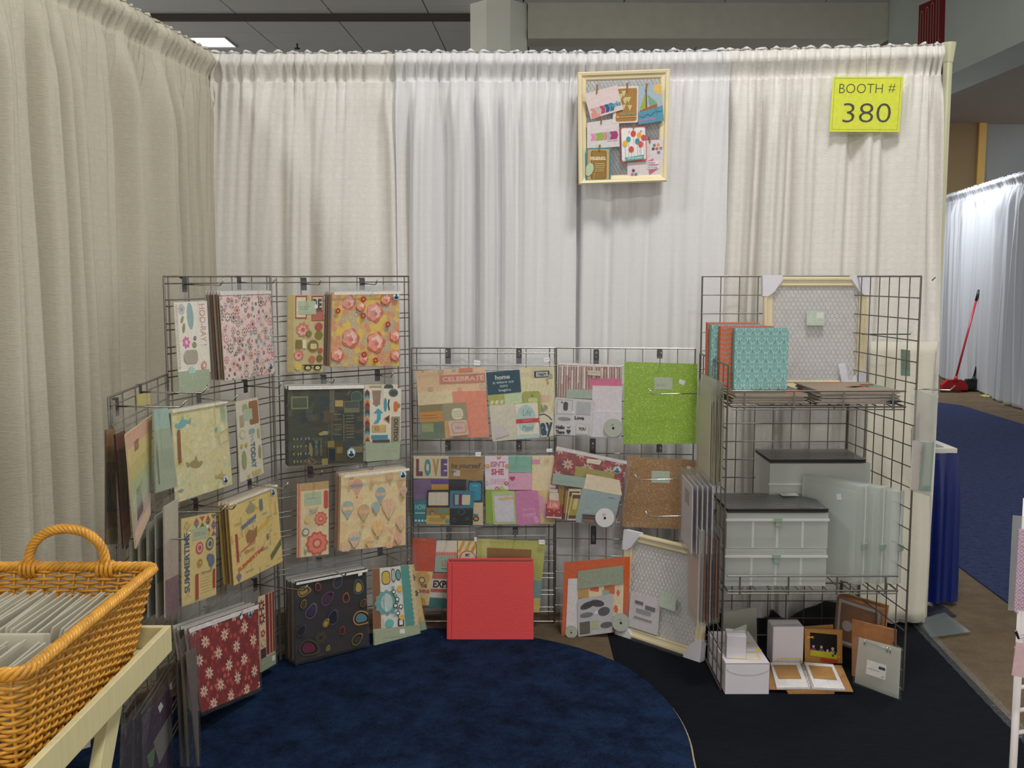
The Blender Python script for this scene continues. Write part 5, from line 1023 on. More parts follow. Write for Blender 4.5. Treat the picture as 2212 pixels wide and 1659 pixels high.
kit('tilted clear bagged kit with red floral paper, a Life tag and a grey envelope', e3(350, 100, 1700, 385, 1490, 1570, 130, 1430), P4, 0.075, [
    (e3(350, 115, 1615, 385, 1430, 1500, 150, 1400), (150, 44, 50), a_life, 0.0), (e3(690, 470, 1400, 600, 1370, 700, 670, 660), (168, 156, 70), N_, 0.0), (e3(230, 800, 335, 815, 330, 870, 215, 855), (222, 210, 194), N_, 0.05), (e3(225, 870, 380, 890, 370, 950, 215, 935), (222, 210, 194), N_, 0.05), (e3(225, 945, 430, 960, 425, 1035, 220, 1030), (222, 210, 194), N_, 0.05), (e3(220, 1030, 480, 1045, 470, 1150, 215, 1130), (222, 210, 194), N_, 0.05),
    (e3(390, 810, 500, 830, 430, 1400, 400, 1400), (150, 116, 44), N_, 0.0), (e3(500, 840, 720, 880, 680, 1440, 440, 1430), (90, 54, 44), lambda S: S.rect(0.1, 0.1, 0.6, 0.8, (156, 124, 44)), 0.0), (e3(570, 880, 800, 880, 700, 1440, 500, 1430), (214, 196, 160), lambda S: (S.rect(0.08, 0.08, 0.9, 1, (90, 54, 44)), S.rect(0.1, 0.25, 0.9, 0.8, (160, 130, 40))), 0.0),
    (e3(630, 950, 800, 960, 690, 1445, 535, 1440), (214, 198, 166), lambda S: (S.rect(0.1, 0.06, 0.95, 0.94, (96, 60, 52)), S.rect(0.1, 0.2, 0.95, 0.82, (160, 150, 50)), S.rrect(0.35, 0.2, 0.8, 0.6, 0.05, (206, 184, 130))), 0.0),
    (e3(290, 600, 870, 680, 850, 870, 270, 790), (152, 170, 158), a_scr((130, 148, 136), 1, .5, .7), 0.0), (e3(890, 610, 1480, 725, 1525, 1000, 835, 870), (226, 208, 180), N_, 0.0), (e3(810, 870, 1500, 1000, 1370, 1570, 690, 1470), (150, 168, 168), lambda S: S.scribble(0.7, 0.1, 0.9, 0.16, 1, (60, 64, 70), 0.02), 0.0, 'envelope'),
    (e3(160, 1150, 460, 1190, 440, 1410, 165, 1395), (160, 50, 54), lambda S: (S.rect(0, 0.9, 1, 1, (220, 210, 200)), [S.flower(x, y, 0.09, (206, 120, 110), 6, (220, 190, 180), 0.4) for x, y in ((.2, .5), (.5, .8), (.8, .5), (.5, .4))]), 0.0), (e3(210, 1080, 415, 1100, 400, 1255, 165, 1230), (222, 120, 108), a_lifetag, 0.2, 'tag'), (e3(895, 335, 1150, 370, 1125, 450, 885, 410), (222, 210, 190), a_scr((60, 50, 50), 1, .35, .65), 0.2)],
    extra=lambda r, tt: (spool(P4, e3(1215, 1390)[0], 20, tt-0.002, r, CARDW), strips(r, tt)), gain=1.1, zipc=False)

GLG = mat('green_glitter_paper', (132, 168, 34), 0.5, var=0.12, vscale=220, bump=0.3, bscale=700, gain=1.15)
def glitter(name, base, hi):
    m = mat(name, base, 0.5, var=0.15, vscale=150, gain=1.2); nt = m.node_tree; N = nt.nodes; K = nt.links; b = N['Principled BSDF']
    v = N.new('ShaderNodeTexVoronoi'); v.inputs['Scale'].default_value = 330; tc = N.new('ShaderNodeTexCoord'); K.new(tc.outputs['Object'], v.inputs['Vector'])
    r = N.new('ShaderNodeMapRange'); r.inputs[1].default_value = 0.86; r.inputs[2].default_value = 0.95; sx_ = N.new('ShaderNodeSeparateColor'); K.new(v.outputs['Color'], sx_.inputs[0]); K.new(sx_.outputs[0], r.inputs[0])
    src = b.inputs['Base Color'].links[0].from_socket; mx = N.new('ShaderNodeMix'); mx.data_type = 'RGBA'; K.new(r.outputs[0], mx.inputs[0]); K.new(src, mx.inputs[6]); mx.inputs[7].default_value = L4(hi); K.new(mx.outputs[2], b.inputs['Base Color'])
    return m
GG = glitter('green_glitter', (132, 170, 34), (206, 226, 90)); GB = glitter('brown_glitter', (150, 112, 70), (206, 176, 130))
def glit(label, q, pl, t, m, cardq, tagq, flq):
    r = thing('glitter_paper', pl.hit(mid(q)[0], q[3][1], t), label, 'paper')
    mb = MB(); mb.prism([pl.hit(x, y, t) for x, y in q], -pl.n*0.004); mb.build('paper', m, r)
    S = Sheet(cardq, pl, t+0.001, (178, 190, 168), 0.0008, 1.1); S.scribble(0.08, 0.55, 0.6, 0.75, 2, (120, 130, 116), 0.03); S.build('label_card', r)
    S = Sheet(tagq, pl, t+0.001, (222, 222, 224), 0.0008, 1.1); S.build('price_sticker', r)
    film(flq, pl, t+0.006, r, FILM, seed=9)
glit('bright green glitter paper sheet in a clear bag beside the tower', c4(1570, 172, 2100, 188, 2100, 765, 1565, 768), P4, 0.06, GG, c4(1788, 285, 1920, 287, 1920, 373, 1788, 373), c4(1972, 298, 2014, 312, 2002, 344, 1962, 328), c4(1558, 130, 2110, 135, 2110, 775, 1560, 775))
glit('brown kraft glitter paper sheet in a clear bag, below the green one', c4(1590, 858, 2100, 885, 2095, 1390, 1552, 1365), P4, 0.05, GB, c4(1768, 962, 1900, 965, 1900, 1052, 1768, 1046), c4(2024, 928, 2050, 930, 2050, 950, 2024, 948), c4(1570, 830, 2110, 855, 2105, 1395, 1550, 1375))
kit('clear bagged kit with an orange card, moustache stamps and two ribbon reels', c5(1060, 205, 1520, 180, 1560, 790, 1080, 845), P4, 0.135, [
    (c5(1103, 308, 1565, 268, 1552, 780, 1083, 832), (206, 92, 38), None, 0.0), (c5(1130, 425, 1200, 422, 1200, 790, 1115, 770), (220, 214, 216), None, 0.0),
    (c5(1270, 465, 1520, 455, 1512, 740, 1270, 600), (222, 204, 170), lambda S: (S.rect(0.05, 0.08, 0.3, 0.3, (206, 92, 50)), S.rect(0.45, 0.05, 0.75, 0.3, (196, 104, 60)), S.flower(0.85, 0.25, 0.1, (206, 110, 80), 6), S.rect(0.4, 0.2, 0.6, 0.5, (150, 170, 150)), S.flower(0.8, 0.7, 0.12, (206, 100, 60), 6)), 0.0),
    (c5(1200, 490, 1275, 480, 1275, 560, 1200, 560), (190, 150, 90), None, 0.0), (c5(1198, 372, 1518, 330, 1518, 458, 1196, 498), (150, 158, 136), lambda S: S.scribble(0.1, 0.85, 0.8, 0.93, 1, (176, 180, 160), 0.03), 0.0),
    (c5(1195, 568, 1445, 530, 1440, 800, 1200, 832), (186, 184, 190), lambda S: (S.disc(0.28, 0.2, 0.09, (60, 58, 60), rx=0.2, rot=-0.3), S.disc(0.55, 0.18, 0.09, (60, 58, 60), rx=0.2, rot=0.3), S.disc(0.75, 0.42, 0.12, (84, 82, 84), rx=0.16), S.disc(0.25, 0.45, 0.07, (110, 108, 110), rx=0.18), S.rect(0.05, 0.62, 0.35, 0.95, (96, 88, 84)), S.rect(0.4, 0.62, 0.6, 0.85, (176, 180, 140)), S.disc(0.82, 0.78, 0.08, (90, 88, 90), rx=0.16), S.disc(0.53, 0.42, 0.045, (228, 228, 220))), 0.03, 'stamp_sheet')],
    extra=lambda r, tt: (spool(P4, c5(1500, 728)[0], 18.5, tt-0.004, r, REELG), spool(P4, c5(1152, 795)[0], 12.5, tt-0.004, r, REELG)), gain=1.15, zipc=False)
# ================================================================ WIRE TOWER: SHELVES
SX0, SX1, SY0, SY1 = 0.785, 1.405, 3.525, 4.065
def shelf(z, lip, label):
    r = thing('wire_shelf', (1.09, 3.8, z), label, 'shelf')
    mb = MB()
    for y in (SY0, SY1): mb.tube([(SX0, y, z), (SX1, y, z)], 0.0035)
    for x in (SX0, SX1): mb.tube([(x, SY0, z), (x, SY1, z)], 0.0035)
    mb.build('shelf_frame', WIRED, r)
    mb = MB(); mb.tube([(SX0, SY0, z+lip), (SX1, SY0, z+lip)], 0.0035); mb.tube([(SX0, SY0, z-0.010), (SX1, SY0, z-0.010)], 0.0025)
    for k in range(4): x = SX0+0.045+k*(SX1-SX0-0.09)/3; mb.tube([(x, SY0, z-0.014), (x, SY0, z+lip)], 0.0035)
    mb.build('front_lip', WIRE, r)
    mb = MB()
    for k in range(1, 12): x = SX0+k*(SX1-SX0)/12; mb.tube([(x, SY0, z+0.003), (x, SY1, z+0.003)], 0.002, 5, False)
    for k in range(1, 5): y = SY0+k*(SY1-SY0)/5; mb.tube([(SX0, y, z-0.001), (SX1, y, z-0.001)], 0.002, 5, False)
    mb.build('shelf_wires', WIRED, r, kind='stuff')
Z1, Z2 = 1.061, 0.385
shelf(Z1, 0.056, 'upper wire shelf of the tower, holding albums and booklets'); shelf(Z2, 0.055, 'lower wire shelf of the tower, holding frosted plastic cases')

# ================================================================ ALBUMS, BOOKLETS, FRAME ON THE UPPER SHELF
def art_damask(S):
    LT = (168, 204, 198); DK = (104, 150, 148); S.k += 1
    for j in range(8):
        for i in range(7):
            x = (i+0.5*(j % 2))/6+0.0; y = j/6.6+0.05
            S.poly([(x, y-0.055), (x+0.05, y), (x, y+0.055), (x-0.05, y)], DK, False)
    S.k += 1
    for j in range(8):
        for i in range(8):
            x = (i+0.5*(j % 2))/6-0.08; y = j/6.6+0.05
            P = [(x-0.075, y-0.03), (x-0.05, y+0.02), (x-0.02, y+0.045), (x, y+0.05), (x+0.02, y+0.045), (x+0.05, y+0.02), (x+0.075, y-0.03)]
            S.line(P, 0.010, LT, False); S.line([(x-0.02, y+0.045), (x-0.035, y+0.07)], 0.009, LT, False); S.line([(x+0.02, y+0.045), (x+0.035, y+0.07)], 0.009, LT, False)
            S.disc(x-0.06, y-0.035, 0.012, LT, False, n=8); S.disc(x+0.06, y-0.035, 0.012, LT, False, n=8)
def art_chev(S):
    S.k += 1
    for j in range(-1, 14):
        P = [(i/11, j*0.08+(0.035 if i % 2 else 0)) for i in range(12)]; S.line(P, 0.03, (150, 132, 120), False)
def album(px0, px1, ytop, depth, front, col, art, label, spine, zb):
    a = at_y(px0, ytop, depth); x0 = a.x; z1 = a.z; b = at_y(px1, ytop, depth); x1 = b.x
    r = thing('album', ((x0+x1)/2, depth, zb), label, 'album', None)
    pl = Plane(0, depth, 3, depth); S = Sheet([(0, 0)]*4, pl, 0, col, 0.002, 1.1) if False else None
    T = Sheet([(px0, ytop), (px1, ytop), (px1, 841), (px0, 841)], pl, 0.0, col, 0.0025, 1.15)
    # square the cover to its real corners
    T.q = [Vector((x0, depth, z1)), Vector((x1, depth, z1)), Vector((x1, depth, zb)), Vector((x0, depth, zb))]; T.W = x1-x0; T.H = z1-zb; T.asp = T.W/T.H
    T.mb = MB(); T.mb.prism(T.q, (0, 0.0025, 0), L4(col, 1.15)); art(T); T.build('front_cover', r)
    mb = MB(); mb.box((x0-0.001, depth+0.0026, zb), (x0+0.002, depth+0.034, z1), col=L4(spine, 1.1)); mb.build('spine', PRINT, r)
    mb = MB(); mb.box((x0, depth+0.0345, zb), (x1, depth+0.037, z1), col=L4(col, 1.1)); mb.build('back_cover', PRINT, r)
    mb = MB(); mb.box((x0+0.003, depth+0.003, zb+0.003), (x1-0.004, depth+0.034, z1-0.003), col=L4((214, 208, 196))); mb.build('pages', PRINT, r)
TEAL, ORA = (122, 166, 162), (200, 102, 70)
zs = Z1+0.042
album(1588, 1704, 709, 3.70, 0, TEAL, art_damask, 'teal damask album standing frontmost on the upper shelf', TEAL, zs)
album(1557, 1673, 705, 3.745, 0, ORA, art_chev, 'orange chevron album directly behind the front teal album', ORA, zs)
album(1537, 1655, 702, 3.79, 0, TEAL, art_damask, 'teal damask album third from the front in the album row', TEAL, zs)
album(1529, 1641, 697, 3.835, 0, ORA, art_chev, 'orange album rearmost in the album row', ORA, zs)
# booklets
def booklets(x0, x1, y0, y1, n, seed, where, th=0.0036):
    r = random.Random(seed); z = Z1+0.0052
    for k in range(n):
        rt = thing('booklet', ((x0+x1)/2, (y0+y1)/2, z), (ORD[k]+' booklet from the bottom of the '+where) if k < n-1 else 'topmost booklet of the '+where, 'booklet', 'booklets of the '+where)
        M = Matrix.Translation(((x0+x1)/2+r.uniform(-.008, .008), (y0+y1)/2+r.uniform(-.008, .008), z)) @ Matrix.Rotation(r.uniform(-.05, .05), 4, 'Z')
        hx, hy = (x1-x0)/2, (y1-y0)/2; c = r.choice([(196, 184, 172), (150, 130, 110), (84, 80, 78), (170, 156, 130), (120, 104, 90)])
        mb = MB(); mb.box((-hx, -hy, 0.0004), (hx, hy, th*0.8), M, L4((216, 208, 200))); mb.build('pages', PRINT, rt)
        mb = MB(); mb.box((-hx-0.002, -hy-0.002, th*0.8), (hx+0.002, hy+0.002, th*0.97), M, L4(c))
        if k == n-1:
            for q in range(7): xx, yy = r.uniform(-hx, hx*.6), r.uniform(-hy, hy*.6); mb.box((xx, yy, th*0.97), (xx+r.uniform(.03, .08), yy+r.uniform(.02, .06), th*0.99), M, L4(r.choice([(206, 150, 60), (90, 130, 130), (196, 110, 90), (222, 214, 200), (110, 90, 60)])))
        mb.build('cover', PRINT, rt); z += th
booklets(0.80, 1.06, 3.56, 3.86, 10, 1, 'left booklet pile under the albums')
booklets(1.10, 1.385, 3.55, 3.83, 12, 2, 'right booklet pile on the upper shelf', 0.0042)
BAGK = mat('dark_plastic_knot', (44, 44, 54), 0.4, bump=0.3)
def wrapped_frame(label, TLw, TRw, BRw, BLw, n, fw=0.038, label_px=None, stamp=None):
    """cream picture frame with wire-mesh inset, bubble film and white card corners"""
    TLw, TRw, BRw, BLw = [Vector(p) for p in (TLw, TRw, BRw, BLw)]; n = Vector(n).normalized()
    r = thing('picture_frame', (BLw+BRw)/2, label, 'picture frame')
    def P(u, v, d=0): return TLw*(1-u)*(1-v)+TRw*u*(1-v)+BRw*u*v+BLw*(1-u)*v+n*d
    W = (TRw-TLw).length; H = (BLw-TLw).length; fu, fv = fw/W, fw/H
    prof = [(0, -0.022), (0.0, 0.0), (0.12, 0.004), (0.3, 0.004), (0.42, -0.002), (0.7, -0.006), (0.85, -0.003), (1.0, -0.008), (1.0, -0.022)]
    FR = mat('cream_painted_frame', (226, 212, 172), 0.45, bump=0.05, bscale=90, var=0.04, gain=1.1)
    for k in range(4):
        mb = MB(); vs = []
        for e in (0, 1):
            for a, d in prof:
                cu = [(fu*a, fv*a), (1-fu*a, fv*a), (1-fu*a, 1-fv*a), (fu*a, 1-fv*a)]; p = cu[(k+e) % 4]; vs.append(P(p[0], p[1], d))
        m_ = len(prof); mb.add(vs, [(i, (i+1) % m_, m_+(i+1) % m_, m_+i) for i in range(m_)]); mb.build('frame_side', FR, r)
    mb = MB(); mb.prism([P(fu, fv, -0.016), P(1-fu, fv, -0.016), P(1-fu, 1-fv, -0.016), P(fu, 1-fv, -0.016)], -n*0.003); mb.build('backing_board', mat('grey_backing', (218, 214, 214), 0.8, var=0.06, vscale=30), r)
    # chicken wire
    mb = MB(); s = 0.019; iw, ih = W*(1-2*fu), H*(1-2*fv); nx, ny = int(iw/s), int(ih/(s*0.86))
    def Q(x, y): return P(fu+max(0, min(iw, x))/W, fv+max(0, min(ih, y))/H, -0.010)
    for j in range(ny+1):
        for i in range(nx+1):
            x = i*s+(s/2 if j % 2 else 0); y = j*s*0.86
            if x > iw or y > ih: continue
            mb.tube([Q(x, y), Q(x, y+s*0.5)], 0.0006, 3, False); mb.tube([Q(x, y+s*0.5), Q(x+s/2, y+s*0.86)], 0.0006, 3, False); mb.tube([Q(x, y+s*0.5), Q(x-s/2, y+s*0.86)], 0.0006, 3, False)
    mb.build('chicken_wire', WIRE, r, kind='stuff')
    CC = mat('white_card_corner', (222, 220, 228), 0.6, bump=0.08, bscale=40, var=0.03, gain=1.1)
    cw, ch = 0.075/W, 0.075/H
    for cx, cy, sx_, sy_ in ((0, 0, 1, 1), (1, 0, -1, 1), (1, 1, -1, -1), (0, 1, 1, -1)):
        e = 0.006
        pts = [(cx-sx_*e/W, cy-sy_*e/H), (cx+sx_*cw, cy-sy_*e/H), (cx+sx_*cw, cy+sy_*fv*0.35), (cx+sx_*cw*0.72, cy+sy_*fv*1.1), (cx+sx_*fu*1.1, cy+sy_*ch*0.8), (cx+sx_*fu*0.4, cy+sy_*ch*1.05), (cx-sx_*e/W, cy+sy_*ch*1.05)]
        if sx_*sy_ < 0: pts = pts[::-1]
        mb = MB(); mb.prism([P(a, b, 0.0065) for a, b in pts], -n*0.032); mb.build('card_corner', CC, r)
    mb = MB(); g = 16
    vs = [P(-0.02+1.04*i/g, -0.02+1.04*j/g, 0.010+0.004*pnoise(Vector((i*0.7, j*0.7, len(label))))) for j in range(g+1) for i in range(g+1)]
    mb.add(vs, [(j*(g+1)+i, (j+1)*(g+1)+i, (j+1)*(g+1)+i+1, j*(g+1)+i+1) for j in range(g) for i in range(g)]); mb.build('plastic_wrap', WRAP, r, smooth=True)
    return r, P
WRAP = plastic('crinkled_wrap', 0.10, rough=0.1, bscale=45, bump=1.0)
yb = 4.02
q = [at_y(1650, 599, yb+0.02), at_y(1880, 597, yb+0.02), at_y(1868, 829, yb-0.01), at_y(1652, 829, yb-0.01)]
q[0].z = q[1].z = (q[0].z+q[1].z)/2; zf = Z1+0.006; q[2].z = q[3].z = zf
fr1, PF = wrapped_frame('cream frame with chicken-wire inset wrapped in plastic, on the upper shelf', q[0], q[1], q[2], q[3], (0, -1, 0.07))
def on_frame(P, u0, v0, u1, v1, col, parent, nm, th=0.001, off=0.013, dark=None, rot=0.0):
    mb = MB(); cu, cv = (u0+u1)/2, (v0+v1)/2
    def rr(u, v): a, b = u-cu, v-cv; return (cu+a*math.cos(rot)-b*math.sin(rot), cv+a*math.sin(rot)+b*math.cos(rot))
    pts = [P(*rr(u0, v0), off), P(*rr(u1, v0), off), P(*rr(u1, v1), off), P(*rr(u0, v1), off)]
    nn = (pts[3]-pts[0]).cross(pts[1]-pts[0]).normalized(); mb.prism(pts, -nn*th if nn.y < 0 else nn*th, L4(col, 1.1))
    if dark: mb.add([P(*rr(u0+(u1-u0)*a, v0+(v1-v0)*b), off+0.0004) for a, b in ((.55, .1), (.95, .1), (.95, .5), (.55, .5))], [(0, 1, 2, 3)], L4(dark))
    mb.build(nm, PRINT, parent)
on_frame(PF, 0.40, 0.30, 0.57, 0.43, (182, 194, 180), fr1, 'label_card', dark=(214, 216, 212)); on_frame(PF, 0.74, 0.76, 0.81, 0.95, (206, 204, 212), fr1, 'paper_tag', rot=-0.25)

# leaning frame on the floor before the low panel
b0, b1 = floor_at(1333, 1367, 0.012), floor_at(1504, 1424, 0.012); d_ = (b1-b0).normalized(); L_ = 0.425; b1 = b0+d_*L_
nn = Vector((d_.y, -d_.x, 0)); H_ = 0.435; lean = 0.08
t0 = b0+Vector((0, 0, H_))-nn*lean*0.6; t1 = b1+Vector((0, 0, H_))-nn*lean*0.6
fr2, PG = wrapped_frame('cream frame with chicken-wire inset wrapped in plastic, leaning on the floor by the tower', t0, t1, b1, b0, nn+Vector((0, 0, 0.12)), label_px=1)
on_frame(PG, 0.50, 0.48, 0.70, 0.62, (182, 194, 180), fr2, 'label_card', rot=0.06)
def st_(P, parent):
    on_frame(P, 0.13, 0.56, 0.50, 0.90, (206, 200, 204), parent, 'stamp_sheet', off=0.002)
    for u0, v0, u1, v1, c in ((.2, .63, .3, .66, (96, 96, 100)), (.33, .65, .45, .69, (100, 100, 104)), (.22, .7, .4, .74, (150, 148, 150)), (.2, .78, .42, .8, (140, 140, 142))): on_frame(P, u0, v0, u1, v1, c, parent, 'stamp', off=0.0045)
st_(PG, fr2)

# cream frame of cards hanging high on the curtain
q = [at_y(*fr(165, 155)[0], 4.30), at_y(*fr(1348, 112)[0], 4.30), at_y(*fr(1308, 1550)[0], 4.27), at_y(*fr(180, 1592)[0], 4.27)]
Wf = (q[1]-q[0]).length
def card_frame():
    n = Vector((0, -1, 0.0)); r = thing('picture_frame', (q[2]+q[3])/2, 'cream picture frame of pegged greeting cards hanging high on the white curtain', 'picture frame')
    def P(u, v, d=0): return q[0]*(1-u)*(1-v)+q[1]*u*(1-v)+q[2]*u*v+q[3]*(1-u)*v+n*d
    fu, fv = 0.098, 0.076
    prof = [(0, -0.02), (0.0, 0.002), (0.14, 0.006), (0.4, 0.003), (0.55, -0.004), (0.85, -0.007), (1.0, -0.012), (1.0, -0.02)]
    FR = mat('cream_painted_frame', (226, 212, 172), 0.45)
    for k in range(4):
        mb = MB(); vs = []
        for e in (0, 1):
            for a, d in prof:
                cu = [(fu*a, fv*a), (1-fu*a, fv*a), (1-fu*a, 1-fv*a), (fu*a, 1-fv*a)]; p = cu[(k+e) % 4]; vs.append(P(p[0], p[1], d))
        m_ = len(prof); mb.add(vs, [(i, (i+1) % m_, m_+(i+1) % m_, m_+i) for i in range(m_)]); mb.build('frame_side', FR, r)
    mb = MB(); s = 0.016; H = (q[3]-q[0]).length; iw, ih = Wf*(1-2*fu), H*(1-2*fv)
    def Q(x, y): return P(fu+max(0, min(iw, x))/Wf, fv+max(0, min(ih, y))/H, -0.008)
    for j in range(int(ih/(s*.86))+1):
        for i in range(int(iw/s)+1):
            x = i*s+(s/2 if j % 2 else 0); y = j*s*0.86
            mb.tube([Q(x, y), Q(x, y+s*0.5)], 0.0006, 3, False); mb.tube([Q(x, y+s*0.5), Q(x+s/2, y+s*0.86)], 0.0006, 3, False); mb.tube([Q(x, y+s*0.5), Q(x-s/2, y+s*0.86)], 0.0006, 3, False)
    mb.build('chicken_wire', WIRE, r, kind='stuff')
    mb = MB(); mb.prism([P(fu, fv, -0.013), P(1-fu, fv, -0.013), P(1-fu, 1-fv, -0.013), P(fu, 1-fv, -0.013)], -n*0.001); mb.build('clear_backing', plastic('frame_film', 0.35, (206, 208, 212), bscale=40, bump=1.0), r)
    mb = MB(); mb.tube([P(0.5, 0, 0), P(0.5, -0.09, -0.01)], 0.0008, 4); mb.build('hanging_thread', WIRE, r)
card_frame()
FP = Plane(0, 4.285, 3, 4.285)
PEGW = mat('wooden_peg', (150, 108, 66), 0.6, var=0.1, vscale=80)
def gcard(label, quad, col, art, t, peg=None, rad=0.0):
    r = thing('greeting_card', FP.hit(*mid(quad), t), label, 'greeting card')
    S = Sheet(quad, FP, t, col, 0.0012, 1.1, rad); 
    if art: art(S)
    S.build('card_front', r)
    if peg:
        a, b = peg; pg = thing('wooden_peg', FP.hit(*b, t), 'tiny wooden peg on the '+label.replace(' in the hanging frame', ''), 'clothes peg'); mb = MB()
        p0, p1 = FP.hit(*a, t+0.004), FP.hit(*b, t+0.004); w_ = Vector((0.0035, 0, 0))
        for o_ in (0.001, -0.009): mb.prism([p0-w_+FP.n*o_, p0+w_+FP.n*o_, p1+w_*.8+FP.n*o_, p1-w_*.8+FP.n*o_], -FP.n*0.003)
        mb.build('peg_arms', PEGW, pg)
def chev(S, pts, cols, y0, y1, k=0.5):
    x = pts[0]
    for i, c in enumerate(cols):
        x1 = pts[i+1]; m_ = (y0+y1)/2; d = 0.05
        S.poly([(x, y0), (x1-0.015, y0), (x1-0.015+d, m_), (x1-0.015, y1), (x, y1), (x+d, m_)], c); x = x1
def ga1(S):
    S.poly([(0.02, 0.98), (0.3, 1.0), (0.3, 0.86), (0.05, 0.78)], (232, 140, 124)); cs = [(206, 140, 140), (190, 176, 168), (176, 74, 100), (50, 90, 130), (50, 110, 140)]
    for i, c in enumerate(cs): x = 0.05+i*0.14; S.poly([(x, 0.62), (x+0.12, 0.62), (x+0.17, 0.76), (x+0.12, 0.92), (x, 0.92), (x+0.05, 0.76)], c)
    S.text('thanks', 0.6, 0.6, 0.98, 0.8, (80, 150, 176), 0.03)
gcard('white landscape card with coloured chevrons, top left in the hanging frame', fr(245, 430, 665, 320, 748, 630, 335, 755), (214, 198, 196), ga1, 0.012, fr(420, 310, 408, 425))
def ga2(S):
    S.rrect(0.12, 0.06, 0.94, 0.96, 0.05, (166, 120, 64))
    for x, y in ((.3, .12), (.18, .2), (.4, .3), (.5, .3), (.3, .5), (.56, .52), (.36, .34)): S.poly([(x, y), (x+0.2, y), (x+0.1, y+0.17)], (190, 190, 132))
    S.text('WELCOME', 0.26, 0.73, 0.84, 0.79, (130, 166, 146), 0.03); S.rect(0.1, 0.83, 0.94, 0.85, (214, 170, 110)); S.disc(0.2, 0.84, 0.03, (214, 170, 110))
gcard('brown and white card with pale triangles, top middle in the hanging frame', fr(640, 340, 945, 325, 935, 795, 610, 810), (214, 208, 206), ga2, 0.006, fr(805, 290, 795, 400), 0.03)
def ga3(S):
    S.disc(0.9, 0.12, 0.15, (216, 180, 106), n=20); S.poly([(0.3, 0.2), (0.06, 0.6), (0.34, 0.6)], (150, 170, 60)); S.poly([(0.4, 0.25), (0.46, 0.58), (0.78, 0.5)], (120, 160, 132)); S.rect(0.3, 0.1, 0.36, 0.65, (124, 84, 48))
    S.poly([(0.04, 0.64), (0.78, 0.52), (0.76, 0.66), (0.12, 0.76)], (160, 100, 54)); S.k += 1
    for i in range(6): S.disc(0.05+i*0.19, 0.78-i*0.02, 0.1, (84, 146, 170), False)
    S.rect(0, 0.8, 1, 1, (84, 146, 170)); S.line([(0.05, 0.8), (0.2, 0.84), (0.35, 0.76), (0.5, 0.82), (0.65, 0.73), (0.95, 0.74)], 0.02, (50, 100, 124)); S.rect(0.0, 0.88, 0.66, 0.92, (186, 120, 160))
gcard('blue card with a paper sailboat, top right in the hanging frame', fr(945, 330, 1232, 300, 1265, 775, 940, 825), (160, 180, 192), ga3, 0.008, fr(1055, 295, 1040, 380))
gcard('white card with pink and green chevrons, middle left in the hanging frame', fr(285, 800, 690, 740, 705, 1105, 285, 1135), (212, 204, 204), lambda S: (chev(S, [0.1, 0.25, 0.52, 0.6, 0.7, 0.93], [(214, 140, 176), (146, 172, 76), (206, 120, 150), (166, 172, 166), (160, 62, 116)], 0.44, 0.72), S.scribble(0.62, 0.74, 0.95, 0.8, 1, (206, 150, 176), 0.03)), 0.005, fr(470, 710, 465, 815))
def ga5(S):
    S.rrect(0.03, 0.03, 0.97, 0.96, 0.05, (228, 224, 222))
    for x, y, r_, c in ((.5, .2, .095, (206, 76, 76)), (.73, .25, .085, (226, 170, 56)), (.9, .33, .09, (206, 80, 84)), (.3, .35, .08, (84, 152, 156)), (.65, .42, .085, (70, 146, 152)), (.16, .47, .085, (224, 176, 60)), (.78, .51, .085, (210, 84, 82)), (.4, .64, .085, (206, 78, 76))):
        S.line([(x, y+0.1), (x, 0.86)], 0.006, (120, 120, 124)); S.disc(x, y, r_, c, rx=r_*0.8, n=18)
    S.poly([(0.12, 0.87), (0.9, 0.82), (0.87, 0.89), (0.92, 0.95), (0.14, 0.98), (0.18, 0.92)], (92, 160, 156)); S.text('UP UP AWAY', 0.24, 0.865, 0.84, 0.93, (206, 222, 216), 0.03); S.disc(0.34, 0.13, 0.02, (214, 130, 150)); S.disc(0.8, 0.14, 0.02, (50, 100, 110))
gcard('red-edged card with a bunch of coloured balloons in the hanging frame', fr(712, 860, 1035, 845, 1050, 1285, 725, 1310), (206, 90, 92), ga5, 0.016, fr(890, 810, 878, 880), 0.03)
def ga6(S):
    S.rect(0.07, 0.04, 0.93, 0.94, (196, 160, 104)); S.rrect(0.2, 0.08, 0.82, 0.93, 0.06, (90, 70, 36)); S.rrect(0.22, 0.09, 0.8, 0.92, 0.06, (148, 116, 56)); S.text('FRIEND', 0.18, 0.26, 0.78, 0.35, (222, 206, 176), 0.05); S.rect(0.2, 0.34, 0.8, 0.36, (222, 206, 176)); S.scribble(0.36, 0.44, 0.76, 0.72, 5, (214, 196, 150), 0.02); S.scribble(0.3, 0.19, 0.7, 0.24, 1, (200, 180, 130), 0.01)
    S.disc(0.14, 0.64, 0.2, (184, 200, 166), rx=0.12, rot=0.3); S.line([(0.36, 0.75), (0.3, 0.98)], 0.008, (214, 190, 150))
gcard('teal-edged kraft card reading FRIEND, bottom left in the hanging frame', fr(272, 1125, 592, 1120, 588, 1550, 268, 1555), (66, 132, 146), ga6, 0.014, fr(450, 1080, 440, 1160))
def hexes(S, L_):
    for x, y, c in L_:
        S.poly([(x+0.045/S.asp*math.cos(R(60*k+30)), y+0.045*math.sin(R(60*k+30))) for k in range(6)], c)
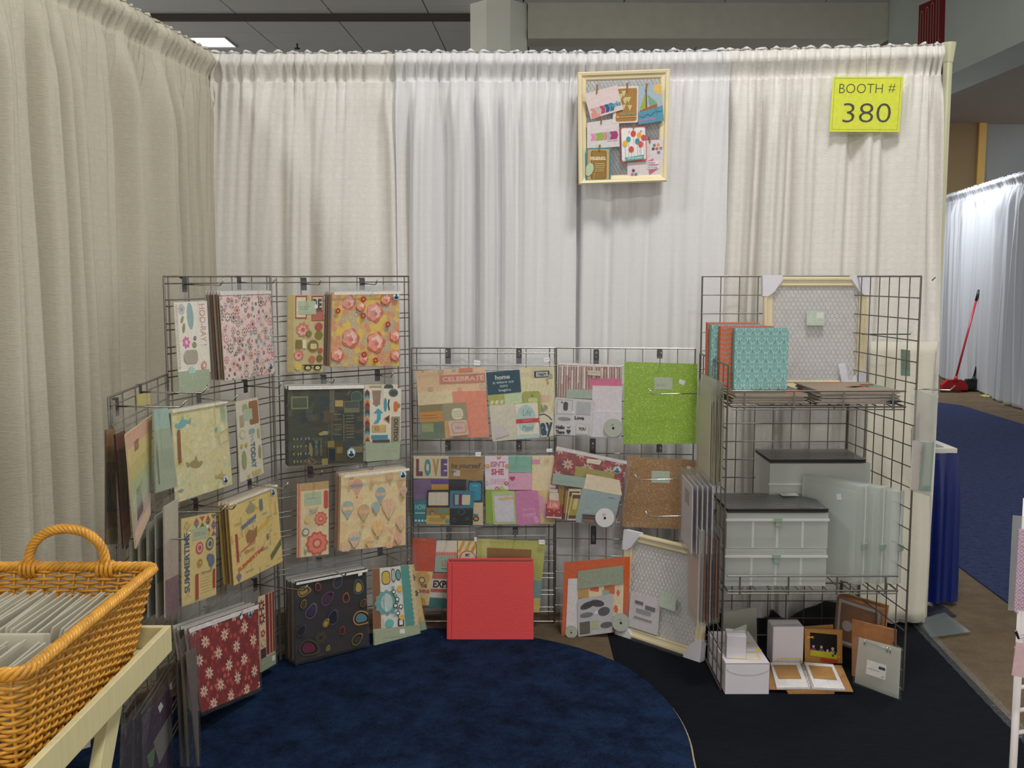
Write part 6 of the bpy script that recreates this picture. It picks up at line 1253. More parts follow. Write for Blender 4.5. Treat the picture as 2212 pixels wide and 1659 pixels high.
def ga7(S):
    hexes(S, [(.75, .14, (110, 130, 122)), (.86, .13, (214, 150, 60)), (.72, .23, (96, 84, 84)), (.82, .23, (190, 100, 130)), (.87, .33, (120, 134, 128)), (.93, .22, (150, 140, 140))]); hexes(S, [(.17, .77, (96, 84, 90)), (.14, .87, (196, 110, 150)), (.24, .87, (110, 134, 122))])
    S.poly([(0.55, 0.55), (0.74, 0.47), (0.72, 0.55)], (206, 110, 140)); S.poly([(0.6, 0.78), (0.84, 0.76), (0.62, 0.9)], (196, 100, 136)); S.rect(0.56, 0.55, 0.86, 0.63, (226, 220, 220)); S.rect(0.56, 0.67, 0.88, 0.75, (226, 220, 220)); S.text('happy', 0.58, 0.56, 0.78, 0.625, (84, 76, 80)); S.text('birthday', 0.58, 0.68, 0.84, 0.745, (84, 76, 80)); S.rect(0.6, 0.63, 0.86, 0.66, (206, 120, 150))
gcard('white birthday card with small hexagons, bottom right in the hanging frame', fr(800, 1040, 1262, 1015, 1255, 1505, 800, 1528), (212, 204, 206), ga7, 0.006, fr(1085, 975, 1090, 1055))

# yellow booth sign in a clear sleeve
bp_ = Plane(1.3, 4.255, 1.86, 4.225)
sgn = thing('booth_sign', bp_.hit(1870, 285), 'yellow paper sign reading BOOTH # 380 pinned to the curtain', 'sign')
S = Sheet(bs(295, 490, 745, 490, 718, 845, 272, 843), bp_, 0.0, (222, 228, 40), 0.001, 1.12)
for a in ((0.03, 0.03, 0.97, 0.036), (0.03, 0.955, 0.97, 0.961), (0.03, 0.03, 0.034, 0.961), (0.966, 0.03, 0.97, 0.961)): S.rect(*a, (70, 80, 30), False)
S.k += 1
S.text('BOOTH', 0.10, 0.13, 0.72, 0.30, (48, 52, 24), -0.012); S.text('#', 0.80, 0.13, 0.90, 0.29, (48, 52, 24), -0.012); S.text('380', 0.175, 0.48, 0.86, 0.83, (40, 42, 22), -0.012); S.build('sign_sheet', sgn)
film(bs(230, 478, 748, 478, 728, 860, 222, 862), bp_, 0.004, sgn, FILM, seed=4); 
mb = MB(); mb.tube([bp_.hit(*bs(508, 330)[0], 0.0), bp_.hit(*bs(508, 480)[0], 0.0)], 0.0008, 4); mb.build('hanging_thread', WIRE, sgn)

# ================================================================ FROSTED CASES AND DARK ALBUMS
LATCH = mat('sage_latch', (142, 160, 140), 0.4, var=0.04)
def case(label, x0, x1, y0, y1, z, h, group=None, bars=(0.26, 0.5, 0.75), name='storage_case'):
    r = thing(name, ((x0+x1)/2, (y0+y1)/2, z), label, 'case', group)
    hb = h*0.8
    def shell(za, zb_, t, nm, openz):
        mb = MB(); ins = 0.004
        mb.box((x0, y0, za), (x1, y0+t, zb_)); mb.box((x0, y1-t, za), (x1, y1, zb_)); mb.box((x0, y0+t, za), (x0+t, y1-t, zb_)); mb.box((x1-t, y0+t, za), (x1, y1-t, zb_))
        zz = za if openz > 0 else zb_-t; mb.box((x0+t, y0+t, zz), (x1-t, y1-t, zz+t)); return mb.build(nm, CASE, r, bevel=0.002)
    shell(z, z+hb, 0.0025, 'case_body', 1); lid = shell(z+hb+0.001, z+h, 0.0025, 'lid', -1)
    mb = MB(); mb.box((x0-0.004, y0-0.005, z+hb-0.003), (x1+0.004, y0+0.0, z+hb+0.006)); mb.box((x1, y0, z+hb-0.003), (x1+0.004, y1, z+hb+0.006)); mb.build('rim', CASEW, r, bevel=0.001)
    mb = MB()
    for f in bars: x = x0+(x1-x0)*f; mb.box((x-0.004, y0-0.001, z+0.004), (x+0.004, y0+0.004, z+hb-0.004))
    mb.box((x0+0.004, (y0+y1)/2, z+0.003), (x1-0.004, (y0+y1)/2+0.003, z+hb*0.9)); mb.build('dividers', CASEW, r)
    xm = (x0+x1)/2; mb = MB(); mb.box((xm-0.014, y0-0.012, z+hb-0.004), (xm+0.014, y0-0.004, z+hb+0.012)); mb.box((xm-0.009, y0-0.010, z+hb-0.022), (xm+0.009, y0-0.004, z+hb-0.004)); mb.build('latch', LATCH, r, bevel=0.0015)
    return r
def px_x(px, py, y): return at_y(px, py, y).x
yf = 3.56; xA, xB = px_x(1566, 1240, yf), px_x(1784, 1240, yf)
zc2 = Z2+0.006; hA = (at_y(1700, 1187, yf).z-zc2); case('frosted divided storage case lowest on the lower shelf', xA, xB, yf, yf+0.26, zc2, hA)
zc3 = zc2+hA+0.002; hB = at_y(1700, 1109, yf).z-zc3; case('frosted divided storage case stacked under the front dark album', xA+0.003, xB+0.003, yf+0.003, yf+0.26, zc3, hB)
DARKW = mat('dark_wrapped_cover', (46, 44, 44), 0.28, bump=0.35, bscale=14, var=0.35, vscale=9, stretch=(1, 5, 1))
def dark_album(label, pxa, pxb, py_front, pya, yfr, dep, zt, th=0.012, clear=False):
    x0, x1 = px_x(pxa, py_front, yfr), px_x(pxb, py_front, yfr)
    r = thing('wrapped_album', ((x0+x1)/2, yfr+dep/2, zt-th), label, 'album')
    m1 = DARKW
    mb = MB(); mb.box((x0, yfr, zt-0.0025), (x1, yfr+dep, zt)); mb.build('top_cover', m1, r, bevel=0.001)
    mb = MB(); mb.box((x0, yfr, zt-th), (x1, yfr+dep, zt-th+0.0025)); mb.build('bottom_cover', m1, r, bevel=0.001)
    mb = MB(); mb.box((x0+0.002, yfr+0.002, zt-th+0.0025), (x1-0.003, yfr+dep-0.002, zt-0.0025)); mb.build('pages', mat('black_pages', (24, 22, 22), 0.6, var=0.05), r)
    mb = MB(); g = 8
    mb.add([(x0-0.004+(x1-x0+0.008)*i/g, yfr-0.004+(dep+0.008)*j/g, zt+0.003+0.003*pnoise(Vector((i*.9, j*.9, zt)))) for j in range(g+1) for i in range(g+1)], [(j*(g+1)+i, j*(g+1)+i+1, (j+1)*(g+1)+i+1, (j+1)*(g+1)+i) for j in range(g) for i in range(g)])
    mb.build('plastic_wrap', WRAP, r, smooth=True); return r, x0, x1
ztop = zc3+hB+0.016
r_, x0_, x1_ = dark_album('black wrapped album lying on the front frosted cases', 1572, 1791, 1104, 0, yf, 0.27, ztop)
mb = MB(); mb.box((x1_-0.12, yf+0.19, ztop+0.0065), (x1_-0.055, yf+0.235, ztop+0.0075)); mb.build('paper_label', mat('off_white_label', (214, 212, 206), 0.7, var=0.02), r_)
# tall clear box at the back with the second dark album
yk = 3.80; xk0, xk1 = px_x(1664, 1010, yk), px_x(1885, 1010, yk)
ztk = at_y(1760, 993, yk).z; hk = ztk-0.016-zc2
kc = case('tall clear storage case at the back of the lower shelf', xk0, xk1-0.006, yk+0.004, yk+0.235, zc2, hk, bars=(0.5,))
dark_album('black wrapped album lying on the tall clear case at the back', 1663, 1872, 995, 0, yk, 0.24, ztk)
# upright frosted cases
def upright(k, label, px0, px1, ytop, yd, th_px):
    x1 = px_x(px1, 1200, yd); x0 = px_x(px0, 1200, yd); z1 = at_y(px1, ytop, yd).z; z0 = zc2
    r = thing('upright_case', ((x0+x1)/2, yd+0.14, z0), label, 'case', None)
    # box whose long side runs backwards; front shows its narrow edge and, to the left, its broad face
    M = Matrix.Translation((x1, yd, z0)) @ Matrix.Rotation(R(38), 4, 'Z')
    wth, dep, h = 0.047, 0.255, z1-z0
    def b(lo, hi, nm, m=CASE, bev=0.003):
        mb = MB(); mb.box(lo, hi, M); return mb.build(nm, m, r, bevel=bev)
    b((-wth, 0.003, 0), (-wth+0.0025, dep, h), 'broad_side'); b((-0.0025, 0.003, 0), (0, dep, h), 'broad_side'); b((-wth, 0, 0), (0, 0.0028, h), 'front_edge'); b((-wth, dep, 0), (0, dep+0.0028, h), 'back_edge'); b((-wth, 0, h), (0, dep, h+0.0028), 'top_edge')
    b((-wth*0.52, -0.003, 0), (-wth*0.42, 0, h), 'seam', CASEW, 0.0005)
    b((-wth*0.75, -0.009, h*0.36), (-wth*0.15, -0.001, h*0.36+0.022), 'latch', LATCH, 0.0015)
    b((-wth-0.0012, 0.02, 0.02), (-wth, dep-0.02, h-0.02), 'raised_panel', CASE, 0.0008)
    return r, M, wth, dep, h
r1, M1, w1, dd, h1 = upright(0, 'frosted upright case leaning at the right end of the lower shelf', 1880, 1949, 1060, 3.60, 0)
r2, M2, w2, dd, h2 = upright(1, 'frosted upright case second from the right on the lower shelf', 1840, 1911, 1052, 3.60, 0)
r3, M3, w3, dd, h3 = upright(2, 'frosted upright case with a green handle, leftmost on the lower shelf', 1800, 1872, 1048, 3.60, 0)
mb = MB(); mb.tube([M3 @ Vector((-w3-0.002, 0.20, h3*0.60)), M3 @ Vector((-w3-0.02, 0.205, h3*0.59)), M3 @ Vector((-w3-0.026, 0.21, h3*0.5)), M3 @ Vector((-w3-0.024, 0.205, h3*0.40)), M3 @ Vector((-w3-0.002, 0.19, h3*0.34))], 0.006, 8); mb.build('handle', LATCH, r3, smooth=True)
mb = MB(); a = M3 @ Vector((-w3-0.002, 0.09, h3*0.86)); mb.prism([M3 @ Vector((-w3-0.0022, 0.105, h3*0.88)), M3 @ Vector((-w3-0.0022, 0.085, h3*0.89)), M3 @ Vector((-w3-0.0022, 0.082, h3*0.83)), M3 @ Vector((-w3-0.0022, 0.102, h3*0.82))], (0.0005, 0, 0), L4((214, 214, 218))); mb.build('price_sticker', PRINT, r3)
mb = MB(); k0 = Vector((1.375, 4.06, 1.0)); mb.tube([k0, k0+Vector((-0.02, -0.02, 0.012)), k0+Vector((-0.05, -0.04, 0.004)), k0+Vector((-0.07, -0.05, -0.014))], 0.002, 5); tag(mb.build('cable_tie', BLACK), 'black cable tie sticking out of the back corner of the tower', 'cable tie')
mb = MB(); k0 = at_y(1930, 868, 3.54)
for k in range(5): a = R(k*70+20); mb.tube([k0, k0+Vector((0.014*math.cos(a), -0.003, 0.007*math.sin(a))), k0+Vector((0.028*math.cos(a), -0.004, 0.006*math.sin(a)-0.003))], [0.004, 0.003, 0.001], 5)
tag(mb.build('plastic_knot', BAGK), 'small dark knotted plastic tie at the right end of the upper shelf', 'plastic tie')

# ================================================================ THINGS ON THE FLOOR OF THE TOWER
BOXW = mat('white_boxboard', (208, 202, 208), 0.6, bump=0.05, bscale=60, var=0.03, gain=1.1)
KRAFT = mat('kraft_board', (164, 122, 72), 0.75, var=0.1, vscale=120, bump=0.1, bscale=200, gain=1.15)
BRKR = mat('brown_chipboard', (150, 100, 58), 0.75, var=0.12, vscale=40, bump=0.1, gain=1.1)
FZ = 0.006
# white box with a curved flap
a, b = floor_at(1566, 1500, FZ), floor_at(1661, 1500, FZ); yb_ = a.y; xw0, xw1 = a.x, b.x; zt_ = at_y(1610, 1434, yb_).z
bx_ = thing('flap_box', ((xw0+xw1)/2, yb_+0.15, FZ), 'long white box with a curved front flap on the dark carpet', 'box')
mb = MB(); mb.box((xw0, yb_, FZ), (xw1, yb_+0.33, zt_)); mb.build('box_body', BOXW, bx_, bevel=0.002)
mb = MB(); cxm = (xw0+xw1)/2; hw = (xw1-xw0)/2-0.001; pts = [(cxm-hw, yb_-0.0018, zt_+0.002), (cxm+hw, yb_-0.0018, zt_+0.002)]+[(cxm+hw*math.cos(R(t)), yb_-0.0018, zt_-0.012-0.03*math.sin(R(t))) for t in range(0, 181, 12)]
mb.prism([Vector(p) for p in pts], (0, 0.0016, 0)); mb.build('curved_flap', BOXW, bx_)
mb = MB(); mb.box((xw0, yb_-0.0018, zt_+0.0002), (xw1, yb_+0.33, zt_+0.0022)); lid = mb.build('lid_panel', BOXW, bx_)
S = MB(); S.box((xw0+0.03, yb_+0.03, zt_+0.0023), (xw0+0.14, yb_+0.11, zt_+0.0028), col=L4((222, 204, 150))); S.box((xw0+0.04, yb_+0.04, zt_+0.0029), (xw0+0.13, yb_+0.10, zt_+0.0032), col=L4((220, 214, 206)))
for x_, y_ in ((.125, .2), (.15, .13)): S.disc((xw0+x_, yb_+y_, zt_+0.0029), (1, 0, 0), (0, 1, 0), 0.012, 14, None, L4((236, 206, 50)))
S.build('box_label', PRINT, lid)
# small white box in film upon it
a = at_y(1571, 1423, yb_+0.05); b = at_y(1612, 1423, yb_+0.05); zs0 = zt_+0.0034
sb = thing('small_box', (a.x, yb_+0.07, zs0), 'small white shrink-wrapped box standing on the flap box', 'box'); zs1 = at_y(1590, 1372, yb_+0.05).z
Mx = Matrix.Translation(((a.x+b.x)/2, yb_+0.075, zs0)) @ Matrix.Rotation(R(-8), 4, 'Z'); hx = (b.x-a.x)/2
mb = MB(); mb.box((-hx, -0.035, 0), (hx, 0.04, zs1-zs0), Mx); mb.build('box_body', BOXW, sb, bevel=0.0015)
mb = MB(); mb.box((-hx-0.002, -0.038, 0.0), (hx+0.002, 0.043, zs1-zs0+0.003), Mx); mb.build('shrink_wrap', FILM2, sb)
mb = MB(); mb.prism([at_y(1583, 1361, yb_+0.1), at_y(1613, 1348, yb_+0.1), at_y(1612, 1371, yb_+0.1), at_y(1590, 1372, yb_+0.1)], (0, 0.002, 0)); tag(mb.build('green_card', mat('sage_card', (138, 152, 138), 0.7, var=0.03)), 'small sage green card behind the small white box', 'card')
# grey boards standing behind
mb = MB(); yq = floor_at(1600, 1420, FZ).y+0.14; mb.prism([at_y(1562, 1322, yq), at_y(1634, 1312, yq), at_y(1635, 1385, yq), Vector((at_y(1635, 1385, yq).x, yq, FZ)), Vector((at_y(1562, 1380, yq).x, yq, FZ))], (0, 0.008, 0))
bd = thing('bagged_board', (at_y(1600, 1350, yq).x, yq, FZ), 'pale grey board in a clear bag standing behind the white boxes', 'board'); mb.build('board', mat('pale_board', (206, 204, 188), 0.7, var=0.04), bd)
FQ = Plane(0, yq-0.006, 3, yq-0.006); film([(1560, 1312), (1637, 1306), (1638, 1400), (1560, 1400)], FQ, 0.0, bd, FILM2, seed=2)
# white notepad block
a, b = floor_at(1668, 1446, FZ), floor_at(1737, 1446, FZ); yn = a.y+0.04; zt2 = at_y(1700, 1354, yn).z
nb = thing('notepad_block', (1.0, yn, FZ), 'white block-shaped notepad box standing left of the photo frame', 'box')
xa, xb2 = at_y(1669, 1400, yn).x, at_y(1736, 1400, yn).x
mb = MB(); mb.box((xa, yn, FZ), (xb2, yn+0.09, zt2)); mb.build('box_body', BOXW, nb, bevel=0.005)
S = MB(); zz = at_y(1700, 1424, yn).z; S.box((xa+0.018, yn-0.0008, zz-0.03), (xb2-0.008, yn, zz+0.006), col=L4((226, 196, 130))); S.box((xa+0.022, yn-0.0012, zz-0.03), (xb2-0.012, yn-0.0009, zz+0.001), col=L4((214, 208, 206))); S.build('gold_label', PRINT, nb)
# open spiral book on kraft pile
def flat_pile(n, px0, px1, py, z0, dep, label, th=0.0035):
    z = z0
    for k in range(n):
        a, b = floor_at(px0, py, z0), floor_at(px1, py, z0); mb = MB(); j = rnd.uniform(-.004, .004)
        mb.box((a.x+j, a.y, z), (b.x+j, a.y+dep, z+th*0.92)); o = mb.build('kraft_board', KRAFT); tag(o, label[k], 'board', 'kraft boards under the open spiral book'); z += th
    return z
zk = flat_pile(3, 1701, 1801, 1499, FZ, 0.15, ['lowest brown kraft board under the open spiral book', 'middle brown kraft board under the open spiral book', 'topmost brown kraft board under the open spiral book'])
def fp(px, py, z): return floor_at(px, py, z)
bk = thing('spiral_book', fp(1752, 1480, zk), 'open white spiral book with kraft windows lying on kraft boards', 'book')
K_ = MB(); K_.prism([fp(1662, 1432, zk+0.004), fp(1818, 1437, zk+0.004), fp(1843, 1493, zk+0.004), fp(1662, 1488, zk+0.004)], (0, 0, -0.0035)); K_.build('kraft_cover', KRAFT, bk)
def page(q, z, nm):
    mb = MB(); P = [fp(x, y, z) for x, y in q]
    for k in range(5): mb.prism([p-Vector((0, 0, k*0.0016)) for p in P], (0, 0, -0.001), L4((222, 218, 218), 1.1))
    o = mb.build(nm, PRINT, bk); def_uv = lambda u, v, dz: (P[0]*(1-u)*(1-v)+P[1]*u*(1-v)+P[2]*u*v+P[3]*(1-u)*v)+Vector((0, 0, dz))
    m2 = MB(); m2.add([def_uv(u, v, 0.0003) for u, v in ((.06, .1), (.84, .1), (.84, .68), (.12, .68))] if nm == 'left_page' else [def_uv(u, v, 0.0003) for u, v in ((.12, .12), (.9, .12), (.88, .68), (.14, .66))], [(0, 3, 2, 1)], L4((172, 130, 76), 1.1)); m2.build('kraft_window', PRINT, o)
page(d2(605, 630, 840, 632, 925, 828, 655, 830), zk+0.013, 'left_page'); page(d2(872, 628, 1105, 645, 1200, 840, 935, 828), zk+0.013, 'right_page')
mb = MB()
for k in range(20):
    t = k/19; p = fp(*(d2(856+(930-856)*t, 632+(828-632)*t)[0]), zk+0.012); pts = [p+Vector((0.010*math.cos(R(a)), 0, 0.008*math.sin(R(a)))) for a in range(0, 360, 45)]; mb.tube(pts, 0.0009, 4, closed=True)
mb.build('spiral_wire', WIRE, bk)
# kraft photo frame
yp = floor_at(1780, 1446, FZ).y+0.06; FPp = Plane(0, yp, 3, yp)
pf = thing('photo_frame', FPp.hit(1778, 1440), 'kraft photo frame with a picture of people in a row behind the spiral book', 'photo frame')
S = Sheet(d2(878, 360, 1178, 375, 1178, 690, 880, 640), FPp, 0.0, (168, 122, 64), 0.008, 1.15)
S.poly([(0.14, 0.1), (0.86, 0.12), (0.86, 0.66), (0.14, 0.66)], (16, 18, 16))
for x, y, c, hc in ((0.23, 0.5, (104, 50, 110), (60, 40, 30)), (0.44, 0.5, (60, 84, 130), (150, 90, 60)), (0.74, 0.52, (110, 130, 190), (180, 170, 160)), (0.6, 0.57, (150, 80, 100), (70, 50, 40))):
    S.disc(x, y+0.08, 0.065, c, rx=0.085); S.disc(x, y-0.03, 0.042, hc); S.disc(x, y-0.02, 0.034, (206, 150, 130))
S.rect(0.14, 0.58, 0.86, 0.74, (180, 170, 40)); S.rect(0.42, 0.76, 0.88, 0.85, (190, 60, 40)); S.scribble(0.46, 0.78, 0.84, 0.82, 1, (120, 40, 40), 0.01); S.poly([(0.06, 0.19), (0.1, 0.21), (0.18, 0.2), (0.25, 0.19), (0.2, 0.23), (0.26, 0.26), (0.16, 0.24), (0.06, 0.27)], (214, 150, 50)); S.disc(0.8, 0.6, 0.035, (40, 40, 30)); S.disc(0.74, 0.66, 0.03, (60, 60, 40)); S.disc(0.9, 0.67, 0.03, (214, 150, 60))
S.build('printed_front', pf)
mb = MB(); mb.prism([FPp.hit(*d2(870, 345)[0], -0.02), FPp.hit(*d2(1105, 330)[0], -0.05), FPp.hit(*d2(1120, 660)[0], -0.05), FPp.hit(*d2(880, 640)[0], -0.02)], (0, 0.004, 0)); mb.build('back_cover', KRAFT, pf)
# frames leaning at the back right
def lean_quad(name, label, cat, quad, dep, m, th, tilt=0.0, plane=None):
    r = thing(name, plane.hit(*mid(quad)), label, cat)
    mb = MB(); mb.prism([plane.hit(x, y) for x, y in quad], -plane.n*th); mb.build('board', m, r); return r
g1 = floor_at(1812, 1412, FZ); g2_ = floor_at(1905, 1440, FZ); PB = Plane(g1.x, g1.y, g2_.x, g2_.y)
fb = thing('shadow_frame', PB.hit(1850, 1420), "brown box frame with a white inner mount, leaning at the tower's back right", 'picture frame')
qo = d2(1135, 100, 1500, 215, 1480, 600, 1105, 470)
def ringq(qo, a, b, plane, t0, th, m, nm, par):
    P = [plane.hit(x, y, t0) for x, y in qo]; cn = sum(P, Vector())/4
    for k in range(4):
        p, q = P[k], P[(k+1) % 4]; mb = MB(); mb.prism([cn+(p-cn)*a, cn+(q-cn)*a, cn+(q-cn)*b, cn+(p-cn)*b], -plane.n*th); mb.build(nm, m, par)
ringq(qo, 1.0, 0.93, PB, 0.0, 0.03, BRKR, 'frame_side', fb); ringq(qo, 0.93, 0.80, PB, -0.008, 0.004, mat('white_mount', (206, 202, 204), 0.6), 'mount_side', fb)
mb = MB(); P = [PB.hit(x, y, -0.02) for x, y in qo]; mb.prism(P, -PB.n*0.003); mb.build('backing_board', BRKR, fb)
mb = MB(); mb.disc(PB.hit(*d2(1215, 340)[0], -0.015), PB.u, (0, 0, 1), 0.022, 16, -PB.n*0.001); mb.build('grey_label', mat('grey_sticker', (190, 186, 182), 0.6), fb)
film([(x, y) for x, y in qo], PB, 0.004, fb, WRAP, seed=6)
g3_ = [(x+10, y-6) for x, y in d2(1120, 95, 1505, 200, 1480, 420, 1110, 330)]
lean_quad('kraft_sheet', 'brown kraft sheet sticking up behind the box frame', 'board', g3_, 0, KRAFT, 0.01, plane=Plane(g1.x, g1.y+0.06, g2_.x, g2_.y+0.06))
g1 = floor_at(1842, 1460, FZ); g2_ = floor_at(1940, 1478, FZ); PC = Plane(g1.x, g1.y, g2_.x, g2_.y)
lean_quad('chipboard_sheet', 'plain brown board standing behind the clear ring binder', 'board', d2(1255, 290, 1608, 375, 1600, 790, 1252, 740), 0, BRKR, 0.012, plane=PC)
# clear ring binder
g1 = floor_at(1850, 1478, FZ); g2_ = floor_at(1946, 1512, FZ); PD = Plane(g1.x, g1.y, g2_.x, g2_.y)
rb = thing('ring_binder', PD.hit(1895, 1490), 'clear plastic ring binder with a white label at the right of the tower floor', 'binder')
qb = d2(1310, 430, 1645, 520, 1625, 925, 1275, 790)
for t_, nm in ((0.0, 'front_cover'), (-0.024, 'back_cover')):
    mb = MB(); mb.prism([PD.hit(x, y, t_) for x, y in qb], -PD.n*0.002); mb.build(nm, MILK, rb, bevel=0.0006)
mb = MB(); p, q_ = PD.hit(*d2(1365, 468)[0], -0.006), PD.hit(*d2(1560, 530)[0], -0.006); mb.tube([p, q_], 0.004, 8)
for f in (0.0, 0.92, 1.05):
    c_ = p+(q_-p)*f; mb.tube([c_+Vector((0, 0, 0.011*math.cos(R(a))))-PD.n*(0.011*math.sin(R(a))) for a in range(0, 360, 30)], 0.0022, 6, closed=True)
mb.build('ring_mechanism', CHROME, rb, smooth=True)
S = Sheet(d2(1375, 608, 1530, 655, 1520, 772, 1365, 720), PD, 0.001, (216, 214, 208), 0.0006, 1.15); S.rect(0.62, 0.2, 0.95, 0.4, (50, 40, 70)); S.scribble(0.08, 0.5, 0.7, 0.62, 1, (130, 140, 130), 0.05); S.rect(0.8, 0.82, 0.92, 0.88, (120, 120, 120)); S.build('white_label', rb)
film([(x, y) for x, y in d2(1270, 420, 1662, 510, 1645, 935, 1262, 800)], PD, 0.006, rb, FILM2, seed=7)
# dark jacket-like bundle behind the tower
mb = MB(); p = floor_at(1790, 1345, FZ)
bm_ = bmesh.new(); bmesh.ops.create_icosphere(bm_, subdivisions=3, radius=1)
for v in bm_.verts:
    d = 1+0.35*pnoise(v.co*1.6); v.co = Vector((v.co.x*0.17*d, v.co.y*0.06*d, max(-0.0, v.co.z*0.11*d)))
me = bpy.data.meshes.new('dark_bundle'); bm_.to_mesh(me); bm_.free(); me.materials.append(mat('black_cloth', (18, 18, 22), 0.9, bump=0.3, var=0.1)); me.polygons.foreach_set('use_smooth', [True]*len(me.polygons))
o = bpy.data.objects.new('dark_bundle', me); C.objects.link(o); o.location = (p.x, 4.20, FZ); tag(o, 'black cloth bundle lying behind the tower against the curtain hem', 'cloth')

# ================================================================ BIG RED ALBUM
RED = mat('coral_red_leather', (206, 62, 64), 0.5, bump=0.25, bscale=260, var=0.03, vscale=200, gain=1.15)
ra = floor_at(968, 1381, 0.02); rbb = floor_at(1153, 1384, 0.02); yr = (ra.y+rbb.y)/2; lean = 0.07
zt = 0.02+(at_y(1060, 1214, yr+lean).z-0.02); al = thing('red_album', ((ra.x+rbb.x)/2, yr+0.05, 0.02), 'large coral red album standing on the rug against the low panels', 'album')
def lb(x0, x1, y0, y1, z0, z1, nm, m, bev=0.002):
    k = lean/(zt-0.02); sh = Matrix(((1, 0, 0, 0), (0, 1, k, -k*0.02), (0, 0, 1, 0), (0, 0, 0, 1))); mb = MB(); mb.box((x0, y0, z0), (x1, y1, z1), sh); return mb.build(nm, m, al, bevel=bev)
lb(ra.x, rbb.x, yr, yr+0.004, 0.021, zt, 'front_cover', RED); lb(ra.x, rbb.x, yr+0.055, yr+0.059, 0.021, zt, 'back_cover', RED); lb(ra.x-0.006, ra.x+0.003, yr-0.001, yr+0.06, 0.021, zt, 'spine', RED, 0.004)
lb(ra.x+0.004, rbb.x-0.006, yr+0.0045, yr+0.0545, 0.026, zt-0.006, 'pages', mat('album_pages', (150, 60, 60), 0.6), 0.001); lb(ra.x+0.014, ra.x+0.016, yr-0.0012, yr+0.001, 0.025, zt-0.004, 'hinge_crease', mat('dark_red_crease', (150, 40, 44), 0.6), 0)
# ================================================================ BAGS HANGING ON THE TOWER'S LEFT SIDE
def slab_px(mb, q, pl, t, th, col=None): mb.prism([pl.hit(x, y, t) for x, y in q], -pl.n*th, col)
for k in range(9):
    r = thing('plastic_bag', TL.hit(1545, 1055, 0.01+k*0.006), ORD[k]+' milky bag from the grid among those edge-on at the top left of the tower', 'bag', 'milky bags hanging on the tower side')
    pl = TL; t = 0.012+k*0.005; y0, y1 = 3.53+rnd.uniform(0, .015), 3.80+rnd.uniform(-.02, .02); zt_ = 1.14+rnd.uniform(-.015, .015); zb_ = 0.765+rnd.uniform(-.012, .012)
    x = 0.768-t; mb = MB(); g = 6
    vs = [(x-0.006*math.sin(j/g*3.1)*((k % 3)-1)+0.004*pnoise(Vector((i, j, k))), y0+(y1-y0)*i/g, zt_+(zb_-zt_)*j/g) for j in range(g+1) for i in range(g+1)]
    mb.add(vs, [(j*(g+1)+i, (j+1)*(g+1)+i, (j+1)*(g+1)+i+1, j*(g+1)+i+1) for j in range(g) for i in range(g)]); mb.build('bag_film', MILK, r, smooth=True)
    mb = MB(); mb.box((x+0.001, y0+0.02, zb_+0.01), (x+0.0022, y1-0.02, zt_-0.06)); mb.build('insert_card', mat('ivory_insert', (206, 198, 170), 0.7, var=0.05), r)
for k in range(5):
    t = 0.05+k*0.018; r = thing('bagged_card', TL.hit(1500, 1120, t), 'white bagged card with a sage window hanging at the middle left of the tower' if k == 4 else ORD[k]+' white bagged card from the grid at the middle left of the tower', 'card', None if k == 4 else 'white bagged cards on the tower side')
    x = 0.768-t; y0, y1, zt_, zb_ = 3.50, 3.72, 0.79, 0.63
    mb = MB(); mb.box((x, y0, zb_-0.1), (x+0.002, y1, zt_-0.015), col=L4((206, 200, 206), 1.1)); 
    mb.add([(x-0.0004, y0+0.06, zt_-0.10), (x-0.0004, y0+0.15, zt_-0.10), (x-0.0004, y0+0.15, zt_-0.045), (x-0.0004, y0+0.06, zt_-0.045)], [(0, 3, 2, 1)], L4((150, 166, 150))); mb.build('card', PRINT, r)
    mb = MB(); mb.prism([(x-0.003, y0-0.01, zt_+0.01), (x-0.003, y1+0.03, zt_+0.01), (x-0.003, y1+0.03, zb_-0.12), (x-0.003, y0-0.01, zb_-0.12)], (0.008, 0, 0)); mb.build('bag_film', FILM2, r)
for k in range(8):
    t = 0.02+k*0.0105; x = 0.768-t; y0, y1, zt_, zb_ = 3.49, 3.70-rnd.uniform(0, .01), 0.62+rnd.uniform(-.01, .01), 0.255+rnd.uniform(-.012, .012)
    r = thing('bagged_print', (x, y0, zb_), 'frontmost bagged pink-beige print hanging at the lower left of the tower' if k == 7 else ORD[k]+' bagged print from the grid in the lower left stack, only its edge showing', 'print', None if k == 7 else 'bagged prints in the lower left stack')
    mb = MB(); cols = [(110, 60, 40), (150, 96, 70), (90, 50, 40), (196, 160, 146)]
    mb.box((x, y0+0.01, zb_+0.02), (x+0.002, y1, zt_-0.03), col=L4(cols[k % 4] if k < 7 else (206, 176, 162), 1.1)); mb.build('print', PRINT, r)
    mb = MB(); mb.prism([(x-0.003, y0, zt_), (x-0.004, y1+0.02, zt_+0.02), (x-0.003, y1+0.01, zb_-0.01), (x-0.003, y0+0.01, zb_+0.01)], (0.009, 0, 0)); mb.build('bag_film', MILK if k > 5 else FILM2, r)

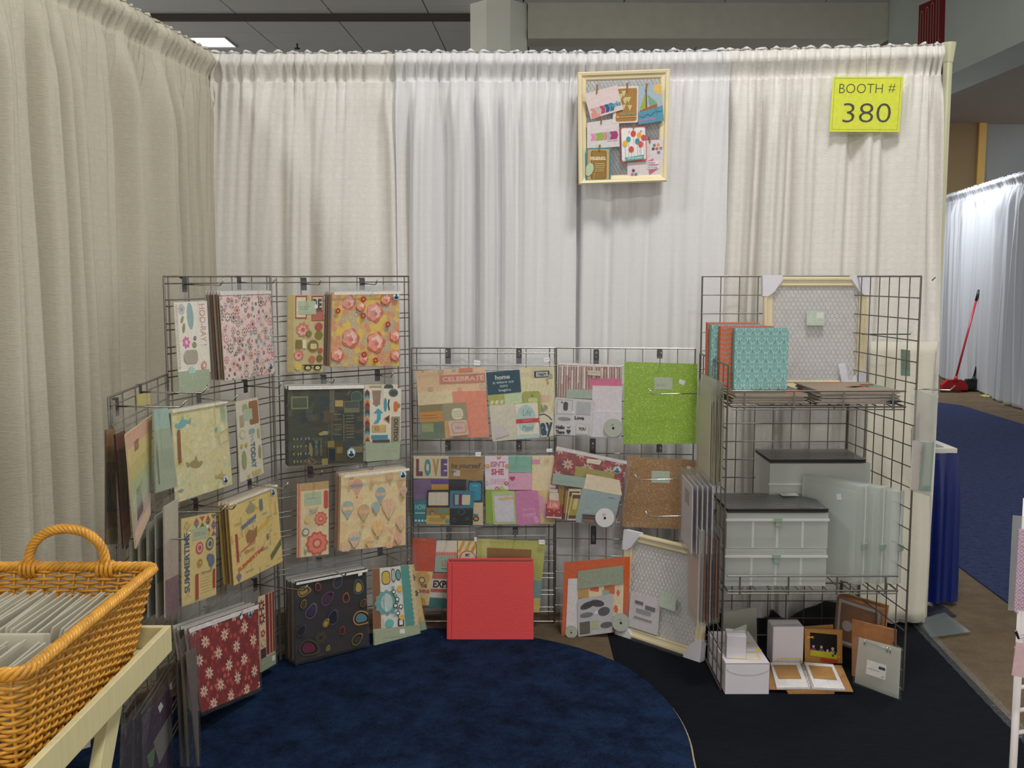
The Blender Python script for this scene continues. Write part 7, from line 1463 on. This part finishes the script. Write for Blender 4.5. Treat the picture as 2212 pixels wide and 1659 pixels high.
# bags outside the right side of the tower
PR = Plane(1.47, 3.52, 1.62, 3.66)
r = thing('hanging_bag', PR.hit(1995, 1070), 'clear zip bag with a teal-edged card box hanging outside the right of the tower', 'bag')
mb = MB(); slab_px(mb, g5(350, 1000, 400, 1010, 370, 1430, 325, 1420), PR, 0.01, 0.03, L4((206, 196, 190), 1.1)); slab_px(mb, g5(395, 1010, 470, 1010, 435, 1430, 350, 1425), PR, 0.014, 0.034, L4((186, 196, 184), 1.1)); mb.build('card_box', PRINT, r)
mb = MB(); slab_px(mb, g5(382, 1005, 396, 1008, 362, 1426, 348, 1424), PR, 0.0155, 0.002, L4((120, 170, 162), 1.1)); slab_px(mb, g5(455, 1010, 470, 1010, 436, 1430, 424, 1428), PR, 0.0155, 0.002, L4((130, 176, 168), 1.1)); slab_px(mb, g5(352, 1380, 440, 1380, 435, 1430, 350, 1425), PR, 0.016, 0.002, L4((120, 160, 146), 1.1))
for i, c in enumerate(((190, 90, 60), (206, 150, 100), (120, 160, 150), (190, 110, 100))): slab_px(mb, g5(355-i*3, 1095+i*60, 368-i*3, 1095+i*60, 366-i*3, 1110+i*60, 353-i*3, 1110+i*60), PR, 0.0165, 0.001, L4(c))
mb.build('box_print', PRINT, r)
film(g5(300, 560, 505, 590, 430, 1470, 270, 1425), PR, 0.02, r, MILK, n=12, wob=0.006, seed=5, back=0.05)
mb = MB(); mb.tube([PR.hit(*g5(330, 565)[0], 0.021), PR.hit(*g5(500, 625)[0], 0.021)], 0.0015, 5); mb.build('zip_seal', CASEW, r)
hk_ = Plane(1.42, 3.66, 1.43, 3.52); hk_.n = Vector((1, 0, 0)); h1_ = thing('display_hook', (1.43, 3.62, 1.10), 'long chrome hook reaching right from the tower towards the brooms', 'hook')
p = at_y(1975, 840, 3.60); e = at_y(2052, 843, 3.60); mb = MB(); mb.tube([p, e, e+Vector((0.018, 0, 0.018))], 0.0028, 6); mb.build('peg', CHROME, h1_, smooth=True)
r = thing('hanging_bag', at_y(1955, 820, 3.98), 'bagged dark green card hanging behind the right side of the tower', 'bag'); PQ = Plane(1.40, 3.98, 1.7, 3.98)
mb = MB(); slab_px(mb, g5(185, 215, 262, 225, 260, 445, 185, 440), PQ, 0, 0.004, L4((96, 116, 98), 1.1)); mb.build('card', PRINT, r); mb = MB(); slab_px(mb, g5(190, 390, 258, 395, 258, 440, 190, 438), PQ, 0.001, 0.001, L4((90, 132, 118), 1.1)); mb.build('card_print', PRINT, r); film(g5(165, 10, 275, 10, 272, 470, 165, 470), PQ, 0.004, r, FILM2, seed=3)
r = thing('hanging_card', at_y(1960, 1060, 3.8), 'pale bagged card hanging outside the tower left of the teal-edged box', 'card'); PS = Plane(1.45, 3.80, 1.47, 3.52)
PS = Plane(1.46, 3.60, 1.56, 3.64)
mb = MB(); slab_px(mb, g5(275, 900, 345, 760, 330, 1420, 272, 1400), PS, 0, 0.004, L4((206, 196, 196), 1.1)); mb.build('card', PRINT, r); film(g5(265, 560, 380, 740, 335, 1435, 262, 1410), PS, 0.004, r, FILM2, seed=8)
# white cloth flap at the end of the booth behind the tower
mb = MB(); g = 24; vs = []
for j in range(g+1):
    for i in range(g+1):
        z = 1.25-1.22*j/g; x = 1.52+0.275*i/g+0.010*math.sin(z*5)*(i/g); vs.append((x, 4.215-0.03*(i/g)+0.012*math.sin(i*0.55)+0.012*pnoise(Vector((i*.2, z*2, 4))), z))
mb.add(vs, [(j*(g+1)+i, (j+1)*(g+1)+i, (j+1)*(g+1)+i+1, j*(g+1)+i+1) for j in range(g) for i in range(g)])
o = mb.build('corner_cloth', mat('ivory_sheet', (226, 222, 206), 0.8, bump=0.15, var=0.03), smooth=True); o.modifiers.new('t', 'SOLIDIFY').thickness = 0.002
tag(o, 'short ivory cloth hanging at the lower right end of the curtain wall behind the tower', 'cloth')
mb = MB(); p = at_y(2013, 606, 4.2); mb.tube([p, p+Vector((0.014, 0, 0.014))], 0.003, 6); tag(mb.build('safety_pin', STEEL), 'small metal pin stuck in the curtain near its right edge', 'pin')

# ================================================================ PACKS ON THE LOW PANEL BY THE BASKET
def sheaf(label, pts, t, col, name='paper_pack', cat='paper pack', art=None, fl=None, th=0.004, group=None, m=FILM2, gain=1.3, bow=0.0):
    """pts: outline in photo pixels on a plane parallel to the low panel"""
    r = thing(name, P0.hit(*pts[-1], t), label, cat, group); n = len(pts)
    mb = MB(); mb.prism([P0.hit(x, y, t) for x, y in pts], -P0.n*th, L4(col, gain))
    if art:
        for q, c in art: mb.add([P0.hit(x, y, t+0.0008) for x, y in q], [tuple(range(len(q)))], L4(c, gain))
    mb.build('printed_sheet', PRINT, r)
    if fl: film(fl, P0, t+0.004, r, m, wob=0.004, seed=int(t*999))
def g8(*a): return crop(200, 820, 3.19)(*a)
def striped(q, cols):
    """vertical gradient patches of a print between the left and right edges of a quad"""
    (ax, ay), (bx, by), (cx, cy), (dx, dy) = q; n = len(cols); out = []
    for i, c in enumerate(cols):
        v0, v1 = i/n, (i+1)/n
        L_ = lambda v: (ax+(dx-ax)*v, ay+(dy-ay)*v); R_ = lambda v: (bx+(cx-bx)*v, by+(cy-by)*v); out.append(([L_(v0), R_(v0), R_(v1), L_(v1)], c))
    return out
q = g8(95, 345, 155, 340, 175, 1130, 95, 1140); sheaf('dark paper pack with a gold upper edge, leftmost on the low panel', q, 0.03, (80, 56, 40), art=striped(q, [(140, 98, 44), (110, 66, 34), (60, 34, 30), (40, 28, 30), (44, 34, 34), (84, 60, 40), (110, 92, 60)]), fl=g8(85, 215, 270, 205, 190, 1150, 90, 1150))
q = g8(155, 380, 225, 350, 265, 1080, 215, 1165); sheaf('dark maroon paper pack second from the left on the low panel', q, 0.06, (60, 30, 34), art=striped(q, [(96, 50, 44), (60, 28, 34), (44, 20, 26), (40, 20, 30), (60, 34, 44), (96, 52, 44), (110, 84, 60)]), fl=g8(150, 230, 330, 200, 275, 1090, 215, 1180))
q = g8(230, 380, 410, 245, 400, 930, 300, 1165); sheaf('pastel paper pack with pink, yellow and green prints on the low panel', q, 0.09, (196, 176, 146), art=striped(q, [(206, 160, 136), (206, 186, 120), (190, 178, 110), (166, 176, 130), (170, 176, 150), (176, 160, 146), (206, 176, 150)])+[(g8(300, 760, 345, 700, 350, 900, 310, 980), (110, 84, 90)), (g8(285, 430, 315, 400, 320, 470, 290, 500), (190, 90, 84))], fl=g8(225, 260, 440, 150, 430, 1000, 295, 1180))
q = g8(425, 205, 520, 195, 585, 735, 440, 780); sheaf('sage green bagged pack on the low panel just left of the bird paper', q, 0.11, (156, 172, 146), art=striped(q, [(160, 190, 176), (160, 176, 150), (150, 166, 140), (156, 170, 146)])+[(g8(430, 420, 445, 420, 465, 720, 450, 730), (110, 96, 70))], fl=g8(410, 50, 530, 70, 590, 745, 430, 790))
q = g8(312, 100, 400, 95, 400, 170, 315, 175); sheaf('small olive card peeking over the low panel beside the hook', q, 0.02, (176, 166, 110), art=None, name='sheet_edge', cat='card')
for k in range(5):
    x0 = 262+k*58; tt = 0.03+k*0.022
    q = g8(x0, 1120-k*60, x0+95, 1060-k*60, x0+70+k*8, 1600, x0+10, 1640)
    sheaf(['grey bagged pack in the lower row of the low panel, nearest the basket', 'second grey bagged pack in the lower row of the low panel', 'middle grey bagged pack in the lower row of the low panel', 'fourth grey bagged pack, two-toned, in the lower row of the low panel', 'beige bagged pack farthest right in the lower row of the low panel'][k], q, tt,
          [(150, 146, 136), (158, 154, 140), (140, 140, 130), (150, 146, 134), (176, 168, 150)][k], art=striped(q, [[(186, 182, 168), (150, 150, 136), (140, 138, 130)], [(160, 160, 140), (150, 146, 134), (120, 110, 110)], [(166, 166, 150), (130, 140, 134), (110, 110, 104)], [(120, 122, 116), (70, 76, 80), (140, 134, 120)], [(170, 164, 146), (160, 146, 134), (110, 84, 90)]][k]), fl=g8(x0-10, 1060-k*60, x0+105, 1000-k*60, x0+80+k*8, 1650, x0, 1660), gain=1.5)
def g9(*a): return g4(*a)
q = g9(225, 1160, 515, 830, 520, 1659, 235, 1800); sheaf('dark purple bagged pack with a white tag, under the cream tray', q, 0.06, (60, 40, 60), art=[(g9(375, 1055, 405, 1000, 430, 1040, 395, 1110), (206, 206, 200)), (g9(490, 830, 512, 800, 515, 870, 495, 880), (200, 200, 196)), (g9(330, 1400, 500, 1110, 520, 1350, 390, 1620), (120, 116, 112)), (g9(265, 1540, 350, 1440, 330, 1640, 290, 1659), (90, 120, 90))], fl=g9(200, 1090, 520, 690, 525, 1700, 210, 1850))
q = g9(140, 1180, 215, 1120, 220, 1750, 130, 1750); sheaf('black bagged pack left of the purple one, under the cream tray', q, 0.08, (24, 22, 26), fl=g9(130, 1080, 330, 860, 225, 1760, 120, 1760))
q = g9(20, 1330, 125, 1120, 120, 1750, 0, 1750); sheaf('dark bagged pack leftmost under the cream tray', q, 0.10, (40, 34, 40), fl=g9(0, 1250, 135, 1060, 130, 1760, -10, 1760))
for k, (xa, xb, c) in enumerate(((570, 640, (60, 58, 54)), (610, 680, (96, 90, 66)), (660, 790, (110, 104, 98)))):
    q = g9(xa, 620-k*60, xb-30, 560-k*50, xb, 1640, xa+40+k*40, 1640); sheaf(['dark curved sleeve hanging right of the tray, rearmost of three', 'olive-edged curved sleeve hanging right of the tray, middle of three', 'clear curved sleeve hanging right of the tray, nearest the red floral pack'][k], q, 0.10+k*0.015, c, fl=g9(xa-10, 440-k*60, xb, 300, xb+15, 1650, xa+40, 1650), name='sleeve', cat='sleeve')

# ================================================================ CREAM TRAY STAND AND WICKER BASKET
TRAYM = mat('cream_painted_wood', (206, 196, 150), 0.55, bump=0.08, bscale=50, var=0.05, vscale=12, stretch=(1, 8, 1), gain=1.1)
a, b = floor_at(370, 1350, 0.872), floor_at(100, 1627, 0.872); TX = a.x; TY1 = a.y; TY0 = 0.95; TXL = TX-0.50; TW = 0.012; TZ0, TZ1 = 0.822, 0.872
st = thing('tray_stand', (TX-0.25, 1.4, 0), 'cream painted wooden tray stand carrying the wicker basket', 'stand')
for nm, lo, hi in (('side_board', (TX-TW, TY0, TZ0), (TX, TY1, TZ1)), ('side_board', (TXL, TY0, TZ0), (TXL+TW, TY1, TZ1)), ('end_board', (TXL+TW, TY1-TW, TZ0), (TX-TW, TY1, TZ1)), ('end_board', (TXL+TW, TY0, TZ0), (TX-TW, TY0+TW, TZ1)), ('tray_base', (TXL+TW, TY0+TW, TZ0+0.002), (TX-TW, TY1-TW, TZ0+0.008))):
    mb = MB(); mb.box(lo, hi); mb.build(nm, TRAYM, st, bevel=0.0015)
# splayed legs
for x in (TX-0.03, TXL+0.03):
    for y0, y1 in ((1.60, 1.05), (1.05, 1.60)):
        mb = MB(); p = Vector((x, y0, TZ0)); q_ = Vector((x, y1-0.0, 0.0)); d = (q_-p).normalized(); s_ = Vector((0, 1, 0))
        off = 0.012 if y0 > y1 else -0.012
        mb.prism([p+s_*0.03+Vector((off, 0, 0)), q_+s_*0.03+Vector((off, 0, 0)), q_-s_*0.03+Vector((off, 0, 0)), p-s_*0.03+Vector((off, 0, 0))], (-0.018, 0, 0)); mb.build('leg', TRAYM, st, bevel=0.001)
mb = MB(); mb.box((TXL+0.03, 1.30, 0.40), (TX-0.03, 1.34, 0.42)); mb.build('cross_rail', TRAYM, st)

WICK = mat('honey_wicker', (206, 148, 50), 0.38, bump=0.15, bscale=120, var=0.22, vscale=40, spec=0.5, coat=0.25, gain=1.05)
bk0, bk1 = floor_at(336, 1224, 1.0), floor_at(56, 1456, 1.0)
XR, YB, YF = (bk0.x+bk1.x)/2, bk0.y, bk1.y; XL = XR-0.36; ZB, ZR = 0.833, 1.0
bas = thing('wicker_basket', ((XR+XL)/2, (YB+YF)/2, ZB), 'honey-coloured wicker basket with a rope handle at the left front of the booth', 'basket')
def perim(s, z):
    """point on the rounded rectangle at arc fraction s, flaring upward"""
    f = (z-ZB)/(ZR-ZB); ins = 0.036*(1-f); x0, x1, y0, y1 = XL+ins, XR-ins, YF+ins, YB-ins; r = 0.022
    W, H = x1-x0-2*r, y1-y0-2*r; arc = math.pi*r/2; T = 2*W+2*H+4*arc; d = (s % 1.0)*T
    for seg, L_ in enumerate((W, arc, H, arc, W, arc, H, arc)):
        if d <= L_: break
        d -= L_
    if seg == 0: return Vector((x0+r+d, y0, z)), Vector((0, -1, 0))
    if seg == 2: return Vector((x1, y0+r+d, z)), Vector((1, 0, 0))
    if seg == 4: return Vector((x1-r-d, y1, z)), Vector((0, 1, 0))
    if seg == 6: return Vector((x0, y1-r-d, z)), Vector((-1, 0, 0))
    cx, cy, a0 = {1: (x1-r, y0+r, -90), 3: (x1-r, y1-r, 0), 5: (x0+r, y1-r, 90), 7: (x0+r, y0+r, 180)}[seg]
    a = R(a0)+d/r; nrm = Vector((math.cos(a), math.sin(a), 0)); return Vector((cx, cy, z))+nrm*r, nrm
NS = 60; NR = 24; NP = NS*5
mb = MB()
for k in range(NR):
    z = ZB+0.004+(ZR-0.012-ZB)*k/(NR-1); pts = []
    for i in range(NP):
        s = i/NP; p, n_ = perim(s, z); pts.append(p+n_*(0.0036*math.sin(math.pi*NS*s+math.pi*k))+Vector((0, 0, 0.0007*math.sin(i*1.3+k*2))))
    mb.tube(pts, 0.0027, 6, closed=True)
mb.build('woven_strands', WICK, bas, smooth=True, kind='stuff')
mb = MB()
for i in range(NS):
    pts = [perim((i+0.5)/NS, ZB+(ZR-ZB)*j/6)[0] for j in range(7)]; mb.tube(pts, 0.0028, 5)
mb.build('upright_stakes', WICK, bas, smooth=True, kind='stuff')
mb = MB()
for k in range(4):
    pts = []; M_ = 300
    for i in range(M_):
        s = i/M_; p, n_ = perim(s, ZR); a = 2*math.pi*(s*46)+k*math.pi/2; pts.append(p+n_*(0.0062*math.cos(a))+Vector((0, 0, 0.0062*math.sin(a))))
    mb.tube(pts, 0.0042, 6, closed=True)
mb.build('plaited_rim', WICK, bas, smooth=True)
mb = MB(); mb.prism([Vector((XL+0.04, YF+0.04, ZB+0.002)), Vector((XR-0.04, YF+0.04, ZB+0.002)), Vector((XR-0.04, YB-0.04, ZB+0.002)), Vector((XL+0.04, YB-0.04, ZB+0.002))], (0, 0, 0.004)); mb.build('basket_floor', WICK, bas)
hl, hr_ = at_y(62, 1205, YB).x, at_y(228, 1205, YB).x; hz = at_y(150, 1142, YB).z
def rope(pts_f, rr, tw, n, th, k, ph0=0):
    pts = []
    for i in range(n+1):
        t = i/n; p = pts_f(t); e = (pts_f(min(1, t+0.01))-pts_f(max(0, t-0.01))).normalized(); y_ = Vector((0, 1, 0)); o_ = e.cross(y_).normalized(); a = 2*math.pi*tw*t+k; pts.append(p+y_*(rr*math.cos(a))+o_*(rr*math.sin(a)))
    return pts
hc = (hl+hr_)/2; hwid = (hr_-hl)/2
arch = lambda t: Vector((hc-hwid*math.cos(math.pi*t)*(1+0.12*math.sin(math.pi*t)), YB, ZR-0.02+(hz-ZR+0.02)*(math.sin(math.pi*t)**0.75)))
hd = MB()
for k in range(5): hd.tube(rope(arch, 0.0052, 6, 90, 0, 2*math.pi*k/5), 0.0042, 6)
hd.build('rope_handle', WICK, bas, smooth=True)
for x in (hl, hr_):
    mb = MB()
    for k in range(4): mb.tube([Vector((x-0.012+k*0.008, YB+0.012*math.cos(a)*1.0, ZR-0.004+0.013*math.sin(a))) for a in [R(q*40) for q in range(9)]], 0.0036, 6, closed=True)
    mb.build('handle_binding', WICK, bas, smooth=True)
# hidden far handle at the viewer's end is outside the frame
SLV = plastic('milky_sleeve', 0.72, (240, 238, 226), rough=0.35, bscale=14, bump=0.2)
def sleeves(n, x0, x1, y0, y1, group, label, rot=False):
    for k in range(n):
        x = x0+(x1-x0)*k/(n-1)+rnd.uniform(-.002, .002); h = 0.128+rnd.uniform(-.006, .006); yy0 = y0+rnd.uniform(-.006, .006); yy1 = y1+rnd.uniform(-.006, .006)
        r = thing('plastic_sleeve_pack', (x, (yy0+yy1)/2, ZB+0.008), ORD[n-1-k]+' '+label, 'sleeve', group); mb = MB()
        M = Matrix.Translation((x, (yy0+yy1)/2, ZB+0.008)) @ Matrix.Rotation(R(14+rnd.uniform(-4, 4)), 4, 'Y') @ Matrix.Rotation(R(rnd.uniform(-2, 2)), 4, 'Z')
        mb.box((-0.0014, -(yy1-yy0)/2, 0), (0.0014, (yy1-yy0)/2, h), M); mb.build('sleeve', SLV, r)
        mb = MB(); mb.box((-0.0007, -(yy1-yy0)/2+0.006, 0.002), (0.0007, (yy1-yy0)/2-0.006, h-0.03), M); mb.build('insert', mat('grey_insert', (206, 202, 190), 0.7, var=0.05), r)
sleeves(27, XL+0.045, XR-0.062, YB-0.23, YB-0.045, 'sleeves in the rear row of the basket', 'milky sleeve from the right in the rear row inside the basket')
sleeves(25, XL+0.045, XR-0.062, YF+0.05, YF+0.205, 'sleeves in the front row of the basket', 'milky sleeve from the right in the front row inside the basket')
for k in range(5):
    y = YF+0.222+k*0.007; r = thing('plastic_sleeve_pack', (XL+0.16, y, ZB+0.008), ORD[k]+' milky sleeve from the front of those standing crosswise in the basket', 'sleeve', 'crosswise sleeves in the basket')
    mb = MB(); mb.box((XL+0.05, y, ZB+0.008), (XR-0.085+rnd.uniform(-.004, .004), y+0.003, ZB+0.138-k*0.002)); mb.build('sleeve', SLV, r)

# ================================================================ RIGHT SIDE: TABLE, BROOMS, RACK
SATIN = mat('royal_blue_satin', (16, 34, 104), 0.35, bump=0.03, var=0.05, spec=0.6)
zt_ = 0.74
tb = thing('skirted_table', (1.95, 5.4, 0), 'table with a royal blue satin skirt standing just outside the booth', 'table')
yt = 4.50; xt1 = at_y(2068, 972, yt).x; xt0 = xt1-0.62; yt1 = yt+0.17
mb = MB(); mb.box((xt0, yt, zt_-0.025), (xt1, yt1+0.1, zt_)); mb.build('table_top', mat('white_table_cloth', (214, 212, 200), 0.6, var=0.03), tb)
mb = MB(); mb.box((xt0+0.02, yt+0.03, zt_), (xt1-0.05, yt1+0.08, zt_+0.004)); mb.build('top_mat', mat('grey_table_mat', (150, 152, 150), 0.7, var=0.05), tb)
mb = MB(); nc = 150; vs = []; zz_ = [zt_-0.02, zt_-0.05, zt_-0.055, zt_-0.12, 0.5, 0.3, 0.15, 0.02]
path = [(xt0, yt), (xt1, yt), (xt1+0.02, yt1+0.1)]
Ls = [0.62, math.hypot(0.02, yt1+0.1-yt)]
for j, z in enumerate(zz_):
    for i in range(nc+1):
        d = (Ls[0]+Ls[1])*i/nc
        if d <= Ls[0]: bx, by, nx_, ny_ = xt0+d, yt, 0, -1
        else: bx, by, nx_, ny_ = xt1, yt+(d-Ls[0]), 1, 0
        g = min(1, (zt_-z)/0.3); o_ = 0.006+g*0.02+(0.004+0.014*g)*math.sin(d*70+3*pnoise(Vector((d*6, 0, 0))))+0.02*g*pnoise(Vector((d*5, z*2, 3)))
        vs.append((bx+nx_*o_, by+ny_*o_, z))
mb.add(vs, [(j*(nc+1)+i, (j+1)*(nc+1)+i, (j+1)*(nc+1)+i+1, j*(nc+1)+i+1) for j in range(len(zz_)-1) for i in range(nc)]); mb.build('satin_skirt', SATIN, tb, smooth=True)
mb = MB()
for x in (xt0+0.05, xt1-0.05):
    for y in (yt+0.05, yt1): mb = MB(); mb.tube([(x, y, 0), (x, y, zt_-0.025)], 0.014, 8); mb.build('leg', STEEL, tb)
# brooms
def broom(label, hd_px, top_px, Y, col, grip, head_col, wide, white=None):
    p = floor_at(*hd_px); Yb = p.y; top = at_y(*top_px, Yb+0.25); r = thing('broom', p, label, 'broom')
    neck = p+Vector((0, 0.0, 0.17)); cm = mat('broom_'+grip, col, 0.35, spec=0.5, var=0.03)
    f = lambda t: neck+(top-neck)*t
    mb = MB(); mb.tube([f(0), f(0.88)], 0.014, 10); mb.build('handle', cm, r, smooth=True)
    mb = MB(); mb.tube([f(0.88), f(1.0)], 0.018, 10); mb.build('grip', BLACK, r, smooth=True)
    if white: mb = MB(); mb.tube([f(white[0]), f(white[1])], 0.0155, 10); mb.build('white_sleeve', mat('white_band', (214, 218, 222), 0.5), r, smooth=True)
    hw = wide/2; hm = mat('broom_head_'+grip, head_col, 0.45, var=0.04)
    mb = MB(); mb.prism([p+Vector((-hw*0.55, 0, 0.17)), p+Vector((hw*0.55, 0, 0.17)), p+Vector((hw, 0, 0.10)), p+Vector((hw*1.04, 0, 0.03)), p+Vector((-hw*1.04, 0, 0.03)), p+Vector((-hw, 0, 0.10))][::-1], (0, 0.07, 0)); mb.build('head', hm, r, bevel=0.006)
    mb = MB()
    for i in range(26): x = -hw+2*hw*i/25; mb.tube([p+Vector((x, 0.035, 0.04)), p+Vector((x*1.06, 0.03, 0.004))], 0.006, 4)
    mb.build('bristles', mat('dark_bristles', (40, 34, 34), 0.8), r)
    mb = MB(); mb.tube([neck-Vector((0, 0, 0.03)), f(0.04)], [0.03, 0.018], 10); mb.build('socket', hm, r, smooth=True)
broom('red broom with a black grip leaning on the distant white curtain', g6(500, 1405)[0], g6(755, 325)[0], 0, (176, 44, 54), 'red', (170, 20, 26), 0.34)
broom('black broom with a white sleeve leaning beside the red broom', g6(690, 1398)[0], g6(852, 640)[0], 0, (34, 34, 38), 'black', (34, 34, 38), 0.28, (0.42, 0.66))
mb = MB(); p = floor_at(*g6(840, 1450)[0]); 
for k in range(7): mb.disc(p+Vector((rnd.uniform(-.08, .08), rnd.uniform(-.12, .12), 0.004+k*0.002)), (1, 0, 0.1), (0.1, 1, 0), rnd.uniform(.02, .05), 6, (0, 0, 0.002))
tag(mb.build('yellow_scrap', mat('yellow_paper_scrap', (190, 180, 110), 0.8)), 'crumpled yellow scrap on the floor right of the brooms', 'litter')
# white wire rack at the right edge with hanging bags
yk_ = 1.95; rk = thing('white_rack', (at_y(2200, 1600, yk_).x, yk_, 0), 'white wire display rack cut off by the right edge', 'rack')
a_ = floor_at(2186, 1700, 0.0); top_ = at_y(2216, 1130, 1.95); bot_ = at_y(2188, 1659, 1.95)
dv_ = (bot_-top_); mb = MB(); mb.tube([top_+Vector((0, 0, 0.05)), bot_+dv_*1.2], 0.0075, 10); mb.build('post', WHITEM, rk, smooth=True)
mb = MB()
for py in (1535, 1583, 1486, 1400, 1320): p = at_y(2194, py, 1.95); mb.tube([p, p+Vector((0.4, 0.1, 0))], 0.0045, 6)
mb.tube([top_+Vector((0.4, 0.1, 0.05)), bot_+dv_*1.2+Vector((0.4, 0.1, 0))], 0.0075, 10)
mb.build('rungs', WHITEM, rk, smooth=True)
RP = Plane(at_y(2180, 1200, 1.9).x, 1.86, at_y(2180, 1200, 1.9).x+0.3, 1.84)
r = thing('hanging_bag', RP.hit(2200, 1320), 'clear zip bag with pink lattice paper cut off by the right edge', 'bag')
def art_lat(S):
    S.k += 1
    for j in range(12):
        for i in range(6):
            x, y = (i+0.5*(j % 2))*0.22, j*0.09; 
            S.line([(x-0.1, y), (x, y-0.05), (x+0.1, y), (x, y+0.05), (x-0.1, y)], 0.014, (222, 200, 222), False); S.disc(x, y, 0.016, (222, 200, 222), False, n=8)
S = Sheet(g3(692, 180, 900, 190, 880, 700, 662, 682), RP, 0, (176, 96, 166), 0.003, 1.1); art_lat(S); S.build('printed_sheet', r)
film(g3(652, 93, 900, 120, 880, 700, 622, 683), RP, 0.004, r, MILK, seed=1); 
r = thing('hanging_bag', RP.hit(2200, 1460), 'pink bagged card on the white rack below the lattice paper', 'bag')
S = Sheet(g3(675, 880, 860, 900, 850, 1130, 648, 1085), RP, 0.0, (214, 180, 186), 0.003, 1.1); S.build('card', r); film(g3(680, 830, 860, 850, 850, 1135, 645, 1092), RP, 0.004, r, FILM2, seed=12)
hk2 = thing('display_hook', RP.hit(2202, 1372), 'small chrome hook above the pink bagged card on the white rack', 'hook'); mb = MB(); p = RP.hit(2200, 1378, 0.01); mb.tube([p+Vector((0.05, 0.03, 0)), p, p+Vector((-0.006, 0, 0.014))], 0.003, 6); mb.build('peg', CHROME, hk2)

hk3 = thing('display_hook', (1.40, 3.98, 1.30), 'chrome hook outside the tower carrying the dark green bagged card', 'hook'); mb = MB(); p = at_y(1948, 722, 3.975); mb.tube([Vector((1.398, 3.975, p.z)), Vector((at_y(1966, 722, 3.975).x, 3.975, p.z)), Vector((at_y(1970, 722, 3.975).x, 3.975, p.z+0.015))], 0.0026, 6); mb.build('peg', CHROME, hk3)
